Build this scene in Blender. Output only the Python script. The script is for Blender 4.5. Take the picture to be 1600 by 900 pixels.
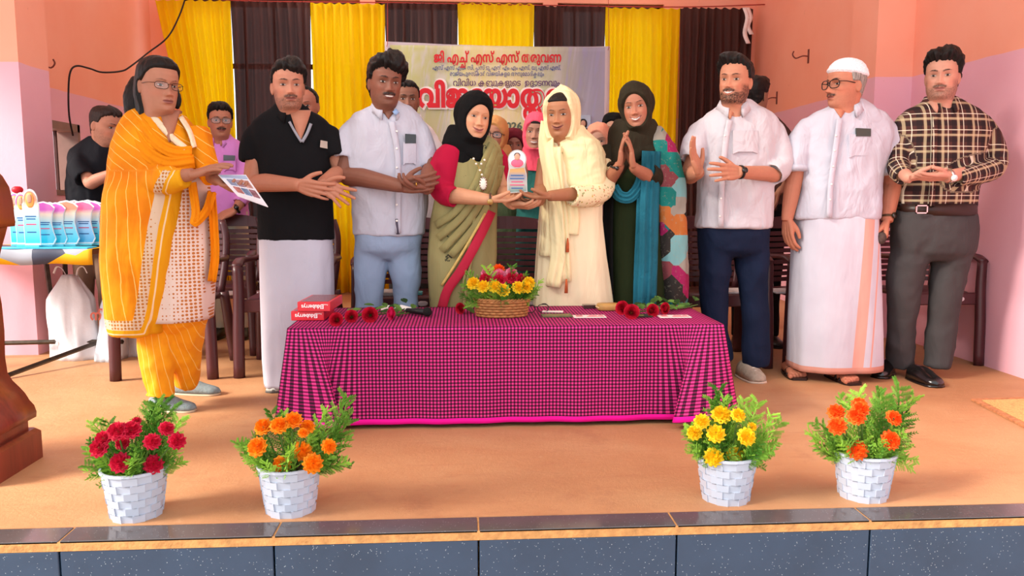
import bpy, math, random
import numpy as np
from mathutils import Vector, Matrix

random.seed(7)
SC = bpy.context.scene
COL = SC.collection
for o in list(bpy.data.objects):
    bpy.data.objects.remove(o)

# ------------------------------------------------------------------ camera, sky, sun, exposure
F_PX, CX, CY = 1250.0, 800.0, 450.0
YAW, PITCH = math.radians(3.62), math.radians(6.62)
CAM = np.array([0.0, 0.0, 1.0])          # stage floor is z = 0
cam_d = bpy.data.cameras.new('camera')
cam_d.lens = 36 * F_PX / 1600
cam_d.sensor_width = 36
cam = bpy.data.objects.new('camera', cam_d)
COL.objects.link(cam)
cam.location = CAM
cam.rotation_euler = (math.pi / 2 - PITCH, 0, -YAW)
cam_d.clip_start = 0.05
SC.camera = cam

world = bpy.data.worlds.new('sky')
SC.world = world
world.use_nodes = True
_bg = world.node_tree.nodes['Background']
_bg.inputs[0].default_value = (0.88, 0.94, 1.0, 1)
_bg.inputs[1].default_value = 1.6

sun_d = bpy.data.lights.new('sun', 'SUN')
sun_d.energy = 7.5
sun_d.angle = math.radians(20)
sun_d.color = (1.0, 0.93, 0.82)
sun = bpy.data.objects.new('sun', sun_d)
COL.objects.link(sun)
sun.rotation_euler = Vector((0.80, 0.26, -0.55)).to_track_quat('-Z', 'Y').to_euler()

SC.view_settings.view_transform = 'Standard'
SC.view_settings.look = 'None'
SC.view_settings.gamma = 1.0
SC.view_settings.use_curve_mapping = False
SC.view_settings.exposure = 0.35

# ------------------------------------------------------------------ measuring: pixel of the photograph -> point at a given depth
_cy, _sy, _cp, _sp = math.cos(YAW), math.sin(YAW), math.cos(PITCH), math.sin(PITCH)
_fwd = np.array([_sy * _cp, _cy * _cp, -_sp])
_rgt = np.array([_cy, -_sy, 0.0])
_up = np.cross(_rgt, _fwd)

def P(px, py, Y):
    d = _fwd + _rgt * ((px - CX) / F_PX) + _up * ((CY - py) / F_PX)
    return CAM + d * (Y / d[1])

def PF(px, py, z=0.0):
    d = _fwd + _rgt * ((px - CX) / F_PX) + _up * ((CY - py) / F_PX)
    return CAM + d * ((z - CAM[2]) / d[2])

def S(Y):                                  # pixels per metre at depth Y
    return F_PX / (Y * 1.0)

# ------------------------------------------------------------------ colour and material helpers
def lin(c):
    if isinstance(c, str):
        c = c.lstrip('#')
        c = [int(c[i:i + 2], 16) / 255 for i in (0, 2, 4)]
    else:
        c = [v / 255 for v in c]
    return tuple(v / 12.92 if v <= 0.04045 else ((v + 0.055) / 1.055) ** 2.4 for v in c)

class NT:
    def __init__(self, name):
        self.m = bpy.data.materials.new(name)
        self.m.use_nodes = True
        self.t = self.m.node_tree
        self.b = self.t.nodes['Principled BSDF']
        self.out = self.t.nodes['Material Output']
    def n(self, typ, **kw):
        nd = self.t.nodes.new(typ)
        for k, v in kw.items():
            if k.startswith('i_'):
                nd.inputs[k[2:].replace('_', ' ')].default_value = v
            else:
                setattr(nd, k, v)
        return nd
    def l(self, a, b):
        self.t.links.new(a, b)
    def math(self, op, a, b=None, c=None):
        nd = self.t.nodes.new('ShaderNodeMath')
        nd.operation = op
        for i, v in enumerate((a, b, c)):
            if v is None:
                continue
            if isinstance(v, (int, float)):
                nd.inputs[i].default_value = v
            else:
                self.l(v, nd.inputs[i])
        return nd.outputs[0]
    def mix(self, fac, a, b, blend='MIX'):
        nd = self.t.nodes.new('ShaderNodeMix')
        nd.data_type = 'RGBA'
        nd.blend_type = blend
        for idx, v in ((0, fac), (6, a), (7, b)):
            if isinstance(v, (int, float)):
                nd.inputs[idx].default_value = v
            elif isinstance(v, tuple):
                nd.inputs[idx].default_value = v if len(v) == 4 else (*v, 1)
            else:
                self.l(v, nd.inputs[idx])
        return nd.outputs[2]
    def coord(self, kind='Object', scale=(1, 1, 1), rot=(0, 0, 0), loc=(0, 0, 0)):
        tc = self.t.nodes.new('ShaderNodeTexCoord')
        mp = self.t.nodes.new('ShaderNodeMapping')
        mp.inputs['Scale'].default_value = scale
        mp.inputs['Rotation'].default_value = rot
        mp.inputs['Location'].default_value = loc
        self.l(tc.outputs[kind], mp.inputs[0])
        return mp.outputs[0]
    def attr(self, name):
        nd = self.t.nodes.new('ShaderNodeAttribute')
        nd.attribute_name = name
        return nd
    def noise(self, vec, scale, detail=3, rough=0.55, dist=0.0):
        nd = self.t.nodes.new('ShaderNodeTexNoise')
        nd.inputs['Scale'].default_value = scale
        nd.inputs['Detail'].default_value = detail
        nd.inputs['Roughness'].default_value = rough
        nd.inputs['Distortion'].default_value = dist
        if vec is not None:
            self.l(vec, nd.inputs['Vector'])
        return nd.outputs['Fac']
    def ramp(self, fac, stops, interp='LINEAR'):
        nd = self.t.nodes.new('ShaderNodeValToRGB')
        nd.color_ramp.interpolation = interp
        els = nd.color_ramp.elements
        while len(els) < len(stops):
            els.new(0.5)
        for e, (p, c) in zip(els, stops):
            e.position = p
            e.color = (*c, 1) if len(c) == 3 else c
        self.l(fac, nd.inputs[0])
        return nd.outputs[0]
    def bump(self, h, strength=0.3, dist=0.01):
        nd = self.t.nodes.new('ShaderNodeBump')
        nd.inputs['Strength'].default_value = strength
        nd.inputs['Distance'].default_value = dist
        self.l(h, nd.inputs['Height'])
        self.l(nd.outputs[0], self.b.inputs['Normal'])
    def col(self, c):
        if isinstance(c, tuple):
            self.b.inputs['Base Color'].default_value = (*c, 1)
        else:
            self.l(c, self.b.inputs['Base Color'])
    def set(self, rough=0.6, metal=0.0, spec=0.3, **kw):
        self.b.inputs['Roughness'].default_value = rough
        self.b.inputs['Metallic'].default_value = metal
        self.b.inputs['Specular IOR Level'].default_value = spec
        for k, v in kw.items():
            self.b.inputs[k.replace('_', ' ')].default_value = v

_cache = {}
def plain(name, c, rough=0.6, var=0.12, scale=8.0, bump=0.0, bscale=60.0, metal=0.0, spec=0.3, **kw):
    """one colour with a slight drift of tone and a little relief"""
    if name in _cache:
        return _cache[name]
    t = NT(name)
    c = lin(c) if not (isinstance(c, tuple) and max(c) <= 1.0 and isinstance(c[0], float)) else c
    v = t.coord('Object')
    f = t.noise(v, scale)
    lo = tuple(x * (1 - var) for x in c)
    hi = tuple(min(1, x * (1 + var)) for x in c)
    t.col(t.ramp(f, [(0.3, lo), (0.7, hi)]))
    t.set(rough, metal, spec, **kw)
    if bump:
        t.bump(t.noise(v, bscale, 4), bump)
    _cache[name] = t.m
    return t.m

def fabric(name, c, rough=0.85, var=0.10, wr=0.35, wscale=9.0, weave=900.0, trans=0.0, stretch=(1, 1, .55)):
    if name in _cache:
        return _cache[name]
    t = NT(name)
    c = lin(c)
    v = t.coord('Object')
    f = t.noise(v, 5, 2)
    t.col(t.ramp(f, [(0.25, tuple(x * (1 - var) for x in c)), (0.75, tuple(min(1, x * (1 + var)) for x in c))]))
    t.set(rough, 0, 0.15)
    w = t.noise(t.coord('Object', scale=stretch), wscale, 3, 0.5, 0.6)
    t.bump(w, wr, 0.03)
    if trans:
        tr = t.n('ShaderNodeBsdfTranslucent')
        tr.inputs[0].default_value = (*c, 1)
        mx = t.n('ShaderNodeMixShader')
        mx.inputs[0].default_value = trans
        t.l(t.b.outputs[0], mx.inputs[1]); t.l(tr.outputs[0], mx.inputs[2]); t.l(mx.outputs[0], t.out.inputs[0])
    _cache[name] = t.m
    return t.m

# ------------------------------------------------------------------ object helpers
def tag(o, label=None, cat=None, group=None, kind=None):
    if label: o['label'] = label
    if cat: o['category'] = cat
    if group: o['group'] = group
    if kind: o['kind'] = kind
    return o

def empty(name, loc=(0, 0, 0), rz=0.0):
    o = bpy.data.objects.new(name, None)
    COL.objects.link(o)
    o.location = loc
    o.rotation_euler = (0, 0, rz)
    o.empty_display_size = 0.1
    return o

class MB:
    """collects pieces of ONE mesh"""
    def __init__(self):
        self.v, self.f, self.m, self.n = [], [], [], 0
        self.attr = {}
    def add(self, v, f, mat=0):
        v = np.asarray(v, float).reshape(-1, 3)
        self.v.append(v)
        for q in f:
            self.f.append([int(i) + self.n for i in q])
        self.m.extend([mat] * len(f))
        self.n += len(v)
        return self
    def box(self, lo, hi, mat=0, bev=0.0):
        x0, y0, z0 = lo; x1, y1, z1 = hi
        if bev:
            b = bev
            rings = []
            for (z, i) in ((z0, b), (z0 + b, 0), (z1 - b, 0), (z1, b)):
                X0, X1, Y0, Y1 = x0 + i, x1 - i, y0 + i, y1 - i
                rings.append(np.array([(X0 + b, Y0, z), (X1 - b, Y0, z), (X1, Y0 + b, z), (X1, Y1 - b, z), (X1 - b, Y1, z), (X0 + b, Y1, z), (X0, Y1 - b, z), (X0, Y0 + b, z)]))
            return self.loft(rings, mat=mat)
        v = [(x0, y0, z0), (x1, y0, z0), (x1, y1, z0), (x0, y1, z0), (x0, y0, z1), (x1, y0, z1), (x1, y1, z1), (x0, y1, z1)]
        f = [(3, 2, 1, 0), (4, 5, 6, 7), (0, 1, 5, 4), (1, 2, 6, 5), (2, 3, 7, 6), (3, 0, 4, 7)]
        return self.add(v, f, mat)
    def loft(self, rings, cap=True, mat=0, closed=True):
        rings = [np.asarray(r, float) for r in rings]
        n = len(rings[0]); k = len(rings)
        f = []
        for i in range(k - 1):
            a, b = i * n, (i + 1) * n
            for j in range(n if closed else n - 1):
                j2 = (j + 1) % n
                f.append((a + j, a + j2, b + j2, b + j))
        if cap and closed:
            f.append(tuple(range(n - 1, -1, -1)))
            f.append(tuple((k - 1) * n + j for j in range(n)))
        return self.add(np.concatenate(rings), f, mat)
    def tube(self, pts, rad, n=10, mat=0, smooth=0, flat=1.0, up=None):
        return self.loft(tube_rings(pts, rad, n, smooth, flat, up), mat=mat)
    def ball(self, c, r, n=10, mat=0):
        c = np.asarray(c, float); r = np.ones(3) * r
        rings = []
        for i in range(1, n):
            a = math.pi * i / n
            t = np.linspace(0, 2 * math.pi, 2 * n, endpoint=False)
            rings.append(np.stack([c[0] + r[0] * math.sin(a) * np.cos(t), c[1] + r[1] * math.sin(a) * np.sin(t), np.full(2 * n, c[2] - r[2] * math.cos(a))], 1))
        return self.loft(rings, mat=mat)
    def mesh(self, name):
        me = bpy.data.meshes.new(name)
        V = np.concatenate(self.v) if self.v else np.zeros((0, 3))
        me.from_pydata(V.tolist(), [], self.f)
        me.polygons.foreach_set('material_index', np.array(self.m, dtype=np.int32))
        return me
    def build(self, name, mats, parent=None, smooth=True, **tags):
        me = self.mesh(name)
        return link(name, me, mats, parent, smooth, **tags)

def world_of(o):
    b = Matrix.LocRotScale(o.location, o.rotation_euler, None)
    return b if o.parent is None else world_of(o.parent) @ o.matrix_parent_inverse @ b

def link(name, me, mats, parent=None, smooth=True, **tags):
    for m in (mats if isinstance(mats, (list, tuple)) else [mats]):
        me.materials.append(m)
    if smooth:
        me.polygons.foreach_set('use_smooth', np.ones(len(me.polygons), dtype=bool))
    me.update()
    o = bpy.data.objects.new(name, me)
    COL.objects.link(o)
    if parent is not None:
        o.parent = parent
        pm = world_of(parent)
        o.matrix_parent_inverse = pm.inverted()
    if tags:
        tag(o, **tags)
    return o

def flatshade(o, ang=35):
    me = o.data
    me.polygons.foreach_set('use_smooth', np.zeros(len(me.polygons), dtype=bool))
    return o

def crs(pts, k):
    """Catmull-Rom through the points, k steps per span"""
    p = np.asarray(pts, float)
    if len(p) < 3 or k < 2:
        return p
    q = np.vstack([2 * p[0] - p[1], p, 2 * p[-1] - p[-2]])
    out = []
    for i in range(1, len(q) - 2):
        for t in np.arange(k) / k:
            a, b, c, d = q[i - 1], q[i], q[i + 1], q[i + 2]
            out.append(0.5 * ((2 * b) + (c - a) * t + (2 * a - 5 * b + 4 * c - d) * t * t + (3 * b - a - 3 * c + d) * t ** 3))
    out.append(p[-1])
    return np.array(out)

def nrm(v):
    v = np.asarray(v, float)
    return v / (np.linalg.norm(v) + 1e-12)

def tube_rings(pts, rad, n=10, smooth=0, flat=1.0, up=None):
    p = np.asarray(pts, float)
    r = np.ones(len(p)) * rad if np.isscalar(rad) else np.asarray(rad, float)
    if smooth > 1:
        r = crs(np.stack([r, r, r], 1), smooth)[:, 0]
        p = crs(p, smooth)
    t = np.gradient(p, axis=0)
    t /= np.linalg.norm(t, axis=1)[:, None] + 1e-12
    u = np.array(up if up is not None else (0.0, 0.0, 1.0), float)
    if abs(np.dot(u, t[0])) > 0.95:
        u = np.array((0.0, 1.0, 0.0)) if abs(t[0][1]) < 0.9 else np.array((1.0, 0, 0))
    a = np.linspace(0, 2 * math.pi, n, endpoint=False)
    rings = []
    for i in range(len(p)):
        u = u - np.dot(u, t[i]) * t[i]
        u = nrm(u)
        w = np.cross(t[i], u)
        rings.append(p[i] + r[i] * (np.outer(np.cos(a), w) + flat * np.outer(np.sin(a), u)))
    return rings

def ell(c, rx, ry, n=32, p=2.3, yaw=0.0, fold=None):
    a = np.linspace(0, 2 * math.pi, n, endpoint=False)
    ca, sa = np.cos(a), np.sin(a)
    r = (np.abs(ca) ** p + np.abs(sa) ** p) ** (-1.0 / p)
    if fold is not None:
        r = r * (1 + fold(a))
    x, y = rx * r * ca, ry * r * sa
    cz, sz = math.cos(yaw), math.sin(yaw)
    return np.stack([c[0] + x * cz - y * sz, c[1] + x * sz + y * cz, np.full(n, c[2])], 1)

# vectorised value noise
_rng = np.random.RandomState(3)
_LAT = _rng.rand(32, 32, 32)
def vnoise(p):
    p = np.asarray(p, float)
    i = np.floor(p).astype(int); f = p - i
    f = f * f * (3 - 2 * f)
    out = 0
    for dx in (0, 1):
        wx = f[:, 0] if dx else 1 - f[:, 0]
        for dy in (0, 1):
            wy = f[:, 1] if dy else 1 - f[:, 1]
            for dz in (0, 1):
                wz = f[:, 2] if dz else 1 - f[:, 2]
                out = out + wx * wy * wz * _LAT[(i[:, 0] + dx) % 32, (i[:, 1] + dy) % 32, (i[:, 2] + dz) % 32]
    return out * 2 - 1
def fbm(p, o=3):
    s, a = 0, 1.0
    for k in range(o):
        s = s + a * vnoise(np.asarray(p) * 2 ** k + 7.3 * k); a *= 0.5
    return s

def get_v(me):
    v = np.empty(len(me.vertices) * 3); me.vertices.foreach_get('co', v)
    return v.reshape(-1, 3)
def get_n(me):
    v = np.empty(len(me.vertices) * 3); me.vertices.foreach_get('normal', v)
    return v.reshape(-1, 3)
def set_v(me, v):
    me.vertices.foreach_set('co', np.asarray(v, float).ravel()); me.update()

def remesh(mb, voxel, it=3, fac=0.5):
    me = mb.mesh('tmp') if isinstance(mb, MB) else mb
    o = bpy.data.objects.new('tmp', me)
    COL.objects.link(o)
    m = o.modifiers.new('r', 'REMESH'); m.mode = 'VOXEL'; m.voxel_size = voxel
    if it:
        s = o.modifiers.new('s', 'SMOOTH'); s.iterations = it; s.factor = fac
    dg = bpy.context.evaluated_depsgraph_get()
    out = bpy.data.meshes.new_from_object(o.evaluated_get(dg))
    bpy.data.objects.remove(o); bpy.data.meshes.remove(me)
    return out

def set_attr(me, name, data, kind='FLOAT_COLOR'):
    a = me.attributes.new(name, kind, 'POINT')
    d = np.asarray(data, float)
    if kind == 'FLOAT_COLOR':
        if d.shape[1] == 3:
            d = np.hstack([d, np.ones((len(d), 1))])
        a.data.foreach_set('color', d.ravel())
    else:
        a.data.foreach_set('vector', d.ravel())

def copy_tree(o, parent=None):
    c = o.copy(); COL.objects.link(c)
    if parent is not None:
        c.parent = parent
    for ch in list(o.children):
        copy_tree(ch, c)
    return c

# ------------------------------------------------------------------ the room
XR, XL, YB, PAINT = 3.07, -3.07, 8.4, 1.80

def wall_mat(name, axis):
    t = NT(name)
    tc = t.n('ShaderNodeTexCoord')
    sep = t.n('ShaderNodeSeparateXYZ'); t.l(tc.outputs['Object'], sep.inputs[0])
    v = t.coord('Object')
    n1 = t.noise(v, 1.3, 4)
    wob = t.math('MULTIPLY', t.math('SUBTRACT', t.noise(v, 3.0, 2), 0.5), 0.02)
    z = t.math('ADD', sep.outputs['Z'], wob)
    up = t.math('GREATER_THAN', z, PAINT)
    lo = t.ramp(n1, [(0.3, lin('#ecacbb')), (0.7, lin('#f2b9c6'))])
    hi = t.ramp(n1, [(0.3, lin('#fba487')), (0.7, lin('#ffb398'))])
    c = t.mix(up, lo, hi)
    spots = t.noise(v, 9.0, 6, 0.7)
    c = t.mix(t.math('MULTIPLY', t.math('GREATER_THAN', spots, 0.70), 0.35), c, lin('#b06a5a'))
    t.col(c); t.set(0.75, 0, 0.2)
    t.bump(t.noise(v, 40, 4), 0.08, 0.01)
    return t.m
M_WALL = wall_mat('painted_wall', 0)

def struct(name, mb, mat, smooth=False, parent=None):
    o = mb.build(name, mat, parent, smooth)
    if parent is None:
        o['kind'] = 'structure'
    return o

# stage floor
def floor_mat():
    t = NT('cement_floor')
    v = t.coord('Object')
    big = t.noise(v, 0.9, 4, 0.6, 0.4)
    mid = t.noise(t.coord('Object', scale=(1, 2.2, 1)), 3.5, 5, 0.65)
    c = t.ramp(big, [(0.25, lin('#9c6440')), (0.5, lin('#b57d54')), (0.75, lin('#c89a70'))])
    c = t.mix(t.math('MULTIPLY', mid, 0.55), c, lin('#c89c72'))
    dust = t.ramp(t.noise(v, 22, 6, 0.75), [(0.60, (0, 0, 0)), (0.72, (1, 1, 1))])
    c = t.mix(t.math('MULTIPLY', dust, 0.35), c, lin('#d8b894'))
    dirt = t.ramp(t.noise(t.coord('Object', loc=(3, 1, 0)), 1.6, 6, 0.75), [(0.58, (0, 0, 0)), (0.68, (1, 1, 1))])
    c = t.mix(t.math('MULTIPLY', dirt, 0.45), c, lin('#9a6448'))
    sc_ = t.ramp(t.noise(t.coord('Object', scale=(.7, 4.5, 1), rot=(0, 0, .25)), 4, 7, .8, .6), [(0.56, (0, 0, 0)), (0.66, (1, 1, 1))])
    c = t.mix(t.math('MULTIPLY', sc_, 0.5), c, lin('#a9714f'))
    t.col(c); t.set(0.55, 0, 0.3)
    t.bump(t.noise(v, 30, 8, 0.8), 0.45, 0.012)
    return t.m
eL, eR = PF(0, 826), PF(1600, 786)
n0, n1_ = PF(0, 848), PF(1600, 808)
YE = float((n0[1] + n1_[1]) / 2)             # stage edge
YT = float((eL[1] + eR[1]) / 2)              # where the edge tiles begin
struct('floor', MB().box((-7, YT, -0.25), (XR + 0.2, YB + 0.2, 0.0)), floor_mat())

# walls
struct('wall_right', MB().box((XR, 1.6, -0.3), (XR + 0.2, YB + 0.2, 3.7)), M_WALL)
mb = MB()
mb.box((XL - 0.2, 5.4, -0.3), (XL, 6.2, 3.7)).box((XL - 0.2, 6.75, -0.3), (XL, YB + 0.2, 3.7))
mb.box((XL - 0.2, 6.2, -0.3), (XL, 6.75, 1.0)).box((XL - 0.2, 6.2, 1.56), (XL, 6.75, 3.7))
struct('wall_left', mb, M_WALL)
struct('column_left', MB().box((-3.7, 5.14, -0.3), (-2.665, 5.5, 3.7)), M_WALL)
struct('sun_block_left', MB().box((-3.75, 0.6, 2.25), (-3.45, 5.3, 3.7)), M_WALL)  # added out of view: keeps the sun to the left part of the floor
struct('column_right', MB().box((2.81, 5.39, -0.3), (XR + 0.01, 5.75, 3.7)), M_WALL)
WINS = [(-2.75, -1.0), (-0.85, 0.85), (1.0, 2.1)]
WZ0, WZ1 = 0.6, 2.95
mb = MB()
xs = [XL - 0.2] + [x for w in WINS for x in w] + [XR + 0.2]
for i in range(0, len(xs), 2):
    mb.box((xs[i], YB, -0.3), (xs[i + 1], YB + 0.2, 3.7))
for a, b in WINS:
    mb.box((a, YB, -0.3), (b, YB + 0.2, WZ0)); mb.box((a, YB, WZ1), (b, YB + 0.2, 3.7))
struct('wall_back', mb, M_WALL)
M_GRILLE = plain('window_iron', '#4a2a26', 0.5)
for k, (a, b) in enumerate(WINS):
    w = empty('window_%d' % (k + 1), ((a + b) / 2, YB + 0.1, WZ0)); w['kind'] = 'structure'
    m = MB()
    for (lo, hi) in (((a, YB + .05, WZ0), (b, YB + .13, WZ0 + .06)), ((a, YB + .05, WZ1 - .06), (b, YB + .13, WZ1)), ((a, YB + .05, WZ0), (a + .06, YB + .13, WZ1)), ((b - .06, YB + .05, WZ0), (b, YB + .13, WZ1))):
        m.box(lo, hi)
    m.build('window_frame', M_GRILLE, w, False)
    for i in range(1, 6):
        x = a + (b - a) * i / 6
        MB().box((x - .012, YB + .08, WZ0), (x + .012, YB + .1, WZ1)).build('window_bar', M_GRILLE, w, False)
    for z in (1.45, 2.3):
        MB().box((a, YB + .075, z - .025), (b, YB + .105, z + .025)).build('window_rail', M_GRILLE, w, False)
# little window in the left wall
w = empty('window_4', (XL - .1, 6.47, 1.0)); w['kind'] = 'structure'
m = MB()
for (lo, hi) in (((XL - .15, 6.2, 1.0), (XL + .012, 6.24, 1.56)), ((XL - .15, 6.71, 1.0), (XL + .012, 6.75, 1.56)), ((XL - .15, 6.2, 1.0), (XL + .012, 6.75, 1.04)), ((XL - .15, 6.2, 1.50), (XL + .012, 6.75, 1.56))):
    m.box(lo, hi)
m.build('window_frame', plain('window_wood', '#8b6f66', 0.6), w, False)
for i in (1, 2):
    MB().box((XL - .1, 6.24 + .157 * i - .01, 1.04), (XL - .08, 6.24 + .157 * i + .01, 1.5)).build('window_bar', M_GRILLE, w, False)
struct('ceiling', MB().box((-4.6, 1.6, 5.0), (XR + 0.8, YB + 0.9, 5.15)), plain('ceiling_paint', '#f2ddd0', 0.8))
# sloping roof beam over the right wall, with its yellow tape
a, b = P(1176, 52, 8.2), P(1262, 8, 8.0)
struct('trim_1', MB().box((2.75, 5.8, 3.32), (XR + .01, 8.39, 3.7)), M_WALL)

# stage edge: polished granite tiles, mortar line, riser tiles
def granite(name, base, rough, fleck=0.5):
    t = NT(name)
    v = t.coord('Object')
    n = t.noise(v, 3.0, 5, 0.7)
    c = t.ramp(n, [(0.3, lin(base)), (0.75, tuple(x * 1.45 for x in lin(base)))])
    vo = t.n('ShaderNodeTexVoronoi'); vo.inputs['Scale'].default_value = 170; vo.inputs['Randomness'].default_value = 1
    t.l(v, vo.inputs['Vector'])
    wn = t.n('ShaderNodeTexWhiteNoise'); t.l(vo.outputs['Position'], wn.inputs['Vector'])
    spot = t.math('MULTIPLY', t.math('LESS_THAN', vo.outputs['Distance'], t.math('MULTIPLY', wn.outputs['Value'], 0.24)), t.math('GREATER_THAN', wn.outputs['Value'], 0.84))
    c = t.mix(t.math('MULTIPLY', spot, fleck), c, lin('#c9d2d8'))
    scr = t.ramp(t.noise(t.coord('Object', scale=(1, 1, 3), rot=(0, .6, .3)), 7, 8, 0.8), [(0.66, (0, 0, 0)), (0.74, (1, 1, 1))])
    c = t.mix(t.math('MULTIPLY', scr, 0.3), c, lin('#8d8f8c'))
    t.col(c); t.set(rough, 0, 0.5)
    return t.m
M_EDGE = granite('polished_granite', '#4a4444', 0.10, 0.25)
M_RISER = granite('riser_granite', '#2a3b50', 0.32, 0.5)
M_MORTAR = plain('mortar', '#c08a55', 0.9, 0.25, 30, 0.4)
seams = [float(P(x, 872, YE)[0]) for x in (92, 428, 748, 1057, 1358)]
d = seams[1] - seams[0]
seams = [seams[0] - d * k for k in (4, 3, 2, 1)] + seams + [XR]
riser = MB().box((-7, YE + .0045, -1.0), (XR, YT + .3, -0.26)).build('wall_stage_front', M_MORTAR, None, False, kind='structure')
trim = MB().box((-7, YE + .004, -0.0245), (XR, YT + .0, -0.003)).build('trim_2', M_MORTAR, None, False, kind='structure')
for i in range(len(seams) - 1):
    a, b = seams[i] + .0028, seams[i + 1] - .0028
    sk = random.uniform(-.001, .001)
    MB().box((a, YE + .002 + sk, -0.95), (b, YE + .03, -0.03 + sk), bev=.002).build('tile', M_RISER, riser, False)
    MB().box((a, YE + .004, -0.008), (b, YT - .002, 0.0 + sk * .5), bev=.0015).build('tile', M_EDGE, trim, False)
MB().box((-7, YE + .001, -0.03), (XR, YE + .014, -0.008)).build('mortar_line', M_MORTAR, trim, False)
struct('ground', MB().box((-9, -6, -1.05), (7, 2.6, -0.95)), plain('hall_ground', '#a58d78', 0.8, 0.2, 3))

# ------------------------------------------------------------------ curtains on the back wall
def sheer(name, c, trans, thin=0.0, rail=None):
    t = NT(name)
    c = lin(c)
    v = t.coord('Object', scale=(1, 1, .08))
    f = t.noise(v, 26, 3)
    t.col(t.ramp(f, [(0.3, tuple(x * .86 for x in c)), (0.7, tuple(min(1, x * 1.1) for x in c))]))
    t.set(0.7, 0, 0.2)
    tr = t.n('ShaderNodeBsdfTranslucent'); tr.inputs[0].default_value = (*[min(1, x * 1.15) for x in c], 1)
    tp = t.n('ShaderNodeBsdfTransparent')
    mx = t.n('ShaderNodeMixShader'); mx.inputs[0].default_value = trans
    t.l(t.b.outputs[0], mx.inputs[1]); t.l(tr.outputs[0], mx.inputs[2])
    m2 = t.n('ShaderNodeMixShader'); m2.inputs[0].default_value = thin
    t.l(mx.outputs[0], m2.inputs[1]); t.l(tp.outputs[0], m2.inputs[2]); t.l(m2.outputs[0], t.out.inputs[0])
    return t.m
M_YEL = sheer('yellow_curtain_cloth', '#ffdb1c', 0.64, 0.03)
M_BRN = sheer('brown_curtain_cloth', '#5e3c36', 0.42, 0.09)
CY_ = 8.15
cuts = [(262, 371, 'y'), (371, 492, 'b'), (492, 606, 'y'), (606, 717, 'b'), (717, 833, 'y'), (833, 942, 'b'), (942, 1056, 'y'), (1056, 1166, 'b')]
names = ['leftmost, pulled aside against the salmon wall', 'behind the man in the black polo', 'between the polo man and the white-shirted man', 'above the left half of the banner',
         'above the middle of the banner', 'above the right half of the banner', 'right of the banner behind the clapping woman', 'last one beside the right wall']
ytop = [0, 2, 5, 5, 5, 9, 12, 12]
for i, (a, b, k) in enumerate(cuts):
    x0, x1 = P(a, 300, CY_)[0], P(b, 300, CY_)[0]
    zt = P(a, ytop[i], CY_)[2]
    nf = 8 if k == 'y' else 9
    ph = random.uniform(0, 6)
    cols = 97
    u = np.linspace(0, 1, cols)
    rings = []
    for j in range(15):
        w = j / 14
        z = zt + (0.02 - zt) * w
        top_pinch = 1 - .25 * w
        yy = CY_ + (.035 * np.sin(u * nf * 2 * math.pi + ph) + .016 * np.sin(u * nf * 5.1 + ph * 2 + w * 2)) * (.55 + .6 * w)
        xx = x0 + (x1 - x0) * u + .01 * np.sin(w * 5 + u * 9)
        if i == 0:      # the first strip slants in towards the bottom
            xx = x0 + (x1 - x0) * u + (1 - u) * w * .52 - .03 * (1 - u)
        zz = z + (.012 * np.sin(u * nf * 2 * math.pi + ph) if j == 0 else 0)
        rings.append(np.stack([xx, yy, np.full(cols, 1.0) * zz], 1))
    m = MB(); m.loft(rings, cap=False, closed=False)
    o = m.build('curtain', M_YEL if k == 'y' else M_BRN, None, True)
    sol = o.modifiers.new('thick', 'SOLIDIFY'); sol.thickness = .002
    tag(o, ('sheer yellow curtain strip ' if k == 'y' else 'sheer dark brown curtain strip ') + names[i], 'curtain', 'curtain strips hung along the back wall')
# string the curtains hang from
m = MB()
pts = [P(x, y, CY_ + .01) for x, y in ((250, -12), (371, 1), (605, 4), (833, 8), (1056, 11), (1170, 8), (1285, 3))]
m.tube(pts, .006, 6, smooth=4)
tag(m.build('curtain_string', plain('string', '#b5453a', .8)), 'thin red string the curtain strips hang from', 'string')
# white ribbon ends at the right end of the string
m = MB()
for dx, ln in ((0, .35), (.03, .26)):
    b = P(1160, 12, CY_ - .05) + np.array([dx, 0, 0])
    pts = [b, b + (.03, -.01, -.1), b + (.01, 0, -ln * .7), b + (.05, 0, -ln)]
    m.loft([np.array([p + (0, -.002, 0), p + (.045, -.002, .004), p + (.045, .002, .004), p + (0, .002, 0)]) for p in crs(pts, 4)])
tag(m.build('ribbon', plain('white_ribbon', '#f3e4dc', .7)), 'torn white ribbon end tied at the right end of the string', 'ribbon')

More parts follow.
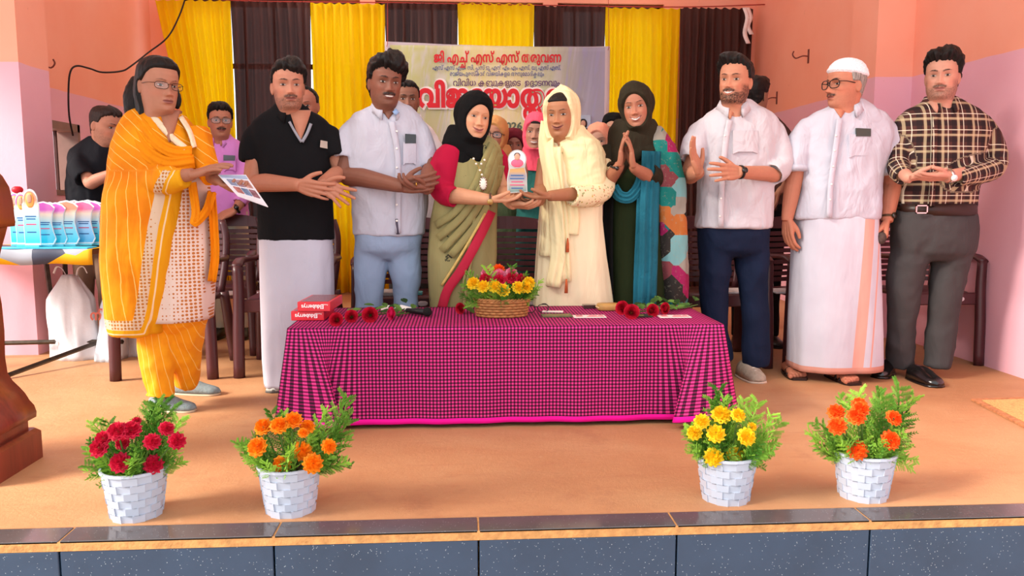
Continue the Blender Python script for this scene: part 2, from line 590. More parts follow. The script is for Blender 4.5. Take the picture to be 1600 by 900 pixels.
# ------------------------------------------------------------------ banner
BY = 8.075
tl, tr_, bl = P(601, 66, BY), P(953, 71, BY), P(601, 330, BY)
bx0, bx1, bz1 = tl[0], tr_[0], (tl[2] + tr_[2]) / 2
bz0 = bz1 - (bx1 - bx0) * .70
def banner_mat():
    t = NT('banner_print')
    tc = t.n('ShaderNodeTexCoord'); sep = t.n('ShaderNodeSeparateXYZ'); t.l(tc.outputs['Generated'], sep.inputs[0])
    x, z = sep.outputs['X'], sep.outputs['Z']
    v = t.coord('Generated')
    n = t.noise(v, 2.3, 3, .6, .8)
    c = t.ramp(n, [(0.3, lin('#fbfbf0')), (0.48, lin('#f2f6b8')), (0.6, lin('#fdfdf6')), (0.8, lin('#ddf0c0'))])
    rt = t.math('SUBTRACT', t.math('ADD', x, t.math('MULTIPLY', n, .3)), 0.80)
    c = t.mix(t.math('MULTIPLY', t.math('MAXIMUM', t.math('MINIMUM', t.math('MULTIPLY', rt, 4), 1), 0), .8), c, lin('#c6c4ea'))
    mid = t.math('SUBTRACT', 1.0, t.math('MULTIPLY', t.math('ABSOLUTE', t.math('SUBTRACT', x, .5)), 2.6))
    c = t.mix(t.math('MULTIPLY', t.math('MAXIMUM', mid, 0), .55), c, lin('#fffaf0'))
    bd = t.math('MINIMUM', t.math('MINIMUM', x, t.math('SUBTRACT', 1.0, x)), t.math('SUBTRACT', 1.0, z))
    c = t.mix(t.math('LESS_THAN', bd, .022), c, lin('#efe6ee'))
    t.col(c); t.set(.55, 0, .3)
    tr = t.n('ShaderNodeBsdfTranslucent'); t.l(c, tr.inputs[0])
    mx = t.n('ShaderNodeMixShader'); mx.inputs[0].default_value = .5
    t.l(t.b.outputs[0], mx.inputs[1]); t.l(tr.outputs[0], mx.inputs[2]); t.l(mx.outputs[0], t.out.inputs[0])
    return t.m
banner = empty('banner', ((bx0 + bx1) / 2, BY, bz0))
tag(banner, 'printed vinyl event banner with red lettering hung over the curtains', 'banner')
cols, rows = 61, 31
rings = []
for j in range(rows):
    v = j / (rows - 1)
    u = np.linspace(0, 1, cols)
    rings.append(np.stack([bx0 + (bx1 - bx0) * u, BY + .006 * np.sin(u * 30 + v * 3), bz1 - (bz1 - bz0) * v + .012 * (2 * u - 1) * -1 - .02 * (1 - v) * np.sin(u * math.pi)], 1))
m = MB(); m.loft(rings, cap=False, closed=False)
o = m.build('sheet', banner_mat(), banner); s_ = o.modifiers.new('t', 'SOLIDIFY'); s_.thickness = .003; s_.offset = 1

for _x, _z in ((bx0 + .02, bz1 - .01), (bx1 - .02, bz1 - .02)):
    MB().tube([(_x, BY - .004, _z - .03), (_x + .01, BY - .002, _z + .05), (_x + .01, CY_ + .01, 3.02)], .003, 5, smooth=3).build('cord', plain('string', '#b5453a', .8), banner)

def lettering(name, runs, size, mat, parent, origin, xdir, updir, bold=.03, width=None, lift=.004):
    """runs: list of (text, dx, dy, scale) in em; builds one flat raised mesh of letters"""
    mbx = MB()
    for (txt, dx, dy, sc) in runs:
        c = bpy.data.curves.new('t', 'FONT'); c.body = txt; c.size = 1.0
        c.bevel_depth = bold / max(sc, .3); c.bevel_resolution = 0; c.resolution_u = 2
        ob = bpy.data.objects.new('t', c); COL.objects.link(ob)
        dg = bpy.context.evaluated_depsgraph_get()
        me = bpy.data.meshes.new_from_object(ob.evaluated_get(dg))
        v = get_v(me)
        v = v * np.array([sc, sc, .02]) + np.array([dx, dy, 0])
        mbx.add(v, [tuple(p.vertices) for p in me.polygons])
        bpy.data.objects.remove(ob); bpy.data.curves.remove(c); bpy.data.meshes.remove(me)
    V = np.concatenate(mbx.v)
    w = V[:, 0].max() - V[:, 0].min()
    sx = size if width is None else width / w
    xd, ud = nrm(xdir), nrm(updir); nd = np.cross(xd, ud)
    V[:, 0] -= V[:, 0].min()
    W = np.asarray(origin) + np.outer(V[:, 0] * sx, xd) + np.outer(V[:, 1] * size, ud) + np.outer(V[:, 2] * .05 + lift, nd)
    mbx.v = [W]
    return mbx.build(name, mat, parent, False)

def adv(txt):
    c = bpy.data.curves.new('t', 'FONT'); c.body = txt + '.'; c.size = 1.0
    ob = bpy.data.objects.new('t', c); COL.objects.link(ob)
    me = bpy.data.meshes.new_from_object(ob.evaluated_get(bpy.context.evaluated_depsgraph_get()))
    x = get_v(me)[:, 0].max()
    bpy.data.objects.remove(ob); bpy.data.curves.remove(c); bpy.data.meshes.remove(me)
    return x

def runs_of(s):
    """'{a/b}' stacks a small b under a"""
    out, x, buf = [], 0.0, ''
    i = 0
    def flush():
        nonlocal buf, x
        if buf:
            out.append((buf, x, 0, 1.0)); x += adv(buf) - .13; buf = ''
    while i < len(s):
        if s[i] == '{':
            flush()
            j = s.index('}', i); a, b = s[i + 1:j].split('/')
            wa = adv(a) - .13
            out.append((a, x, 0, 1.0)); out.append((b, x + .12 * wa, -.40, .62)); x += wa
            i = j + 1
        else:
            buf += s[i]; i += 1
    flush()
    return out

RED, NAVY, PURP, GREY = plain('print_red', '#d8202c', .5, .1), plain('print_blue', '#2f4b9c', .5, .1), plain('print_purple', '#5b2a6e', .5, .1), plain('print_grey', '#5a6a5c', .5, .1)
WHT = plain('print_white', '#fbf3ee', .5, .05)
def ban(txt, x0, x1, ybase, h_px, mat, bold, lift=.012, dy=0):
    a, b = P(x0, ybase, BY - .012), P(x1, ybase, BY - .012)
    size = h_px / S(8.0) * 1.0
    return lettering('lettering', runs_of(txt), size, mat, banner, a, b - a, (0, 0, 1), bold, width=float(np.linalg.norm(b - a)), lift=0)
ban('ജി എ{ച/ച}് എസ് എസ് തരുവണ', 678, 877, 97, 20, RED, .03)
ban('എസ് എസ് എൽ സി, {പ/ല}സ് ടു, എൻ എം എം എസ്, യു എസ് എസ്,', 676, 876, 109, 9, NAVY, .008)
ban('രാജ്യപുരസ്കാർ വിജയികളെ അനുേമാദി{ക/ക}ലും', 703, 850, 118.5, 9, NAVY, .008)
ban('വിവിധ {ക/ല}{ബ/ബ}ുകളുെട  ഉ{ദ/ഘ}ാടനവും', 708, 875, 134, 13, PURP, .014)
for mt, bo, lf in ((WHT, .10, 0), (RED, .045, -.006)):
    a, b = P(652, 166, BY - .014 + lf), P(905, 167, BY - .014 + lf)
    lettering('lettering', runs_of('വിജേയാ{ത/സ}വം'), 45 / S(8.0), mt, banner, a, b - a, (0, 0, 1), bo, width=float(np.linalg.norm(b - a)), lift=0)
ban('2026', 782, 816, 202, 15, GREY, .035)
ban('ൻ MLA', 770, 813, 218, 14, GREY, .012)
ban('ച്ചയ്', 774, 792, 234, 10, GREY, .008)
# small inset portrait at the right edge of the banner
pc = P(911, 196, BY - .012)
MB().box((pc[0] - .075, BY - .016, pc[2] - .10), (pc[0] + .075, BY - .010, pc[2] + .10)).build('portrait_panel', plain('portrait_back', '#aebccf', .5), banner, False)
m = MB(); m.ball((pc[0], BY - .018, pc[2] + .015), (.042, .006, .052)); m.ball((pc[0], BY - .018, pc[2] - .06), (.066, .006, .04))
m.build('portrait_hijab', plain('portrait_dark', '#2a2326', .6), banner)
m = MB(); m.ball((pc[0], BY - .024, pc[2] + .018), (.024, .005, .032))
m.build('portrait_face', plain('portrait_skin', '#c99a80', .6), banner)

# cable on the left wall
M_CABLE = plain('black_cable', '#1c1012', .6)
pts = [P(x, y, Yd) for x, y, Yd in ((292, -10, 7.3), (280, 25, 7.2), (262, 58, 7.0), (232, 82, 6.8), (205, 103, 6.5), (190, 111, 6.4), (160, 113, 6.2), (140, 107, 6.1), (120, 103, 6.0), (110, 112, 5.95), (107, 140, 5.95), (108, 180, 5.95), (114, 212, 6.0))]
tag(MB().tube(pts, .0065, 8, smooth=5).build('cable', M_CABLE), 'black electric cable looping across the upper left wall', 'cable')
M_HOOK = plain('rusty_iron', '#7a4038', .6)
def hook(px, py, X, side, label):
    dd = (px - 721) / (X)
    Y = F_PX / dd
    c = P(px, py, Y)
    c[0] = X
    o = empty('wall_hook', c)
    MB().box((X - .006 if side > 0 else X, c[1] - .012, c[2] - .06), (X if side > 0 else X + .006, c[1] + .012, c[2] + .06)).build('plate', M_HOOK, o, False)
    q = -side
    MB().tube([c + (0, 0, .0), c + (q * .06, -.01, .0), c + (q * .12, -.01, -.02), c + (q * .15, -.01, .01), c + (q * .14, -.01, .04)], .006, 6, smooth=3).build('hook_rod', M_HOOK, o)
    tag(o, label, 'hook')
hook(1216, 153, XR, 1, 'rusty iron hook fixed to the right wall beside the white-shirted man')
hook(1264, 88, XR, 1, 'rusty wire hook high on the right wall above the cap')
hook(95, 102, XL, -1, 'rusty iron hook on the left wall holding the black cable')
# ------------------------------------------------------------------ low table and its cloth
TZ = 0.44
A = PF(443, 519, TZ); B = PF(1121, 503, TZ); Cb = PF(486, 483, TZ)
TX0, TX1 = float(A[0]) , float(B[0])
TY0, TY1 = float((A[1] + B[1]) / 2), float(Cb[1]) + .02
tab = empty('low_table', ((TX0 + TX1) / 2, (TY0 + TY1) / 2, 0))
tag(tab, 'low wooden table hidden under the pink checked cloth', 'table')
M_TABLE = plain('table_wood', '#6d452c', .5, .2, 6)
MB().box((TX0 + .01, TY0 + .01, TZ - .035), (TX1 - .01, TY1 - .01, TZ - .006), bev=.004).build('tabletop', M_TABLE, tab, False)
for x in (TX0 + .06, TX1 - .06):
    for y in (TY0 + .06, TY1 - .06):
        MB().box((x - .025, y - .025, 0), (x + .025, y + .025, TZ - .03)).build('leg', M_TABLE, tab, False)

def gingham():
    t = NT('checked_cloth')
    uv = t.n('ShaderNodeUVMap'); uv.uv_map = 'UVMap'
    sep = t.n('ShaderNodeSeparateXYZ'); t.l(uv.outputs[0], sep.inputs[0])
    per = .0152
    def stripe(s):
        f = t.math('FRACT', t.math('DIVIDE', s, per))
        return t.math('LESS_THAN', t.math('ABSOLUTE', t.math('SUBTRACT', f, .5)), .26)
    a, b = stripe(sep.outputs['X']), stripe(sep.outputs['Y'])
    s_ = t.math('ADD', a, b)
    c = t.ramp(t.math('MULTIPLY', s_, .5), [(0.0, lin('#220a1c')), (0.25, lin('#7a1248')), (0.75, lin('#de3a86'))], 'CONSTANT')
    hem = t.math('GREATER_THAN', t.attr('hem').outputs['Fac'], .5)
    c = t.mix(hem, c, lin('#f2109a'))
    t.col(c); t.set(.75, 0, .2)
    t.bump(t.noise(t.coord('Object'), 14, 3), .25, .01)
    return t.m
def build_cloth():
    nx, ny, nd = 240, 50, 26
    # perimeter, anticlockwise from front-left
    per = [(TX0 + (TX1 - TX0) * i / nx, TY0) for i in range(nx)] + [(TX1, TY0 + (TY1 - TY0) * i / ny) for i in range(ny)] + \
          [(TX1 - (TX1 - TX0) * i / nx, TY1) for i in range(nx)] + [(TX0, TY1 - (TY1 - TY0) * i / ny) for i in range(ny)]
    per = np.array(per); n = len(per)
    ctr = per.mean(0)
    out = np.zeros((n, 2))
    out[:nx] = (0, -1); out[nx:nx + ny] = (1, 0); out[nx + ny:2 * nx + ny] = (0, 1); out[2 * nx + ny:] = (-1, 0)
    d = np.zeros(n)
    seg = np.linalg.norm(np.roll(per, -1, 0) - per, axis=1)
    s = np.concatenate([[0], np.cumsum(seg)[:-1]]); L = seg.sum()
    corners = [0, nx, nx + ny, 2 * nx + ny]
    flare = np.zeros((n, 2)); lift = np.zeros(n)
    cone = []
    for ci, c in enumerate(corners):
        dist = np.abs(s - s[c]); dist = np.minimum(dist, L - dist)
        dirc = np.sign(per[c] - ctr)
        cone.append((dist, np.array([dirc[0] * .085, dirc[1] * .13])))
        lift += np.exp(-(dist / .10) ** 2) * .035
    rows = []; hem = []; uv = []
    for j in range(nd + 1):
        t = j / nd
        q = per.copy()
        for ci, (dist, vec) in enumerate(cone):
            sx = np.sign(vec[0])
            if ci < 2:                      # front corners: the spare cloth folds forward and laps over the front
                fr_ = (out[:, 1] < -.5)
                fr_[corners[ci]] = True
                yo = np.where(fr_, -.105 * np.exp(-((dist - .07) / .075) ** 2), -.044 * np.exp(-(dist / .08) ** 2))
                xo = np.where(fr_, sx * .06 * np.exp(-(dist / .05) ** 2) - sx * (.13 * np.exp(-((dist - .10) / .055) ** 2) - .095 * np.exp(-((dist - .215) / .045) ** 2)), sx * .06 * np.exp(-(dist / .10) ** 2))
                q[:, 0] += xo * t; q[:, 1] += yo * t
            else:
                q += (np.exp(-(dist / (.03 + .07 * t)) ** 2) * t)[:, None] * vec * .5
        q += out * (.004 + .006 * np.sin(s * 11) * t + .004 * np.sin(s * 31 + 1) * t)[:, None]
        zb = .018 + lift
        z = TZ + .002 - (TZ - zb) * t - (.004 if j == 0 else 0) * 0
        rows.append(np.stack([q[:, 0], q[:, 1], z * np.ones(n)], 1))
        hem.append(np.full(n, 1.0 if t > .925 else 0.0))
        uv.append(np.stack([s, np.full(n, (TZ - .018) * -t)], 1))
    # bevel ring inside the top edge
    v = [r for r in rows]
    V = np.concatenate(v); H = np.concatenate(hem); U = np.concatenate(uv)
    faces = []
    for j in range(nd):
        for i in range(n):
            i2 = (i + 1) % n
            faces.append((j * n + i, j * n + n * 1 + i, j * n + n + i2, j * n + i2))
    me = bpy.data.meshes.new('tablecloth')
    base = len(V)
    # top as grid
    gx, gy = 40, 10
    T = np.array([(TX0 + (TX1 - TX0) * i / gx, TY0 + (TY1 - TY0) * j / gy, TZ + .0025) for j in range(gy + 1) for i in range(gx + 1)])
    for j in range(gy):
        for i in range(gx):
            a = base + j * (gx + 1) + i
            faces.append((a, a + 1, a + gx + 2, a + gx + 1))
    V = np.vstack([V, T]); H = np.concatenate([H, np.zeros(len(T))])
    U = np.vstack([U, np.stack([T[:, 0] - TX0, T[:, 1] - TY0], 1)])
    me.from_pydata(V.tolist(), [], faces)
    at = me.attributes.new('hem', 'FLOAT', 'POINT'); at.data.foreach_set('value', H)
    ul = me.uv_layers.new(name='UVMap')
    li = np.empty(len(me.loops), dtype=np.int32); me.loops.foreach_get('vertex_index', li)
    uu = U[li]
    # wrap-around seam
    li_f = np.empty(len(me.polygons), dtype=np.int32); me.polygons.foreach_get('loop_start', li_f)
    for st in li_f:
        q = uu[st:st + 4, 0]
        if q.max() - q.min() > L / 2:
            uu[st:st + 4, 0] = np.where(q < L / 2, q + L, q)
    ul.data.foreach_set('uv', uu.ravel())
    o = link('tablecloth', me, gingham())
    sm = o.modifiers.new('t', 'SOLIDIFY'); sm.thickness = .002
    tag(o, 'pink and black checked tablecloth with magenta satin hem over the low table', 'tablecloth')
build_cloth()
TT = TZ + .0045

# ------------------------------------------------------------------ flowers and sprigs
def petal_flower(rad, layers, npet, seed, cup=.5):
    """a full ruffled bloom: nested frilled cups"""
    rng = random.Random(seed)
    m = MB()
    n = 40
    t = np.linspace(0, 2 * math.pi, n, endpoint=False)
    for L in range(7):
        f = L / 6
        rim = rad * (1 - .86 * f); zr = rad * (.05 + .78 * math.sin(f * 1.45)); k = max(3, int(11 - 8 * f)); ph = rng.uniform(0, 6)
        rings = []
        for (s_, zz) in ((.25, -.45), (.62, -.18), (.93, .0), (1.0, .07)):
            w = (s_ ** 3) * (.11 * np.sin(k * t + ph) + .06 * np.sin((2 * k + 1) * t + ph * 2))
            rr = rim * s_ * (1 + w)
            z = zr + rad * zz * (1 - .3 * f) + rad * .10 * s_ ** 3 * np.sin(k * t + ph + 1.3) - (rad * .16 if (s_ == 1.0 and L < 2) else 0)
            rings.append(np.stack([rr * np.cos(t), rr * np.sin(t), z], 1))
        m.loft(rings, cap=False)
    m.ball((0, 0, -rad * .35), rad * .3, 5)
    return m
def rose_mesh(rad, seed):
    rng = random.Random(seed)
    m = MB()
    for L in range(5):
        f = L / 4
        k = 5 if L < 3 else 3
        r = rad * (1 - .8 * f)
        for i in range(k):
            a = 2 * math.pi * i / k + L * .7
            span = 2 * math.pi / k * .72
            pts = []
            for s in range(4):
                t = s / 3
                rr = r * (.35 + .75 * t ** .7) + (.12 * rad * t * t if L < 2 else 0)
                zz = rad * (1.15 * t + .12 * f * t) * (1 if L > 1 else .8) - (.14 * rad if (s == 3 and L < 2) else 0)
                for e in (-1, -.5, 0, .5, 1):
                    aa = a + e * span
                    pts.append((rr * math.cos(aa), rr * math.sin(aa), zz - abs(e) ** 2 * .14 * rad * t))
            fs = [(s * 5 + e, s * 5 + e + 1, s * 5 + e + 6, s * 5 + e + 5) for s in range(3) for e in range(4)]
            m.add(pts, fs)
    return m
def sprig_mesh(length, seed):
    rng = random.Random(seed)
    m = MB()
    bend = rng.uniform(-.25, .25)
    def axis(t): return np.array([bend * length * t * t, 0.10 * length * math.sin(t * 3), length * t])
    m.tube([axis(t) for t in np.linspace(0, 1, 6)], np.linspace(.0022, .0008, 6), 4)
    for i in range(26):
        t = .10 + .88 * i / 25
        p = axis(t)
        side = 1 if i % 2 else -1
        bl = length * (.34 * (1 - .75 * t) + .05)
        az = rng.uniform(-.9, .9)
        dr = nrm((side * math.cos(az), math.sin(az), .85))
        e = p + dr * bl
        m.tube([p, e], [.0012, .0006], 3)
        for j in range(8):
            q = p + (e - p) * (j + 1) / 8
            for sg in (-1, 1):
                ax = nrm(np.cross(dr, (0.2, 1, 0.1)) * sg + dr * 1.1 + np.array([0, rng.uniform(-.4, .4), 0]))
                l2 = .0085 * (1 - .06 * j) * rng.uniform(.8, 1.25)
                m.tube([q, q + ax * l2 * .6, q + ax * l2], [.0008, .0010, .0002], 3)
    return m
def leafmat(name, a, b):
    t = NT(name)
    oi = t.n('ShaderNodeObjectInfo')
    n = t.noise(t.coord('Object'), 18, 3)
    f = t.math('ADD', t.math('MULTIPLY', n, .7), t.math('MULTIPLY', t.math('SUBTRACT', oi.outputs['Random'], .35), .8))
    c = t.ramp(f, [(0.15, lin(a)), (0.75, lin(b))])
    t.col(c); t.set(.6, 0, .3)
    tr = t.n('ShaderNodeBsdfTranslucent'); t.l(c, tr.inputs[0])
    mx = t.n('ShaderNodeMixShader'); mx.inputs[0].default_value = .35
    t.l(t.b.outputs[0], mx.inputs[1]); t.l(tr.outputs[0], mx.inputs[2]); t.l(mx.outputs[0], t.out.inputs[0])
    return t.m
M_SPRIG = leafmat('cypress_green', '#4a8a28', '#b0de55')
M_LEAF = leafmat('rose_leaf', '#2c4a1e', '#6d9a45')
M_STEM = plain('stem_green', '#4c6b2c', .6)
def petalmat(name, a, b):
    t = NT(name)
    n = t.noise(t.coord('Object'), 60, 3)
    c = t.ramp(n, [(0.3, lin(a)), (0.7, lin(b))])
    t.col(c); t.set(.6, 0, .25)
    tr = t.n('ShaderNodeBsdfTranslucent'); t.l(c, tr.inputs[0])
    mx = t.n('ShaderNodeMixShader'); mx.inputs[0].default_value = .25
    t.l(t.b.outputs[0], mx.inputs[1]); t.l(tr.outputs[0], mx.inputs[2]); t.l(mx.outputs[0], t.out.inputs[0])
    return t.m
M_RED = petalmat('red_petals', '#b00a2c', '#e02048')
M_ORG = petalmat('amber_petals', '#e86a00', '#ffa21a')
M_YELF = petalmat('yellow_petals', '#edb400', '#ffe22e')
M_ORR = petalmat('orange_petals', '#e84a0c', '#ff7a26')
M_PNK = petalmat('pink_petals', '#e0688c', '#f79ab4')
M_ROSE = petalmat('rose_petals', '#a00620', '#d81636')
M_ROSEP = petalmat('pink_rose_petals', '#c80a4a', '#ef2f70')
SPR = [sprig_mesh(.15, s).mesh('sprig') for s in range(4)]
for s in SPR: s.materials.append(M_SPRIG)
FLW = {}
def flower_data(key, mat, kind='m', rad=.027):
    if key not in FLW:
        me = (petal_flower(rad, 6, 11, sum(map(ord, key)) % 97) if kind == 'm' else rose_mesh(rad, 3)).mesh('flower')
        me.materials.append(mat)
        me.polygons.foreach_set('use_smooth', np.ones(len(me.polygons), dtype=bool))
        FLW[key] = me
    return FLW[key]
def put(name, me, parent, loc, dirn=(0, 0, 1), scale=1.0, spin=0.0):
    o = bpy.data.objects.new(name, me); COL.objects.link(o)
    q = Vector(dirn).to_track_quat('Z', 'Y')
    base = Vector(parent.location) if parent is not None else Vector((0, 0, 0))
    if parent is not None: o.parent = parent
    o.location = Vector(loc) - base
    o.rotation_mode = 'QUATERNION'
    from mathutils import Quaternion
    o.rotation_quaternion = q @ Quaternion((0, 0, 1), spin)
    o.scale = (scale,) * 3
    return o

M_POT = plain('white_plastic', '#b6bccb', .35, .03, 4, spec=.5)
def pot(px, py, flowers, fmat, fkey, sprays, label):
    c = PF(px, py)
    c[1] += .08; c[0] = P(px, py, c[1])[0]
    root = empty('potted_flowers', (c[0], c[1], 0))
    tag(root, label, 'potted plant', 'white pots along the stage edge')
    m = MB()
    R0, R1, H, rows, k = .071, .093, .158, 6, 14
    rings = []
    for r in range(rows):
        for e in (0, 1):
            z = H * (r + e) / rows * .93
            rad = R0 + (R1 - R0) * (z / H) + .004
            pts = []
            for i in range(k):
                for s in (0, 1):                     # flat brick facets, every other one proud
                    a = 2 * math.pi * (i + s * .999 + (.5 if r % 2 else 0)) / k
                    rr = rad + (.0032 if (i + r) % 2 else 0)
                    pts.append((rr * math.cos(a), rr * math.sin(a), z))
            # keep angular order identical between rows: rotate list for odd rows
            pts = pts if r % 2 == 0 else pts[-1:] + pts[:-1]
            rings.append(np.array(pts))
    t = np.linspace(0, 2 * math.pi, 2 * k, endpoint=False)
    for (rr, z) in ((R1 + .002, H * .93), (R1 + .008, H * .945), (R1 + .008, H), (R1 + .001, H), (R1 - .004, H * .9), (R0, .05)):
        rings.append(np.stack([rr * np.cos(t), rr * np.sin(t), np.full(2 * k, z)], 1))
    m.loft([r + np.array([c[0], c[1], 0]) for r in rings])
    m.build('pot', M_POT, root, False)
    MB().loft([ell((c[0], c[1], H * .8), R1 - .008, R1 - .008, 24, 2)] + [ell((c[0], c[1], H * .84), R1 - .009, R1 - .009, 24, 2)]).build('soil', plain('soil', '#3a2a1c', .9, .3, 40, .5), root)
    me = flower_data(fkey, fmat)
    rng = random.Random(px)
    for (fx, fy, sc) in flowers:
        ry = rng.uniform(-.115, -.05)
        q = P(fx, fy, c[1] + ry)
        d = nrm(q - np.array([c[0], c[1] + .06, .12])) + np.array([0, -.35, .1])
        put('flower', me, root, q - nrm(d) * .012, d, sc, rng.uniform(0, 6))
        b = np.array([c[0] + (q[0] - c[0]) * .3, c[1] + ry * .3, .13])
        MB().tube([b, (b + q) / 2 + (0, 0, .01), q - nrm(d) * .01], .0028, 5, smooth=3).build('stem', M_STEM, root)
    for i in range(30):
        a = rng.uniform(0, 2 * math.pi); lean = rng.uniform(.25, 1.2)
        b = np.array([c[0] + .05 * math.cos(a), c[1] + .05 * math.sin(a), .125])
        put('sprig', SPR[i % 4], root, b, (math.cos(a) * lean, math.sin(a) * lean, 1.0), rng.uniform(.6, .95), rng.uniform(0, 6))
    for (fx, fy) in sprays:
        q = P(fx, fy, c[1] + rng.uniform(-.03, .03))
        b = np.array([c[0] + (q[0] - c[0]) * .35, c[1], .12])
        L = np.linalg.norm(q - b)
        put('sprig', SPR[rng.randrange(4)], root, b, q - b, L / .15, rng.uniform(0, 6))
        put('sprig', SPR[rng.randrange(4)], root, b + (.01, .01, 0), q - b + np.array([.02, .01, -.02]), L / .16, rng.uniform(0, 6))
pot(215, 819, [(151, 698, 1.1), (158, 683, .95), (181, 671, 1.1), (204, 669, 1.1), (212, 655, .55), (189, 690, .8), (185, 722, 1.15), (240, 725, 1.1), (238, 688, .95), (261, 667, .85), (278, 687, 1.0)],
    M_RED, 'red', [(222, 630), (240, 640), (165, 655), (150, 690), (132, 735), (128, 715), (280, 710), (140, 745), (232, 628)], 'white brick-patterned pot of crimson flowers and cypress sprigs beside the lectern')
pot(455, 812, [(409, 664, 1.05), (435, 662, 1.05), (458, 653, 1.05), (481, 664, .9), (474, 674, .6), (399, 697, 1.15), (473, 703, 1.15), (490, 724, 1.15), (438, 726, 1.1), (516, 696, .9)],
    M_ORG, 'amber', [(526, 618), (520, 640), (512, 655), (533, 668), (378, 683), (385, 715), (395, 738), (538, 708), (530, 725), (440, 640)], 'white brick-patterned pot of amber flowers in front of the tablecloth left corner')
pot(1133, 793, [(1096, 656, .95), (1084, 674, .95), (1128, 645, 1.2), (1155, 646, .9), (1119, 676, 1.1), (1169, 681, 1.1), (1115, 714, 1.15), (1152, 713, 1.15), (1178, 665, .6)],
    M_YELF, 'yellow', [(1108, 613), (1100, 630), (1168, 625), (1200, 642), (1215, 688), (1200, 720), (1070, 670), (1075, 700), (1090, 720), (1205, 705)], 'white brick-patterned pot of yellow flowers by the tablecloth right corner')
pot(1347, 789, [(1306, 641, 1.05), (1308, 664, 1.1), (1344, 629, .95), (1346, 636, 1.0), (1339, 648, 1.1), (1400, 651, 1.0), (1395, 687, 1.2), (1341, 703, 1.2)],
    M_ORR, 'orange', [(1322, 617), (1392, 615), (1428, 614), (1415, 640), (1262, 668), (1275, 690), (1290, 705), (1430, 725), (1415, 715), (1380, 630)], 'white brick-patterned pot of orange flowers in front of the white-capped man')

# ------------------------------------------------------------------ basket on the table
M_WICK = plain('wicker', '#a9703f', .6, .25, 50)
bc = PF(784, 497, TT); bc[1] += .07; bc[0] = P(784, 497, bc[1])[0]
bas = empty('flower_basket', (bc[0], bc[1], TT))
tag(bas, 'oval wicker basket of yellow, red and pink flowers on the checked cloth', 'flower basket')
n = 80
for r in range(6):
    z = TT + .006 + .013 * r
    sx, sy = .112 + .0025 * r, .068 + .002 * r
    a = np.linspace(0, 2 * math.pi, n + 1)
    w = .0035 * np.sin(a * 20 + math.pi * r)
    MB().tube(np.stack([bc[0] + (sx + w) * np.cos(a), bc[1] + (sy + w) * np.sin(a), np.full(n + 1, z)], 1), .0068, 6).build('weaver', M_WICK, bas)
for i in range(40):
    a = 2 * math.pi * i / 40
    MB().tube([(bc[0] + .111 * math.cos(a), bc[1] + .067 * math.sin(a), TT), (bc[0] + .124 * math.cos(a), bc[1] + .078 * math.sin(a), TT + .08)], .0028, 5).build('stake', M_WICK, bas)
a = np.linspace(0, 2 * math.pi, n + 1)
for k in (0, math.pi):
    MB().tube(np.stack([bc[0] + (.126 + .004 * np.cos(a * 22 + k)) * np.cos(a), bc[1] + (.08 + .004 * np.cos(a * 22 + k)) * np.sin(a), TT + .08 + .005 * np.sin(a * 22 + k)], 1), .0045, 6).build('rim', M_WICK, bas)
MB().loft([ell((bc[0], bc[1], TT + .002), .11, .066, 40, 2), ell((bc[0], bc[1], TT + .062), .118, .072, 40, 2)]).build('moss', plain('moss', '#2c3a1a', .9, .3, 60, .6), bas)
rng = random.Random(5)
bf = [(738, 441, M_YELF, 'yellow'), (754, 446, M_YELF, 'yellow'), (773, 446, M_YELF, 'yellow'), (787, 452, M_YELF, 'yellow'), (811, 448, M_YELF, 'yellow'), (824, 447, M_YELF, 'yellow'), (828, 440, M_YELF, 'yellow'),
      (758, 434, M_RED, 'red'), (780, 436, M_RED, 'red'), (815, 435, M_RED, 'red'), (800, 433, M_RED, 'red'), (761, 424, M_PNK, 'pink'), (780, 427, M_PNK, 'pink'), (800, 425, M_PNK, 'pink'), (779, 419, M_ORR, 'orange')]
for (fx, fy, mt, ky) in bf:
    dep = -.115 + .11 * (455 - fy) / 36
    q = P(fx, fy, bc[1] + dep)
    d = nrm(q - np.array([bc[0], bc[1] + .12, TT + .02])) + np.array([0, -.3, .15])
    put('flower', flower_data(ky, mt), bas, q - nrm(d) * .01, d, 1.12, rng.uniform(0, 6))
for i in range(30):
    aa = rng.uniform(0, 2 * math.pi); lean = rng.uniform(.2, 1.5)
    put('sprig', SPR[i % 4], bas, (bc[0] + .075 * math.cos(aa), bc[1] + .045 * math.sin(aa), TT + .055), (math.cos(aa) * lean * 1.2, math.sin(aa) * lean * .8 - .1, 1), rng.uniform(.55, .85), rng.uniform(0, 6))
for (fx, fy) in ((718, 462), (722, 448), (735, 425), (846, 436), (840, 455), (772, 415), (793, 414), (820, 424), (728, 470), (745, 470), (800, 470), (825, 470)):
    b = np.array([bc[0] + (fx - 784) * .001, bc[1] - .01, TT + .06]); q = P(fx, fy, bc[1] - .03)
    put('sprig', SPR[rng.randrange(4)], bas, b, q - b, np.linalg.norm(q - b) / .15, rng.uniform(0, 6))

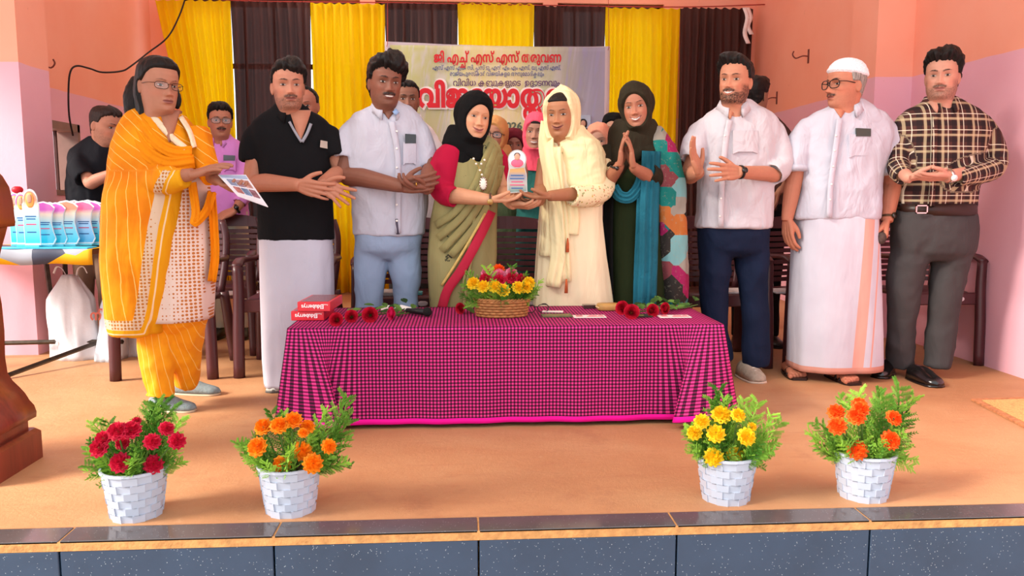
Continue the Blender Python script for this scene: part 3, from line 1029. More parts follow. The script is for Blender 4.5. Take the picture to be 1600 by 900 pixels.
# ------------------------------------------------------------------ roses lying on the table
leaf = MB()
lp = []
for s in range(6):
    t = s / 5; w = .018 * math.sin(math.pi * (t * .93 + .03)) ** .8
    lp += [(-w, t * .06, .003 * math.sin(t * 3) + .004), (0, t * .06, .003 * math.sin(t * 3)), (w, t * .06, .003 * math.sin(t * 3) + .004)]
leaf.add(lp, [(s * 3 + e, s * 3 + e + 1, s * 3 + e + 4, s * 3 + e + 3) for s in range(5) for e in range(2)])
LEAF = leaf.mesh('leaf'); LEAF.materials.append(M_LEAF)
def rose(px, py, face, stem_to, mat, key, label, sc=1.0, leaves=4):
    q = PF(px, py, TT + .027 * sc)
    e = PF(stem_to[0], stem_to[1], TT + .006)
    e[1] = min(e[1], TY1 - .02)
    root = empty('rose', (q[0], q[1], TT)); tag(root, label, 'rose', 'loose roses lying on the checked cloth')
    d = nrm(face)
    put('bloom', flower_data(key, mat, 'r', .026), root, q - d * .018 * sc, d, sc, 1.0)
    s0 = q - d * .016
    MB().ball(tuple(s0), .009, 6).build('calyx', M_STEM, root)
    mid = (s0 + e) / 2; mid[2] = TT + .008
    MB().tube([s0, mid, e], [.0035, .003, .0028], 6, smooth=4).build('stem', M_STEM, root)
    rg = random.Random(px)
    for i in range(leaves):
        t = .25 + .65 * i / max(1, leaves - 1)
        b = s0 + (e - s0) * t; b[2] = TT + .012 + rg.uniform(0, .02)
        o = put('leaf', LEAF, root, b, (rg.uniform(-.5, .5), -.3, 1), rg.uniform(.8, 1.2), rg.uniform(0, 6.28))
rose(525, 499, (-.1, -1, .35), (590, 480), M_ROSE, 'rose', 'dark red rose against the red boxes', 1.0, 3)
rose(549, 494, (.1, -1, .35), (625, 478), M_ROSE, 'rose', 'dark red rose second from the red boxes', .95, 4)
rose(578, 492, (.05, -1, .2), (640, 480), M_ROSE, 'rose', 'large open red rose, third from the red boxes', 1.15, 4)
rose(611, 490, (-.9, -.6, .2), (655, 484), M_ROSEP, 'rosepink', 'bright pink rose bud pointing left beside white paper', 1.0, 4)
rose(719, 482, (-.6, -.8, .1), (745, 476), M_ROSE, 'rose', 'single red rose head between microphone and flower basket', .9, 2)
rose(972, 481, (-.6, -.8, .3), (1035, 474), M_ROSE, 'rose', 'red rose leaning on the gold pouch', 1.1, 4)
rose(987, 487, (-.1, -1, .4), (1050, 476), M_ROSE, 'rose', 'frontmost red rose beside the gold pouch', 1.15, 4)
rose(1020, 485, (.2, -1, .2), (1080, 474), M_ROSE, 'rose', 'red rose above the dark green card', 1.0, 5)
rose(1039, 482, (-.8, -.5, .2), (1090, 476), M_ROSE, 'rose', 'half-hidden red rose beside the last printed card', .95, 5)

# ------------------------------------------------------------------ red boxes, microphone, papers
M_BOX = plain('red_card', '#d5202e', .3, .06, 5, spec=.5)
M_BOXT = plain('box_print_dark', '#7a2a2a', .25, .25, 12, spec=.6)
def gift_box(px, py, z0, w, h, dep, rz, label):
    c = PF(px, py, z0)
    o = empty('red_box', (c[0], c[1], z0), rz)
    M = Matrix.LocRotScale(Vector((c[0], c[1], z0)), o.rotation_euler, None)
    def tr(v): return np.array([(M @ Vector(p))[:] for p in v])
    m = MB(); m.box((0, 0, 0), (w, dep, h), bev=.0015); m.v = [tr(m.v[0])]
    m.build('carton', M_BOX, o, False)
    m = MB(); m.box((.012, .012, h - .001), (w - .012, dep - .012, h + .0008)); m.v = [tr(m.v[0])]
    m.build('lid_print', M_BOXT, o, False)
    a = tr([(w * .80, -.001, h * .70)])[0]; b = tr([(w * .10, -.001, h * .70)])[0]
    lettering('lettering', [('Elduberrys', 0, 0, 1)], h * .62, WHT, o, a, b - a, (0, 0, -1), .02, width=w * .68, lift=.0005)
    a = tr([(w * .93, -.001, h * .78)])[0]; b = tr([(w * .70, -.001, h * .78)])[0]
    lettering('lettering', [('Premium', 0, 0, 1)], h * .22, WHT, o, a, b - a, (0, 0, -1), .01, width=w * .2, lift=.0005)
    tag(o, label, 'box', 'pair of red boxes stacked on the cloth')
gift_box(455, 501, TT, .145, .042, .26, -.02, 'lower red cardboard box in the pair stacked on the cloth')
gift_box(465, 486.5, TT + .043, .145, .042, .26, -.06, 'upper red cardboard box in the pair stacked on the cloth')

mc = PF(668, 488, TT + .02)
mic = empty('microphone', (mc[0], mc[1], TT)); tag(mic, 'black handheld microphone lying on the checked cloth', 'microphone')
MB().ball(tuple(mc + (0, 0, .002)), (.021, .022, .022), 8).build('foam_head', plain('black_foam', '#14110f', .9, .3, 200, .6), mic)
MB().tube([mc + (-.01, .01, 0), mc + (-.10, .10, -.005)], [.016, .012], 12).build('handle', plain('black_plastic', '#161415', .4), mic)
pp = PF(595, 485, TT)
m = MB(); m.loft([np.array([pp + (0, .0, .002), pp + (0, .03, .02), pp + (0, .06, .002)]), np.array([pp + (.10, -.0, .002), pp + (.10, .03, .022), pp + (.10, .06, .002)]), np.array([pp + (.175, -.01, .002), pp + (.175, .0, .006), pp + (.175, .01, .002)])])
tag(m.build('paper_wrap', plain('white_paper', '#ece6de', .8), None, False), 'white paper wrap lying behind the pink rose', 'paper')

def card(px, py, w, d, rz, mat, name, label, cat, h=.003, extra=None, z=None):
    c = PF(px, py, TT if z is None else z)
    o = empty(name, (c[0], c[1], TT if z is None else z), rz)
    M = Matrix.LocRotScale(o.location, o.rotation_euler, None)
    m = MB(); m.box((0, 0, 0), (w, d, h)); m.v = [np.array([(M @ Vector(p))[:] for p in m.v[0]])]
    m.build('sheet', mat, o, False)
    if extra:
        for (x0, x1, y0, y1, mt) in extra:
            m = MB(); m.box((w * x0, d * y0, h - .0005), (w * x1, d * y1, h + .0006)); m.v = [np.array([(M @ Vector(p))[:] for p in m.v[0]])]
            m.build('print', mt, o, False)
    tag(o, label, cat)
    return o
M_CARD = plain('cream_card', '#e8d9d2', .5, .08, 20)
M_PINKP = plain('card_pink_print', '#cf6a72', .5, .3, 30)
M_OLIVE = plain('olive_cover', '#6d6a45', .5, .3, 30)
M_DARKC = plain('dark_cover', '#3a3226', .4, .3, 20)
ex = [(.1, .3, .35, .85, M_PINKP), (.42, .95, .2, .42, M_PINKP), (.5, .75, .55, .8, M_PINKP), (.8, .95, .6, .85, M_PINKP)]
card(848, 496, .14, .075, .03, M_OLIVE, 'booklet', 'olive booklet lying between basket and printed card', 'booklet', .006, [(.1, .9, .3, .5, plain('gold_print', '#a9975a', .5))])
card(897, 497, .15, .075, .0, M_CARD, 'printed_card', 'cream printed card with pink picture in front of the gold pouch', 'card', .003, ex)
card(980, 496, .12, .07, .02, M_DARKC, 'booklet', 'dark green booklet under the red roses', 'booklet', .005, [(.3, .7, .3, .55, plain('gold_print2', '#8f8a3a', .5))])
card(1032, 497, .145, .075, .0, M_CARD, 'printed_card', 'cream printed card with pink picture at the right end of the cloth', 'card', .003, ex)
card(847, 488, .10, .05, -.15, plain('white_paper', '#ece6de', .8), 'paper_sheet', 'white paper corner behind the black spectacles', 'paper', .002)
card(912, 482, .062, .05, .0, plain('smoked_glass', '#3c2c26', .15, .1, 5, spec=.7), 'phone', 'dark glassy phone beside the gold pouch', 'phone', .016)
# pouch
pc_ = PF(936, 486, TT)
m = MB()
m.loft([ell((pc_[0] + .055, pc_[1] + .045, TT + z), .058 * s_, .045 * s_, 28, 4) for z, s_ in ((0, .94), (.006, 1.0), (.02, 1.0), (.026, .97), (.030, .9))])
po = m.build('pouch', plain('gold_leather', '#b58a4c', .45, .12, 20, .1), None); tag(po, 'tan gold pouch on the cloth beside the red roses', 'pouch')
po2 = MB().tube([(pc_[0] + .0, pc_[1] + .01, TT + .014), (pc_[0] - .006, pc_[1] + .045, TT + .015), (pc_[0] + .0, pc_[1] + .08, TT + .014)], .004, 6, smooth=3).build('zip_edge', plain('gold_leather_light', '#d8b985', .4), po)
# spectacles on table
M_BLK = plain('black_frame', '#141010', .3, .05, 5, spec=.5)
def spectacles(name, c, xd, ud, w, h, mat, parent=None, label=None, r=.0018, temple=.0, lens=True, y3=None):
    """two rims, bridge, temples, in the plane (xd, ud) centred at c"""
    xd, ud = nrm(xd), nrm(ud); nd = np.cross(xd, ud)       # nd points to the viewer's side when xd=right, ud=up -> -nd? handled by caller
    o = empty(name, tuple(c)) if parent is None else None
    host = o
    a = np.linspace(0, 2 * math.pi, 25)
    rr = (np.abs(np.cos(a)) ** 3.2 + np.abs(np.sin(a)) ** 3.2) ** (-1 / 3.2)
    fr = MB()
    for s in (-1, 1):
        q = np.asarray(c) + np.outer(s * (w * .27) + rr * np.cos(a) * w * .215, xd) + np.outer(rr * np.sin(a) * h * .5, ud)
        fr.tube(q, r, 6)
    fr.tube([np.asarray(c) - xd * w * .07 + ud * h * .15, np.asarray(c) + ud * h * .25, np.asarray(c) + xd * w * .07 + ud * h * .15], r, 6, smooth=3)
    if temple:
        for s in (-1, 1):
            b = np.asarray(c) + xd * s * w * .49 + ud * h * .25
            fr.tube([b, b - nd * temple * .5 + xd * s * .004, b - nd * temple + xd * s * .003 - ud * .012], r, 6, smooth=3)
    return fr, o
M_LENS = NT('spectacle_lens'); _tp = M_LENS.n('ShaderNodeBsdfTransparent'); _gl = M_LENS.n('ShaderNodeBsdfGlossy'); _gl.inputs['Roughness'].default_value = .05
_mx = M_LENS.n('ShaderNodeMixShader'); _mx.inputs[0].default_value = .035
M_LENS.l(_tp.outputs[0], _mx.inputs[1]); M_LENS.l(_gl.outputs[0], _mx.inputs[2]); M_LENS.l(_mx.outputs[0], M_LENS.out.inputs[0]); M_LENS = M_LENS.m
c = PF(838, 482, TT + .018)
fr, o = spectacles('spectacles', c, (1, .25, 0), (0, -.1, 1), .125, .036, M_BLK, r=.0022, temple=.1)
fr.build('rims', M_BLK, o); tag(o, 'black-rimmed spectacles standing on the cloth beside the basket', 'spectacles')

# ------------------------------------------------------------------ chairs
M_CHAIR = plain('maroon_plastic', '#4d2327', .38, .12, 5, .05, 40, spec=.5)
M_CHLOGO = plain('chair_badge', '#e8d8dc', .4)
def chair_proto():
    r = empty('plastic_chair')
    m = MB()
    m.loft([ell((0, 0, z), .225 * s, .215 * s, 28, 5) for z, s in ((.405, .96), (.41, 1), (.425, 1), (.43, .97))])
    m.build('seat', M_CHAIR, r)
    m = MB(); m.box((-.23, -.225, .36), (.23, -.195, .43), bev=.006); m.build('front_apron', M_CHAIR, r, False)
    MB().loft([ell((.12, -.226, .395 + z), .03 * s, .004, 16, 2) for z, s in ((-.014, .5), (-.008, .9), (0, 1), (.008, .9), (.014, .5))]).build('badge', M_CHLOGO, r)
    for s in (-1, 1):
        # front leg rising into the arm
        m = MB(); m.tube([(s * .256, -.235, 0), (s * .252, -.23, .25), (s * .246, -.222, .45), (s * .246, -.222, .62)], [.032, .032, .031, .028], 8, smooth=4, flat=.8); m.build('leg', M_CHAIR, r)
        m = MB(); m.tube([(s * .25, .27, 0), (s * .235, .22, .25), (s * .22, .2, .43)], [.03, .03, .028], 8, smooth=4, flat=.8); m.build('leg', M_CHAIR, r)
        m = MB(); m.tube([(s * .246, -.235, .615), (s * .25, -.15, .64), (s * .25, .0, .635), (s * .24, .15, .63), (s * .225, .235, .64)], [.03, .034, .032, .028, .024], 8, smooth=4, flat=.5, up=(0, 0, 1)); m.build('armrest', M_CHAIR, r)
        m = MB(); m.tube([(s * .2, .2, .42), (s * .225, .235, .6), (s * .228, .265, .75), (s * .205, .285, .85)], [.022, .022, .022, .020], 8, smooth=4, flat=.7); m.build('back_post', M_CHAIR, r)
    def by(z): return .2 + (z - .42) * .2
    for k in range(9):
        z = .47 + .036 * k
        m = MB()
        pts = [(x, by(z) + .05 * (1 - (x / .21) ** 2), z) for x in np.linspace(-.215, .215, 9)]
        rings = [np.array([(p[0], p[1] - .005, p[2] - .013), (p[0], p[1] + .005, p[2] - .013), (p[0], p[1] + .005, p[2] + .013), (p[0], p[1] - .005, p[2] + .013)]) for p in pts]
        m.loft(rings); m.build('back_slat', M_CHAIR, r, False)
    m = MB()
    rings = []
    for x in np.linspace(-.21, .21, 11):
        top = .87 - .02 * (x / .21) ** 2
        y = by(.82) + .05 * (1 - (x / .21) ** 2)
        rings.append(np.array([(x, y - .007, .79), (x, y + .007, .79), (x, y + .012, top), (x, y - .004, top)]))
    m.loft(rings); m.build('top_rail', M_CHAIR, r, False)
    return r
ch0 = chair_proto()
chairs = [(275, 4.62, 0.03, 'behind the woman in yellow'), (458, 4.65, .02, 'behind the man in the black polo'), (632, 4.70, 0, 'behind the man in white shirt and light jeans'),
          (796, 4.70, 0, 'in the gap between the saree woman and the girl in cream'), (956, 4.70, 0, 'behind the girl in cream'), (1114, 4.70, 0, 'behind the bearded man in dark jeans'),
          (1272, 4.70, 0, 'behind the man in the white cap'), (1432, 4.70, 0, 'behind the man in the plaid shirt'), (345, 5.26, .05, 'in front of the man in the pink shirt')]
for i, (px, Y, rz, w_) in enumerate(chairs):
    o = ch0 if i == 0 else copy_tree(ch0)
    x = P(px, 500, Y)[0]
    o.location = (x, Y, 0); o.rotation_euler = (0, 0, rz)
    tag(o, 'dark maroon plastic armchair ' + w_, 'chair', 'maroon plastic chairs behind the people')

# things left lying on chair seats
def small(name, px, Y, z, w, d, h, col, label, cat):
    x = P(px, 450, Y)[0]
    m = MB(); m.box((x - w / 2, Y - d / 2, z), (x + w / 2, Y + d / 2, z + h), bev=min(h * .3, .003))
    tag(m.build(name, plain(name + '_' + col[1:], col, .5, .2, 30), None, False), label, cat)
small('book', 603, 4.62, .431, .13, .17, .022, '#b9b2b0', 'grey book on the chair behind light jeans', 'book')
small('packet', 656, 4.60, .431, .03, .06, .018, '#6fd0d8', 'small turquoise packet on a chair seat', 'packet')
small('magazine', 1150, 4.62, .431, .15, .2, .012, '#e6e0de', 'white magazine on the chair between dark jeans legs', 'magazine')
small('magazine', 1225, 4.60, .431, .17, .2, .01, '#cfc8cc', 'open magazine on the chair beside the white mundu', 'magazine')
# ------------------------------------------------------------------ lectern at the left edge
def woodmat(name, c):
    t = NT(name)
    v = t.coord('Object', scale=(6, 6, .6))
    n = t.noise(v, 5, 5, .6, .5)
    c = lin(c)
    t.col(t.ramp(n, [(0.3, tuple(x * .7 for x in c)), (0.7, tuple(x * 1.2 for x in c))])); t.set(.32, 0, .45)
    return t.m
M_LECT = woodmat('lectern_wood', '#7a3526')
lec = empty('lectern', (-2.0, 2.93, 0)); tag(lec, 'reddish-brown wooden lectern with stepped base at the left edge', 'lectern')
def rect(x1, y0, y1, z, x0=None, b=.01):
    x0 = -4.0 - x1 if x0 is None else x0
    return np.array([(x0 + b, y0, z), (x1 - b, y0, z), (x1, y0 + b, z), (x1, y1 - b, z), (x1 - b, y1, z), (x0 + b, y1, z), (x0, y1 - b, z), (x0, y0 + b, z)])
def lz(y): return 1 - (y - 305) / 403.0
def lx(px): return float(P(px, 500, 3.08)[0])
MB().loft([rect(-1.612, 2.76, 3.10, 0), rect(-1.612, 2.76, 3.10, .105), rect(-1.628, 2.77, 3.09, .118)]).build('plinth', M_LECT, lec, False)
MB().loft([rect(-1.645, 2.785, 3.075, .118), rect(-1.645, 2.785, 3.075, .165), rect(-1.655, 2.79, 3.07, .172)]).build('plinth_step', M_LECT, lec, False)
prof = [(.17, 53), (.19, 54), (.215, 51), (.235, 44), (.245, 42), (.262, 38), (.285, 30), (.31, 20), (.34, 13), (.40, 11), (.50, 13), (.60, 12), (.68, 8), (.74, 10), (.80, 17), (.86, 26), (.89, 30)]
MB().loft([rect(lx(p), 2.80, 3.06, z) for z, p in prof]).build('shaft', M_LECT, lec, True)
prof = [(.885, 31), (.90, 33), (.92, 32), (.98, 31), (1.03, 27), (1.07, 18), (1.10, 6), (1.12, -10)]
MB().loft([rect(lx(p), 2.72, 3.10, z) for z, p in prof]).build('reading_top', M_LECT, lec, True)

# ------------------------------------------------------------------ side table with mementos
def patchmat():
    t = NT('patterned_tablecloth')
    v = t.coord('Object', scale=(1, 1, 1.2))
    vo = t.n('ShaderNodeTexVoronoi'); vo.inputs['Scale'].default_value = 6.5; t.l(v, vo.inputs['Vector'])
    sepc = t.n('ShaderNodeSeparateXYZ'); t.l(vo.outputs['Color'], sepc.inputs[0])
    c = t.ramp(sepc.outputs['X'], [(0.0, lin('#3d4356')), (0.35, lin('#e8ae12')), (0.6, lin('#3d4356')), (0.78, lin('#9aa0ac')), (0.86, lin('#3d4356'))], 'CONSTANT')
    t.col(c); t.set(.5, 0, .3)
    return t.m
T0 = P(-10, 395, 4.72); T1 = P(178, 374, 4.95)
tz = .70
x0, x1 = -3.05, float(T1[0]) + .02
st = empty('side_table', ((x0 + x1) / 2, 4.85, 0)); tag(st, 'steel-framed side table carrying the row of mementos', 'table')
M_STEEL = plain('dark_steel', '#4a4038', .4, .3, 30, metal=.6)
MB().box((x0, 4.62, tz - .03), (x1, 5.08, tz - .004)).build('tabletop', M_TABLE, st, False)
def leg(a, b, r=.016):
    MB().tube([a, b], r, 4).build('leg', M_STEEL, st, False)
for pxt, pyt, pxb, pyb in ((70, 400, 92, 556), (101, 400, 108, 549), (183, 430, 197, 556)):
    b = PF(pxb, pyb); a = P(pxt, pyt, b[1]); a[2] = tz - .03
    leg(a, b)
leg((x0 + .06, 4.7, tz - .03), (x0 + .04, 4.68, 0)); leg((x0 + .06, 5.0, tz - .03), (x0 + .04, 5.03, 0))
MB().tube([P(5, 536, 4.95), P(86, 534, 4.95)], .014, 4).build('crossbar', M_STEEL, st, False)
MB().tube([P(104, 534, 5.02), P(192, 534, 4.95)], .014, 4).build('crossbar', M_STEEL, st, False)
MB().tube([PF(8, 588, .015), P(150, 536, 4.97)], .014, 4).build('brace', M_STEEL, st, False)
m = MB()
u = np.linspace(0, 1, 40)
rings = []
for (dy, z) in ((.46, tz), (.0, tz + .001), (-.008, tz - .005), (-.012, tz - .04), (-.008, tz - .085)):
    rings.append(np.stack([x0 + (x1 - x0) * u, 4.62 + dy + .004 * np.sin(u * 25), z + (0.004 * np.sin(u * 18) if dy < 0 else 0) * np.ones(40)], 1))
m.loft(rings, cap=False, closed=False)
o = m.build('side_tablecloth', patchmat()); s_ = o.modifiers.new('t', 'SOLIDIFY'); s_.thickness = .002; s_.offset = 1
tag(o, 'navy, yellow and white patterned cloth on the side table', 'tablecloth')
tq = tz + .004
MB_strip = MB().box((x0 + .03, 4.62, tq - .002), (x1 - .03, 4.75, tq + .003))
tag(MB_strip.build('cloth_runner', plain('cyan_runner', '#3fb6d8', .5, .2, 20), None, False), 'cyan runner strip under the mementos on the side table', 'runner')

def mementomat(name, top, mid, bot):
    t = NT(name)
    tc = t.n('ShaderNodeTexCoord'); sep = t.n('ShaderNodeSeparateXYZ'); t.l(tc.outputs['Generated'], sep.inputs[0])
    n = t.noise(t.coord('Generated', scale=(2, 2, 14)), 3, 4, .7)
    z = t.math('ADD', sep.outputs['Z'], t.math('MULTIPLY', t.math('SUBTRACT', n, .5), .08))
    c = t.ramp(z, [(0.05, lin(bot)), (0.45, lin(mid)), (0.72, lin('#e9d6c2')), (0.82, lin(top)), (1, lin(top))])
    t.col(c); t.set(.12, 0, .6)
    return t.m
MMAT = [mementomat('memento_print_a', '#d66ac8', '#7fd0e8', '#22c2dc'), mementomat('memento_print_b', '#ee8a6a', '#8fd8ea', '#2fc6de'), mementomat('memento_print_c', '#f26a9a', '#a0cdf2', '#4ab6e6')]
M_ACR = plain('clear_acrylic_edge', '#e6f4fa', .1, .03, 4, spec=.7)
M_TXT = plain('memento_text', '#2c5f9a', .5)
M_TXTR = plain('memento_text_red', '#d04a72', .5)
def outline(kind):
    if kind == 'shield':        # curved sides, arched top
        p = [(-.30, 0), (.34, 0), (.46, .12), (.36, .30), (.30, .5), (.36, .72), (.48, .86), (.30, .95), (0, 1.0), (-.3, .97), (-.42, .93), (-.42, .6), (-.40, .3)]
    else:                       # straight plate with a round portrait top
        p = [(-.36, 0), (.36, 0), (.37, .40), (.38, .72), (.36, .74)] + [(.33 * math.cos(a), .80 + .20 * math.sin(a)) for a in np.linspace(-.2, math.pi + .2, 11)] + [(-.36, .74), (-.38, .72), (-.37, .4)]
    return np.array(p)
def memento(px, py, w_px, h_px, Y, kind, mi, label):
    c = P(px, py, Y); s = 1250 / Y
    w, h = w_px / s, h_px / s
    o = empty('memento', (c[0], c[1], tq + .003))
    z0 = tq + .003
    p = outline(kind)
    def ring(sc, y): return np.array([(c[0] + q[0] * w * sc, Y + y, z0 + .012 + (q[1] - .5) * h * (sc) + .5 * h) for q in p])
    MB().loft([ring(1.0, -.004), ring(1.0, .004)]).build('plate', M_ACR, o, False)
    MB().loft([ring(.93, -.0055), ring(.93, -.0042)]).build('print', MMAT[mi], o, False)
    MB().box((c[0] - .3 * w, Y - .02, z0), (c[0] + .34 * w, Y + .02, z0 + .013), bev=.002).build('foot', plain('cyan_acrylic', '#5fd0e4', .15, .05, 5, spec=.6), o, False)
    for (zz, ww, mt) in ((.50, .26, M_TXT), (.455, .22, M_TXT), (.36, .24, M_TXTR), (.22, .22, M_TXT)):
        MB().box((c[0] - ww * w, Y - .0062, z0 + .012 + zz * h), (c[0] + ww * w * .9, Y - .0054, z0 + .012 + (zz + .022) * h)).build('text_line', mt, o, False)
    if kind == 'portrait':
        MB().ball((c[0], Y - .006, z0 + .012 + .80 * h), (.2 * w, .003, .14 * h), 8).build('portrait_scarf', plain('portrait_orange', '#f0a050', .5, .2, 20), o)
        MB().ball((c[0] - .01 * w, Y - .009, z0 + .012 + .83 * h), (.12 * w, .003, .085 * h), 8).build('portrait_face', plain('portrait_skin', '#c99a80', .6), o)
    tag(o, label, 'memento', 'mementos lined up on the side table')
MEM = [(28, 378, 26, 78, 4.80, 'portrait', 0, 'memento with round portrait half hidden behind the lectern'), (38, 380, 28, 78, 4.76, 'portrait', 2, 'memento with round portrait second from the lectern'),
       (52, 380, 32, 84, 4.70, 'portrait', 1, 'front memento with orange-scarfed portrait on top'),
       (72, 378, 34, 65, 4.74, 'shield', 0, 'violet-topped shield memento right of the portrait ones'), (82, 376, 30, 63, 4.80, 'shield', 0, 'second violet-topped shield memento in the row'),
       (91, 376, 30, 63, 4.77, 'shield', 0, 'third violet-topped shield memento in the row'), (100, 374, 30, 63, 4.84, 'shield', 2, 'pale pink-topped shield memento in the middle of the row'),
       (108, 375, 34, 66, 4.78, 'shield', 1, 'orange-topped shield memento in the front of the row'), (120, 373, 32, 65, 4.86, 'shield', 1, 'second orange-topped shield memento in the row'),
       (133, 372, 34, 65, 4.82, 'shield', 2, 'pink-topped shield memento fourth from the right end'), (141, 371, 32, 65, 4.90, 'shield', 2, 'pink-topped shield memento third from the right end'),
       (147, 370, 30, 64, 4.86, 'shield', 0, 'shield memento next to last at the right end'), (151, 369, 32, 63, 4.93, 'shield', 2, 'rearmost shield memento at the right end of the row')]
for a in MEM: memento(*a)
rc = P(28, 307, 4.80); rc[2] = tq + .003 + .012 + 78 / (1250 / 4.80) + .012
m = MB(); m.ball(tuple(rc), (.03, .03, .022), 7); rb_ = m.build('ribbon_bow', plain('red_ribbon', '#c01828', .5)); 
tag(rb_, 'small red ribbon bow above the mementos by the lectern', 'ribbon')

# plastic bags, brown bag, under the side table
def bag(px0, px1, pyt, pyb, Y, mat, label, seed, name='plastic_bag', handle=True):
    a, b = P(px0, pyb, Y), P(px1, pyb, Y)
    zt = P(px0, pyt, Y)[2]
    cx, hw = (a[0] + b[0]) / 2, (b[0] - a[0]) / 2
    rg = np.random.RandomState(seed); ph = rg.rand(4) * 6
    rings = []
    for t in np.linspace(0, 1, 18):
        w = hw * (1.0 - .18 * t - .55 * max(0, t - .72) / .28)
        d = .11 * (1 - .75 * t) + .012
        f = lambda an, t=t: .07 * np.sin(5 * an + ph[0] + 3 * t) + .05 * np.sin(9 * an + ph[1] - 4 * t) + .03 * np.sin(14 * an + ph[2] + 6 * t)
        rings.append(ell((cx - .02 * t + .02 * math.sin(3 * t + ph[3]), Y + .02 * t, .0 + zt * t), w, d, 40, 2.6, 0, f))
    o = empty(name, (cx, Y, 0))
    MB().loft(rings).build('sack', mat, o)
    if handle:
        for s in (-1, 1):
            p = np.array([cx - .02 + s * hw * .2, Y + .02, zt - .01])
            MB().tube([p, p + (s * .02, -.01, .05), p + (s * .05, -.01, .06), p + (s * .07, -.01, .02)], .007, 6, smooth=3, flat=.4).build('handle', mat, o)
    tag(o, label, 'bag')
    return o
M_BAG = plain('white_polythene', '#e6e1e4', .35, .06, 8, .5, 12, spec=.5)
bg = bag(84, 160, 430, 552, 5.05, M_BAG, 'white plastic bag with red print under the side table', 2)
a = P(140, 496, 4.95)
lettering('lettering', [('നി', 0, 0, 1)], 20 / 250, plain('bag_print', '#d8705c', .6), bg, P(141, 500, 4.955), (1, .05, 0), (0, .05, 1), .03, width=20 / 250, lift=0)
bag(159, 200, 445, 556, 5.0, plain('pale_polythene', '#dfe6ee', .35, .05, 8, .4, 12), 'pale bluish plastic bag standing beside the table leg', 5, handle=False)
bag(196, 238, 480, 556, 5.15, plain('grey_polythene', '#cfc4c2', .4, .06, 8, .4, 12), 'greyish plastic bag behind the woman in yellow', 8, handle=False)

# door mat
a, b, c = PF(1517, 626), PF(1660, 622), PF(1625, 682)
a[2] = b[2] = c[2] = 0
d_ = b + c - a
mt = empty('door_mat', tuple(a)); tag(mt, 'worn jute door mat with brown border by the right wall', 'mat')
def quad(s0, z0, z1):
    ctr = (a + d_) / 2
    q = [ctr + (p - ctr) * s0 for p in (a, c, d_, b)]
    return [np.array([(p[0], p[1], z0) for p in q]), np.array([(p[0], p[1], z1) for p in q])]
MB().loft(quad(1.0, .001, .010)).build('border', plain('mat_border', '#b5774e', .9, .3, 40, .6), mt, False)
MB().loft(quad(.86, .004, .013)).build('pile', plain('jute', '#cfa868', .95, .3, 120, .9, 150), mt, False)
# ------------------------------------------------------------------ people: tools
def skin_mat():
    t = NT('skin')
    a = t.attr('Col')
    n = t.noise(t.coord('Object'), 30, 3)
    c = t.mix(.18, a.outputs['Color'], t.ramp(n, [(0.3, (.55, .5, .5)), (0.7, (1, 1, 1))]), 'MULTIPLY')
    t.col(c); t.set(.55, 0, .28)
    t.b.inputs['Subsurface Weight'].default_value = 0.0
    t.bump(t.noise(t.coord('Object'), 350, 2), .06, .003)
    return t.m
M_SKIN = skin_mat()
def eye_mat():
    t = NT('eye'); t.col(t.attr('Col').outputs['Color']); t.set(.12, 0, .5); return t.m
M_EYE = eye_mat()
def hair_mat(name, c, grey=0.0):
    t = NT(name)
    v = t.coord('Object', scale=(1, 1, .22))
    n = t.noise(v, 130, 3, .6)
    c = lin(c)
    col = t.ramp(n, [(0.3, tuple(x * .5 for x in c)), (0.75, tuple(min(1, x * 1.7) for x in c))])
    t.col(col); t.set(.55, 0, .22)
    t.bump(n, .55, .006)
    return t.m
M_HAIR = hair_mat('black_hair', '#17110f')
M_HAIRG = hair_mat('grey_hair', '#8c857e')
M_HAIRD = hair_mat('short_dark_hair', '#2a1d19')
M_NAIL = plain('nail', '#d8a893', .3)

_PZ = np.array([-.13, -.09, -.05, -.025, -.010, .0, .010, .022, .042, .062, .082, .100, .118, .138, .160, .182, .200, .213, .221, .2250])
_PF = np.array([.040, .042, .046, .052, .070, .082, .090, .0935, .0945, .0945, .0935, .0920, .0925, .0965, .0955, .0870, .0720, .0510, .0300, .0040])
_PB = np.array([.080, .072, .068, .068, .068, .069, .070, .071, .073, .077, .083, .090, .096, .100, .101, .096, .084, .064, .040, .0040])
_PW = np.array([.066, .058, .054, .0535, .0535, .054, .0555, .0585, .0635, .0675, .0700, .0715, .0730, .0745, .0740, .0690, .0580, .0430, .0260, .0030])

def g(x, s): return np.exp(-(x / s) ** 2)

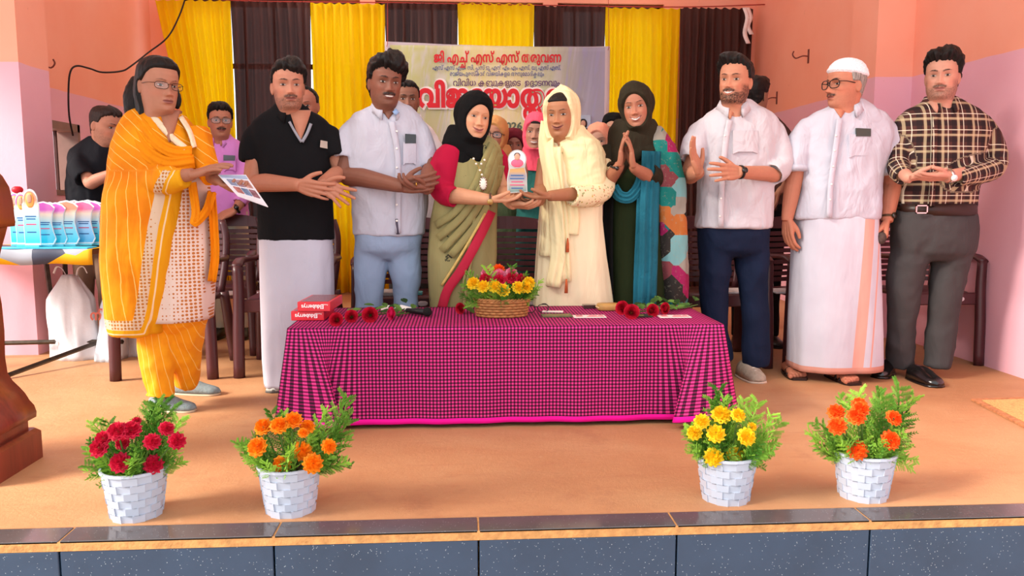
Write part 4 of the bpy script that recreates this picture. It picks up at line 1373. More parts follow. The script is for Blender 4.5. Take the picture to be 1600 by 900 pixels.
class Head:
    """a head on a neck in its own frame: chin z=0, crown z=.225, face towards -y"""
    def __init__(self, skin, N=132, fat=1.0, jaw=1.0, lip='#8a4a44', smile=0.0, teeth=False, brow=1.0, browcol='#1a1210', mous=0.0, beard=0.0, stubble=0.0, nose=1.0, gaze=0.0,
                 chinfat=0.0, lipful=1.0, age=0.0, beardcol='#1c1412', moustcol='#140e0c', eyeopen=1.0, long=1.0, soft=0.0):
        self.skin = np.array(lin(skin)); self.opt = locals()
        t = np.linspace(-1, 1, N, endpoint=False)
        th = math.pi * np.sign(t) * np.abs(t) ** 1.28
        zs = np.concatenate([np.linspace(-.13, -.02, 9), np.linspace(-.012, .20, int(78 * N / 132)), np.array([.205, .209, .213, .2165, .2195, .222, .2238, .2248])])
        TH, ZZ = np.meshgrid(th, zs)
        k = 2.25
        Fz = np.interp(ZZ, _PZ, _PF); Bz = np.interp(ZZ, _PZ, _PB); Wz = np.interp(ZZ, _PZ, _PW)
        Wz = Wz * (1 + (fat - 1) * np.clip((.14 - ZZ) / .1, 0, 1) + (jaw - 1) * g(ZZ - .03, .035))
        st, ct = np.sin(TH), np.cos(TH)
        D = np.where(ct > 0, Fz, Bz)
        r = (np.abs(st / Wz) ** k + np.abs(ct / D) ** k) ** (-1 / k)
        X = r * st; Y = -r * ct; Z = ZZ.copy()
        fr = np.clip(ct * 2.2, 0, 1) ** .8
        ax = np.abs(X)
        d = np.zeros_like(X)
        # sockets, brow, cheek, chin
        sf = 1 - soft
        d -= (.0115 - .0035 * soft) * g(ax - .031, .017) * g(Z - .1135, .0105)
        d -= .0035 * g(ax - .014, .007) * g(Z - .118, .010)
        d += .0035 * sf * g(ax - .030, .022) * g(Z - .134, .007)
        d += .003 * soft * g(ax - .036, .03) * g(Z - .06, .03)
        d += .0045 * g(ax - .043, .018) * g(Z - .084, .018) * (1 + smile * 1.2)
        d += .0060 * g(X, .019) * g(Z - .010, .013) * jaw
        d -= .0030 * sf * g(ax - .050, .014) * g(Z - .055, .02) * (2 - fat)
        # nose
        zn = (Z - .076) / (.122 - .076)
        prof = np.where(zn > 0, np.clip(1 - zn, 0, 1) ** 1.15, g(Z - .076, .0075))
        d += (.0225 - .004 * soft) * nose * prof * g(X, .0078 + .004 * np.clip(1 - zn, 0, 1.3)) * (Z < .128)
        d += .0030 * g(X, .007) * g(Z - .118, .014)
        d += .0100 * nose * g(ax - .0130, .0065) * g(Z - .0735, .0070)
        d -= .0040 * g(ax - .0065, .0035) * g(Z - .0665, .0030)
        d -= .0025 * g(ax - .024, .006) * g(Z - .064, .010) * (1 + smile)
        # mouth
        mz = .0470 + smile * 20.0 * np.minimum(ax, .028) ** 2 - .0018 * smile
        mw = .0205 + .006 * smile
        wid = np.clip(1 - (ax / (mw * 1.25)) ** 2, 0, 1)
        d += .0050 * lipful * wid * g(Z - mz - .0055, .0048)
        d += .0062 * lipful * wid * g(Z - mz + .0062, .0055)
        d -= .0060 * wid ** .5 * g(Z - mz, .0020)
        d -= .0035 * g(X, .018) * g(Z - .029, .006)
        d += .0035 * g(X, .03) * g(Z - .05, .02)
        if chinfat:
            d += chinfat * g(X, .04) * g(Z + .006, .014)
        hairm = np.zeros_like(X)
        # colours
        C = np.ones(X.shape + (3,)) * self.skin
        def blend(mask, col, s=1.0):
            nonlocal C
            m = np.clip(mask * s, 0, 1)[..., None]
            C = C * (1 - m) + np.array(lin(col) if isinstance(col, str) else col) * m
        front = (ct > .05)
        blend(front * g(ax - .047, .02) * g(Z - .078, .018), tuple(np.clip(self.skin * np.array([1.2, .82, .78]), 0, 1)), .35)
        blend(front * g(X, .014) * g(Z - .078, .012), tuple(np.clip(self.skin * np.array([1.18, .9, .85]), 0, 1)), .35)
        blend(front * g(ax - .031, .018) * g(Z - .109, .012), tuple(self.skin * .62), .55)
        # stubble and beard
        jawm = np.clip((.058 - Z) / .012, 0, 1) * np.clip((Z + .012) / .01, 0, 1) + np.clip((.10 - Z) / .02, 0, 1) * np.clip((ax - .052) / .012, 0, 1) * (Z > -.01)
        jawm = np.clip(jawm, 0, 1) * (ct > -.25)
        up = g(ax, .028) * np.clip((Z - .052) / .004, 0, 1) * np.clip((.068 - Z) / .004, 0, 1)
        lipz = wid ** .5 * ((Z - mz) < .010) * ((Z - mz) > -.012) * front
        nz = fbm(np.stack([X.ravel() * 260, Y.ravel() * 260, Z.ravel() * 260], 1), 2).reshape(X.shape)
        if stubble:
            blend(np.clip(jawm + up, 0, 1) * (1 - np.clip(lipz * 1.4, 0, 1)) * (.75 + .4 * nz), beardcol, stubble)
        if beard:
            bm = np.clip(jawm + up, 0, 1) * (1 - np.clip(lipz * 1.4, 0, 1))
            d += bm * front * .004 * beard * (1 + .8 * nz)
            blend(bm * (.85 + .5 * nz), beardcol, beard)
        # lips
        lipmask = wid ** .35 * (np.clip(1 - np.abs((Z - mz) / .0115), 0, 1) > 0.05) * (wid > .02) * front
        upper = (Z - mz) > 0
        edge = np.where(upper, .0095 * wid ** .6 * (1 - .35 * g(X, .004)), .0115 * wid ** .7) * lipful
        lm = front * np.clip((edge - np.abs(Z - mz)) / .002, 0, 1)
        blend(lm, lip, .85)
        blend(front * wid ** .5 * g(Z - mz, .0018), '#3a1512', .8)
        if teeth:
            tw = np.clip(1 - (ax / (mw * .92)) ** 2, 0, 1)
            blend(front * np.clip((.0042 * tw ** .5 - np.abs(Z - mz - .0005)) / .0012, 0, 1) * (tw > .02), '#efe6dc', 1.0)
        if mous:
            zc = .0605 - .10 * ax
            mm = np.clip(1 - (ax / .034) ** 4, 0, 1) * g(Z - zc, .0062) * front
            mm = np.clip(mm * 1.6, 0, 1) * (1 - .5 * g(X, .0022))
            d += mm * .0055 * mous * (1 + .5 * nz)
            blend(np.clip(mm * 1.7 - .25, 0, 1) * (.9 + .3 * nz), moustcol, mous)
        # brows
        bz = .1325 + .0055 * np.sin(np.clip((ax - .010) / .040, 0, 1) * math.pi * .8)
        bt = .0034 * brow * np.clip((ax - .009) / .006, 0, 1) * np.clip((.053 - ax) / .02, 0, 1)
        bm = front * np.clip((bt - np.abs(Z - bz)) / .0016 + .3, 0, 1) * (bt > .0002)
        d += bm * .0018
        blend(bm * (.95 + .3 * nz), browcol, .92 * min(1, brow))
        if age:
            d -= age * .0016 * g(Z - .100, .0022) * g(ax - .031, .015)
            d -= age * .0018 * g((ax - .026) - (.07 - Z) * .35, .0022) * (Z < .075) * (Z > .045)
        Y = Y - d * fr
        self.X, self.Y, self.Z, self.TH, self.C = X, Y, Z * long, TH, C
        self.ct = ct
        self.zs = zs; self.N = N; self.long = long
    def faces(self, off=0):
        n = self.N; k = len(self.zs)
        f = [(i * n + j, i * n + (j + 1) % n, (i + 1) * n + (j + 1) % n, (i + 1) * n + j) for i in range(k - 1) for j in range(n)]
        f.append(tuple((k - 1) * n + j for j in range(n)))
        return f
    def verts(self):
        return np.stack([self.X.ravel(), self.Y.ravel(), self.Z.ravel()], 1)
    def place(self, center, yaw=0, pitch=0, roll=0, scale=1.0):
        """centre = world point of the middle of the head; yaw>0 turns the face to image right, pitch>0 looks down, roll>0 tilts crown to image right"""
        y, p, r = math.radians(yaw), math.radians(pitch), math.radians(roll)
        Rz = np.array(Matrix.Rotation(y, 3, 'Z')); Rx = np.array(Matrix.Rotation(p, 3, 'X')); Ry = np.array(Matrix.Rotation(r, 3, 'Y'))
        self.R = Ry @ Rz @ Rx * scale
        self.o = np.array(center); self.pv = np.array([0, 0, .1125 * self.long]); self.scale = scale
    def W(self, v):
        return (np.asarray(v) - self.pv) @ self.R.T + self.o
    def surf(self, x, z):
        m = (self.ct > .1).ravel()
        V = self.verts()[m]
        d2 = (V[:, 0] - x) ** 2 + (V[:, 2] - z * self.long) ** 2
        i = np.argsort(d2)[:4]
        w = 1 / (d2[i] + 1e-8)
        return float((V[i, 1] * w).sum() / w.sum())
    def ear(self, s):
        mb = MB()
        rings = []
        for i in range(1, 9):
            a = math.pi * i / 9
            t = np.linspace(0, 2 * math.pi, 18, endpoint=False)
            u, v = math.sin(a) * np.cos(t), -math.cos(a) * np.ones(18)
            thick = math.sin(a) * np.sin(t)
            zz = v * .031; yy = u * .0165 * (1 - .25 * (v < 0) * abs(v))
            dent = .0045 * np.exp(-((yy + .003) / .008) ** 2 - ((zz - .002) / .017) ** 2) * (thick > 0)
            xx = thick * .0075 - dent
            rings.append(np.stack([s * (.0735 + xx - yy * -.45), .012 + yy - zz * -.12 * -1, .1015 + zz], 1))
        mb.loft(rings)
        V = np.concatenate(mb.v); V[:, 2] *= self.long
        return V, mb.f

def shell(h, mask, thick, noise=0.0, nscale=60, aniso=(1, 1, .25), jit=0, zmax=None):
    """hair or cloth fitted over the head: mask 0..1 over the grid, thick = offset in m"""
    X, Y, Z = h.X, h.Y, h.Z
    cz = .125
    dirn = np.stack([X, Y, (Z - cz) * .9 * (Z > cz)], -1)
    dirn /= np.linalg.norm(dirn, axis=-1)[..., None] + 1e-9
    s = np.clip(mask, 0, 1); s = s * s * (3 - 2 * s)
    off = -.004 + (thick + .004) * s
    if noise:
        q = np.stack([X, Y, Z], -1).reshape(-1, 3) * np.array(aniso) * nscale + jit
        off = off + noise * s * fbm(q, 3).reshape(X.shape)
    V = np.stack([X, Y, Z], -1) + dirn * off[..., None]
    V = V.reshape(-1, 3)
    n, k = h.N, len(h.zs)
    mk = (mask > 0.0)
    f = []
    for i in range(k - 1):
        for j in range(n):
            j2 = (j + 1) % n
            if mk[i, j] or mk[i, j2] or mk[i + 1, j] or mk[i + 1, j2]:
                f.append((i * n + j, i * n + j2, (i + 1) * n + j2, (i + 1) * n + j))
    if mk[-1].any():
        f.append(tuple((k - 1) * n + j for j in range(n)))
    used = sorted({i for q in f for i in q}); mp = {u: i for i, u in enumerate(used)}
    return V[used], [tuple(mp[i] for i in q) for q in f]

def hairline(h, front=.178, temple=.135, side=.085, nape=.015, part=0.0, recede=0.0):
    a = np.abs(np.degrees(h.TH))
    z = np.interp(a, [0, 18, 38, 52, 66, 80, 92, 100, 112, 150, 180], [front + recede * .0, front + recede, front - .002 + recede, (front + temple) / 2 + .004, temple, side + .012, side, .125, .075, nape + .01, nape])
    return z * h.long + part * np.sin(h.TH) * .02 * (a < 60)

# ---- hands
def hand_tubes(wrist, d, n, right, size=1.0, curl=.25, spread=.12, thumb=.6, grip=0.0, curls=None):
    """tubes (points, radii) for a palm and five fingers; d = wrist->knuckles, n = way the palm faces"""
    d = nrm(d); n = nrm(np.asarray(n, float) - np.dot(n, d) * d)
    l = np.cross(d, n) * (1 if right else -1)
    w = np.asarray(wrist, float); s = size
    out = []
    lens = [(.044, .026, .021), (.048, .030, .022), (.045, .028, .021), (.036, .021, .018)]
    kx = [.032, .011, -.011, -.031]; ky = [.088, .092, .088, .080]
    for i in range(4):
        k = w + (l * kx[i] + d * ky[i]) * s
        out.append(([w + (l * kx[i] * .55 + d * .005) * s, w + (l * kx[i] * .85 + d * ky[i] * .55 + n * .003) * s, k], [.0155 * s, .0155 * s, .0118 * s]))
        a = spread * (1.5 - i) * .8
        c = curl if curls is None else curls[i]
        dd = nrm(d * math.cos(a) + l * math.sin(a))
        pts = [k - dd * .012 * s, k]
        q = k; tot = 0
        for j, L in enumerate(lens[i]):
            tot += c * (0.9, 1.15, .8)[j]
            v = dd * math.cos(tot) + n * math.sin(tot)
            q = q + v * L * s; pts.append(q)
        r = (.0098, .0099, .0095, .0084)[i]
        out.append((pts, [r * 1.1 * s, r * 1.08 * s, r * s, r * .92 * s, r * .72 * s]))
    # thumb leaves the side of the palm near its base
    b = w + (l * .018 + d * .018 + n * .006) * s
    v1 = nrm(d * .75 + l * (.35 + .55 * thumb) + n * .35)
    k1 = b + v1 * .044 * s
    v2 = nrm(d * (.95) + l * (.12 + .55 * thumb) + n * (.25 + .5 * grip)); k2 = k1 + v2 * .034 * s
    v3 = nrm(d * 1.0 + l * (.0 + .45 * thumb) + n * (.2 + .7 * grip)); k3 = k2 + v3 * .027 * s
    out.append(([b - v1 * .01, b, k1, k2, k3], [.014 * s, .0150 * s, .0125 * s, .0108 * s, .0080 * s]))
    return out

def arm_mesh(sh, el, wr, d, n, right, rad=(.050, .042, .043, .030, .0265), size=1.0, voxel=.0032, **kw):
    sh, el, wr = map(lambda q: np.asarray(q, float), (sh, el, wr))
    mb = MB()
    f = nrm(wr - el)
    mid = el + (wr - el) * .3
    mb.tube([sh, (sh + el) / 2, el - f * .0, mid, (mid + wr) / 2, wr - f * .015, wr + nrm(d) * .012], [rad[0], rad[0] * .98, rad[1], rad[2], (rad[2] + rad[3]) / 2, rad[3], rad[4]], 16, smooth=4)
    for pts, rr in hand_tubes(wr, d, n, right, size, **kw):
        mb.tube(pts, rr, 10, smooth=3)
    return remesh(mb, voxel, 4, .5)

def foot_tubes(ankle, dirn, toes=True, size=1.0):
    a = np.asarray(ankle, float); f = nrm((dirn[0], dirn[1], 0)); l = np.cross((0, 0, 1), f)
    out = []
    for k, x in enumerate((-.026, -.009, .010, .028)):
        out.append(([a + (-f * .05 + np.array([0, 0, -.05]) + l * x * .6) * size, a + (f * .05 + l * x + np.array([0, 0, -.052])) * size, a + (f * .125 + l * x * 1.2 + np.array([0, 0, -.062])) * size], [.03 * size, .024 * size, .016 * size]))
    out.append(([a + (0, 0, .02), a + (0, 0, -.03) + f * .01], [.037 * size, .036 * size]))
    if toes:
        for k, x in enumerate((-.040, -.020, -.003, .014, .030)):
            L = .155 - .008 * k
            out.append(([a + (f * .11 + l * x * 1.0 + np.array([0, 0, -.064])) * size, a + (f * (L + .0) + l * x * 1.12 + np.array([0, 0, -.066])) * size], [.0125 * size, (.0125 if k == 0 else .0095) * size]))
    return out

def wrinkle(me, amp, scale, aniso=(1, 1, .5), seed=0.0, ridge=True):
    v = get_v(me); n = get_n(me)
    q = v * np.array(aniso) * scale + seed
    w = fbm(q + .6 * vnoise(q * .5 + 3)[:, None], 3)
    if ridge:
        w = .6 * w + .5 * (1 - 2 * np.abs(vnoise(q * 1.6 + 11))) * .5
    set_v(me, v + n * (w * amp)[:, None])

class Person:
    def __init__(self, label, base, skin, group='people on the stage'):
        self.root = empty('person', (base[0], base[1], 0))
        tag(self.root, label, 'person', group)
        self.skin = skin
        self.V, self.F, self.C, self.n = [], [], [], 0
        self.tone = np.array(lin(skin))
    def addskin(self, V, F, C=None):
        self.V.append(np.asarray(V)); self.F += [[int(i) + self.n for i in q] for q in F]
        self.C.append(np.ones((len(V), 3)) * self.tone if C is None else C)
        self.n += len(V)
    def addmesh(self, me, C=None):
        self.addskin(get_v(me), [tuple(p.vertices) for p in me.polygons], C); bpy.data.meshes.remove(me)
    def arm(self, *a, **k):
        self.addmesh(arm_mesh(*a, **k))
    def head(self, h, center, yaw=0, pitch=0, roll=0, scale=1.0, ears=True, gaze=0.0, eye=1.0, gazev=0.0):
        h.place(center, yaw - math.degrees(math.atan2(center[0], center[1])), pitch, roll, scale)
        self.h = h
        self.addskin(h.W(h.verts()), h.faces(), h.C.reshape(-1, 3))
        if ears:
            for s in (-1, 1):
                V, F = h.ear(s)
                self.addskin(h.W(V), F)
        for s in (-1, 1):
            nu, nv = 17, 9
            pts, cols = [], []
            for i in range(nu):
                u = -1 + 2 * i / (nu - 1)
                hi = .0058 * eye * (1 - u * u) ** .65; lo = -.0042 * eye * (1 - u * u) ** .8
                tilt = s * u * .0012
                for j in range(nv):
                    t = j / (nv - 1)
                    x = s * .0315 + u * .0135; z = .1125 + lo + (hi - lo) * t + tilt
                    dy = .0022 + .0030 * (1 - u * u) * (1 - (2 * t - 1) ** 2)
                    pts.append((x, None, z, dy))
                    dd = math.hypot(u * .0135 - gaze * .0045, (lo + (hi - lo) * t) - .0006 - gazev)
                    c = np.array(lin('#b9aaa0'))
                    if dd < .0055: c = np.array(lin('#2a1610'))
                    if dd < .0024: c = np.array(lin('#060404'))
                    if t > .86 or abs(u) > .93: c = np.array(lin('#120a08'))
                    elif t < .1: c = np.array(lin('#4a2a22'))
                    cols.append(c)
            ysurf = min(h.surf(s * .0315, .1125), h.surf(s * .025, .1125) + .001)
            slope = (h.surf(s * .043, .1125) - h.surf(s * .022, .1125)) / .021
            V = np.array([(p[0], ysurf + (abs(p[0]) - .0315) * slope * .8 - p[3], p[2] * h.long) for p in pts])
            f = [(i * nv + j, (i + 1) * nv + j, (i + 1) * nv + j + 1, i * nv + j + 1) for i in range(nu - 1) for j in range(nv - 1)]
            m = MB(); m.add(h.W(V), f); me = m.mesh('eye'); set_attr(me, 'Col', np.array(cols))
            link('eye', me, M_EYE, self.root)
    def hair(self, mask, thick, mat=None, noise=.003, nscale=45, name='hair', aniso=(1, 1, .3), jit=0):
        V, F = shell(self.h, mask, thick, noise, nscale, aniso, jit)
        m = MB(); m.add(self.h.W(V), F)
        return m.build(name, mat or M_HAIR, self.root)
    def core(self, pts, rads):
        """hidden trunk and legs so that the figure is one body"""
        mb = MB()
        for p, r in zip(pts, rads):
            mb.tube(p, r, 10, smooth=3)
        self.addmesh(remesh(mb, .018, 2))
    def finish(self):
        me = bpy.data.meshes.new('body')
        me.from_pydata(np.concatenate(self.V).tolist(), [], self.F)
        set_attr(me, 'Col', np.concatenate(self.C))
        return link('body', me, M_SKIN, self.root)
    def cloth(self, name, mb, mat, voxel=.008, it=3, amp=.004, scale=9.0, aniso=(1, 1, .5), seed=0.0, parent=None, **tags):
        me = remesh(mb, voxel, it + 4)
        if amp: wrinkle(me, amp * 1.9, scale, aniso, seed)
        return link(name, me, mat, parent or self.root, True, **tags)

def prof_rings(rows, Y, n=40, p=2.5, yaw=0.0, k=1.0):
    """rows: (py, x_left, x_right, depth_m[, y_offset]) in photograph pixels at depth Y -> closed rings"""
    out = []
    for r in rows:
        a, b = P(r[1], r[0], Y), P(r[2], r[0], Y)
        dy = r[4] if len(r) > 4 else 0.0
        c = (a + b) / 2
        c[1] = Y + dy
        out.append(ell(c, abs(b[0] - a[0]) / 2 * k, r[3] / 2, n, p, yaw))
    return out

def slv(mb, rw, pts, rad, n=20):
    pts = [np.asarray(q, float) for q in pts]; rad = list(rad)
    ctr = (np.asarray(rw.rings(8)[3]).mean(0))
    p0 = pts[0] + np.array([(ctr[0] - pts[0][0]) * .45, 0, -.015])
    pts[0] = pts[0] + np.array([0, 0, -.016])
    cup(mb, [p0] + pts, [rad[0] * .70, rad[0] * .80] + rad[1:], n)

def cup(mb, pts, rad, n=20, smooth=4, flat=1.0, depth=.03, t=.012):
    """a sleeve or leg: tube whose far end is hollow"""
    R = tube_rings(pts, rad, n, smooth, flat)
    e = R[-1]; c = e.mean(0)
    ax = nrm(R[-1].mean(0) - R[-2].mean(0))
    r = np.linalg.norm(e[0] - c)
    R.append(c + (e - c) * (1 - t / r))
    R.append(c + (e - c) * (1 - t / r) * .97 - ax * depth)
    mb.loft(R)

def button(person, c, r=.0055, mat=None, parent=None):
    MB().ball(tuple(c), (r, .002, r), 6).build('button', mat or plain('pearl_button', '#efe9e2', .3), parent or person.root)

def watch(person, wr, d, col='#17130f', face='#0c0c0c', band=.012, r=.030, facer=.016, toward=(0, -1, 0.2), strap_mat=None):
    d = nrm(d); c = np.asarray(wr, float)
    w = empty('wristwatch', tuple(c)) if False else None
    n = nrm(np.asarray(toward, float) - np.dot(toward, d) * d)
    m = MB()
    a = np.linspace(0, 2 * math.pi, 25)
    l = np.cross(d, n)
    q = c + r * (np.outer(np.cos(a), n) + np.outer(np.sin(a), l))
    rings = []
    for i in range(25):
        o_ = nrm(q[i] - c)
        rings.append(np.array([q[i] - d * band * .6, q[i] - d * band * .6 + o_ * .004, q[i] + d * band * .6 + o_ * .004, q[i] + d * band * .6]))
    m.loft(rings, cap=False)
    st = m.build('wristwatch', strap_mat or plain('strap_' + col[1:], col, .4), person.root)
    b = c + n * (r + .002)
    MB().tube([b, b + n * .009], facer, 16).build('watch_face', plain('dial_' + face[1:], face, .2, .05, 4, spec=.6), st)
# ------------------------------------------------------------------ people: dressing helpers
class Rows:
    def __init__(self, rows, Y, p=2.5):
        self.r = np.array([(q + (0.0,))[:5] for q in rows], float); self.Y = Y; self.p = p
    def at(self, py):
        return [np.interp(py, self.r[:, 0], self.r[:, i]) for i in range(1, 5)]
    def fy(self, px, py):
        xl, xr, d, dy = self.at(py)
        u = np.clip(abs((px - (xl + xr) / 2) / ((xr - xl) / 2)), 0, .98)
        return self.Y + dy - d / 2 * (1 - u ** self.p) ** (1 / self.p)
    def pt(self, px, py, off=.004):
        q = P(px, py, self.fy(px, py) - off)
        return q
    def rings(self, n=44, k=1.0):
        return prof_rings([tuple(x) for x in self.r], self.Y, n, self.p, 0.0, k)

def strip(rw, path, width_px, off, name, mat, parent, thick=.004, folds=0, mb=None):
    """a band of cloth lying on the front of a garment, along a pixel path"""
    path = crs(np.array([(a, b, 0) for a, b in path], float), 6)[:, :2]
    t = np.gradient(path, axis=0); t /= np.linalg.norm(t, axis=1)[:, None]
    nn = np.stack([-t[:, 1], t[:, 0]], 1)
    rings = []
    k = 5 if not folds else 4 * folds + 3
    for i, (p, q) in enumerate(zip(path, nn)):
        ring = []
        for e in np.linspace(-1, 1, k):
            a = p + q * width_px / 2 * e
            h_ = thick * (1 - e * e) ** .5 if not folds else thick * (.55 + .45 * math.sin(math.pi * folds * (e + 1) + .5 + .25 * math.sin(i * .5))) * (1 - abs(e) ** 8)
            ring.append(rw.pt(a[0], a[1], off + h_))
        a, b = p - q * width_px / 2, p + q * width_px / 2
        ring += [rw.pt(b[0], b[1], -.004), rw.pt(a[0], a[1], -.004)]
        rings.append(np.array(ring))
    m = MB(); m.loft(rings)
    return m.build(name, mat, parent)

def collar(person, c, rx, ry, mat, yaw=0.0, h=.035, open_=.38, drop=.035, flare=.018, parent=None, tilt=.0):
    """folded shirt collar standing round the neck, open at the front"""
    rings = []
    yw = math.radians(yaw)
    for a in np.linspace(-math.pi + open_, math.pi - open_, 31):      # 0 = nape
        f = abs(a) / math.pi
        dirx, diry = math.sin(a), math.cos(a)
        x, y = dirx * rx, diry * ry
        e = np.clip((f - .55) / .4, 0, 1)
        lean = -.018 * e
        top = h * (1 - .25 * e) - e * .012
        dr = h * .25 + drop * 1.25 * e ** 2
        q = [(x, y, top), (x * (1 + flare * .5 / rx * .6), y * (1 + flare * .6 / ry * .6), top + .002), (x * (1 + flare * 1.25 / rx), y * (1 + flare * 1.6 / ry), -dr), (x * (1 + flare * .9 / rx), y * (1 + flare * 1.1 / ry), -dr), (x, y, -.012 - dr * .3)]
        pts = []
        for (px_, py_, pz_) in q:
            Xr = px_ * math.cos(yw) - py_ * math.sin(yw); Yr = px_ * math.sin(yw) + py_ * math.cos(yw)
            pts.append((c[0] + Xr, c[1] + Yr, c[2] + pz_ + lean - diry * tilt))
        rings.append(np.array(pts))
    m = MB(); m.loft(rings)
    return m.build('collar', mat, parent or person.root)

def vneck(person, rw, px, y0, y1, w_px, off=.012):
    """bare skin showing in the open neck of the shirt"""
    rings = []
    for t in np.linspace(0, 1, 8):
        py = y0 + (y1 - y0) * t; w = max(.6, w_px * (1 - t) ** .9)
        l, c, r = rw.pt(px - w, py, off - .003), rw.pt(px, py, off + .002), rw.pt(px + w, py, off - .003)
        rings.append(np.array([l, c, r, r + (0, .05, 0), l + (0, .05, 0)]))
    m = MB(); m.loft(rings)
    person.addskin(np.concatenate(m.v), m.f)

def pocket(person, rw, x0, x1, y0, y1, mat, parent, phone=None, ph=None):
    rings = []
    for x in np.linspace(x0, x1, 6):
        a, b = rw.pt(x, y0, .014), rw.pt(x, y1 - (3 if x0 < x < x1 else 0), .013)
        rings.append(np.array([a, b, b + (0, .02, 0), a + (0, .02, 0)]))
    MB().loft(rings).build('pocket', mat, parent, False)
    if phone:
        xa, xb, ya, yb = ph
        q = [rw.pt(xa, ya, .020), rw.pt(xb, ya + (1), .020), rw.pt(xb, yb, .018), rw.pt(xa, yb, .018)]
        o = MB().loft([np.array(q), np.array([p + (0, .009, 0) for p in q])]).build('phone', phone, None, False)
        return o

def shoe(person, heel, toe, w=.10, h=.075, mat=None, sole=None, name='shoe', top=.62, solet=.018):
    heel, toe = np.asarray(heel, float), np.asarray(toe, float)
    f = nrm(toe - heel); L = np.linalg.norm(toe - heel); l = np.cross((0, 0, 1), f)
    def sec(scale_w, zlo, zhi_fn):
        rings = []
        for t in np.linspace(0, 1, 14):
            ww = w / 2 * (.72 + .38 * math.sin(min(1, t * 1.15 + .12) * math.pi * .72)) * (1 if t < .8 else math.sqrt(max(.06, 1 - ((t - .8) / .205) ** 2))) * scale_w
            if t < .08: ww *= .75 + t * 3
            zt = zhi_fn(t)
            c = heel + f * L * t
            a = np.linspace(0, math.pi, 9)
            top_ = [c + l * ww * math.cos(q) + np.array([0, 0, zlo + (zt - zlo) * math.sin(q) ** .75]) for q in a]
            rings.append(np.array(top_ + [c - l * ww * .8 + np.array([0, 0, zlo]), c + l * ww * .8 + np.array([0, 0, zlo])]))
        return rings
    up = lambda t: np.interp(t, [0, .1, .35, .5, .65, .85, .95, 1], [h * .8, h * .95, h * 1.0, h * .95, h * .72, h * .55, h * .42, h * .25]) + solet * .6
    o = MB().loft(sec(.97, solet * .6, up)).build(name, mat, person.root)
    MB().loft(sec(1.06, 0, lambda t: solet + .001)).build('sole', sole or mat, o)
    return o

def trousers(person, rw, legs, mat, voxel=.009, amp=.004, name='trousers', seed=0, parent=None, scale=8):
    mb = MB()
    R = rw.rings(36)
    e = R[-1]; c = e.mean(0)
    R = R + [c + (e - c) * np.array([.70, .62, 1]) - np.array([0, 0, .045])]
    mb.loft(R)
    for pts, rad in legs:
        cup(mb, pts, rad, 20, 5)
    person.legs = [pts for pts, rad in legs]
    return person.cloth(name, mb, mat, voxel, 14, amp * 1.3, scale, (1, 1, .8), seed)

def skirt(person, rw, mat, name, folds=14, amp=.03, seed=0, n=120, steps=44, grow=1.0, hollow=True, uv=False):
    """wrapped or gathered cloth hanging from the waist"""
    ys = np.linspace(rw.r[0, 0], rw.r[-1, 0], steps)
    rng = np.random.RandomState(seed); ph = rng.rand(5) * 6
    rings = []
    for py in ys:
        t = (py - ys[0]) / (ys[-1] - ys[0])
        xl, xr, d, dy = rw.at(py)
        a, b = P(xl, py, rw.Y), P(xr, py, rw.Y); c = (a + b) / 2; c[1] = rw.Y + dy
        f = lambda an: amp * (t ** .7) * grow * (np.sin(folds * an + ph[0] + .8 * np.sin(2 * an + ph[3]) + t) * .6 + .5 * np.sin(folds * .47 * an + ph[1] - t) + .25 * np.sin(folds * 1.9 * an + ph[2])) 
        rings.append(ell(c, abs(b[0] - a[0]) / 2, d / 2, n, rw.p, 0, f))
    m = MB()
    e = rings[-1]; c = e.mean(0)
    if hollow:
        rings = rings + [c + (e - c) * .97, c + (e - c) * .94 + np.array([0, 0, .05])]
    m.loft(rings)
    return m.build(name, mat, person.root)

def lace_blob(person, pts, r, mat, name):
    return MB().tube(pts, r, 8, smooth=4).build(name, mat, person.root)

def hijab(person, mat, a=.060, b=.088, zc=.092, t=.014, back=.03, top=.012, rows=None, Y=4.0, seed=0, low=.012, amp=.004, extra=None):
    h = person.h
    e = (h.X / a) ** 2 + ((h.Z - zc) / b) ** 2
    front = h.ct > 0
    mask = np.where(front, np.clip((e - 1) / .22, 0, 1), 1.0)
    mask = np.where(front & (h.Z < zc - b), 1.0, mask)
    th = t + back * np.clip(-h.ct, 0, 1) * g(h.Z - .12, .07) + top * np.clip((h.Z - .18) / .04, 0, 1) + low * np.clip((.03 - h.Z) / .08, 0, 2)
    V, F = shell(h, mask, th, amp, 22, (1, 1, .6), seed)
    m = MB(); m.add(h.W(V), F)
    o = m.build('headscarf', mat, person.root)
    if rows:
        rw = Rows(rows, Y)
        mb = MB(); mb.loft(rw.rings(40))
        if extra: extra(mb)
        me = remesh(mb, .009, 4); wrinkle(me, .007, 12, (1, 1, 1.6), seed)
        link('scarf_drape', me, mat, o)
    return o

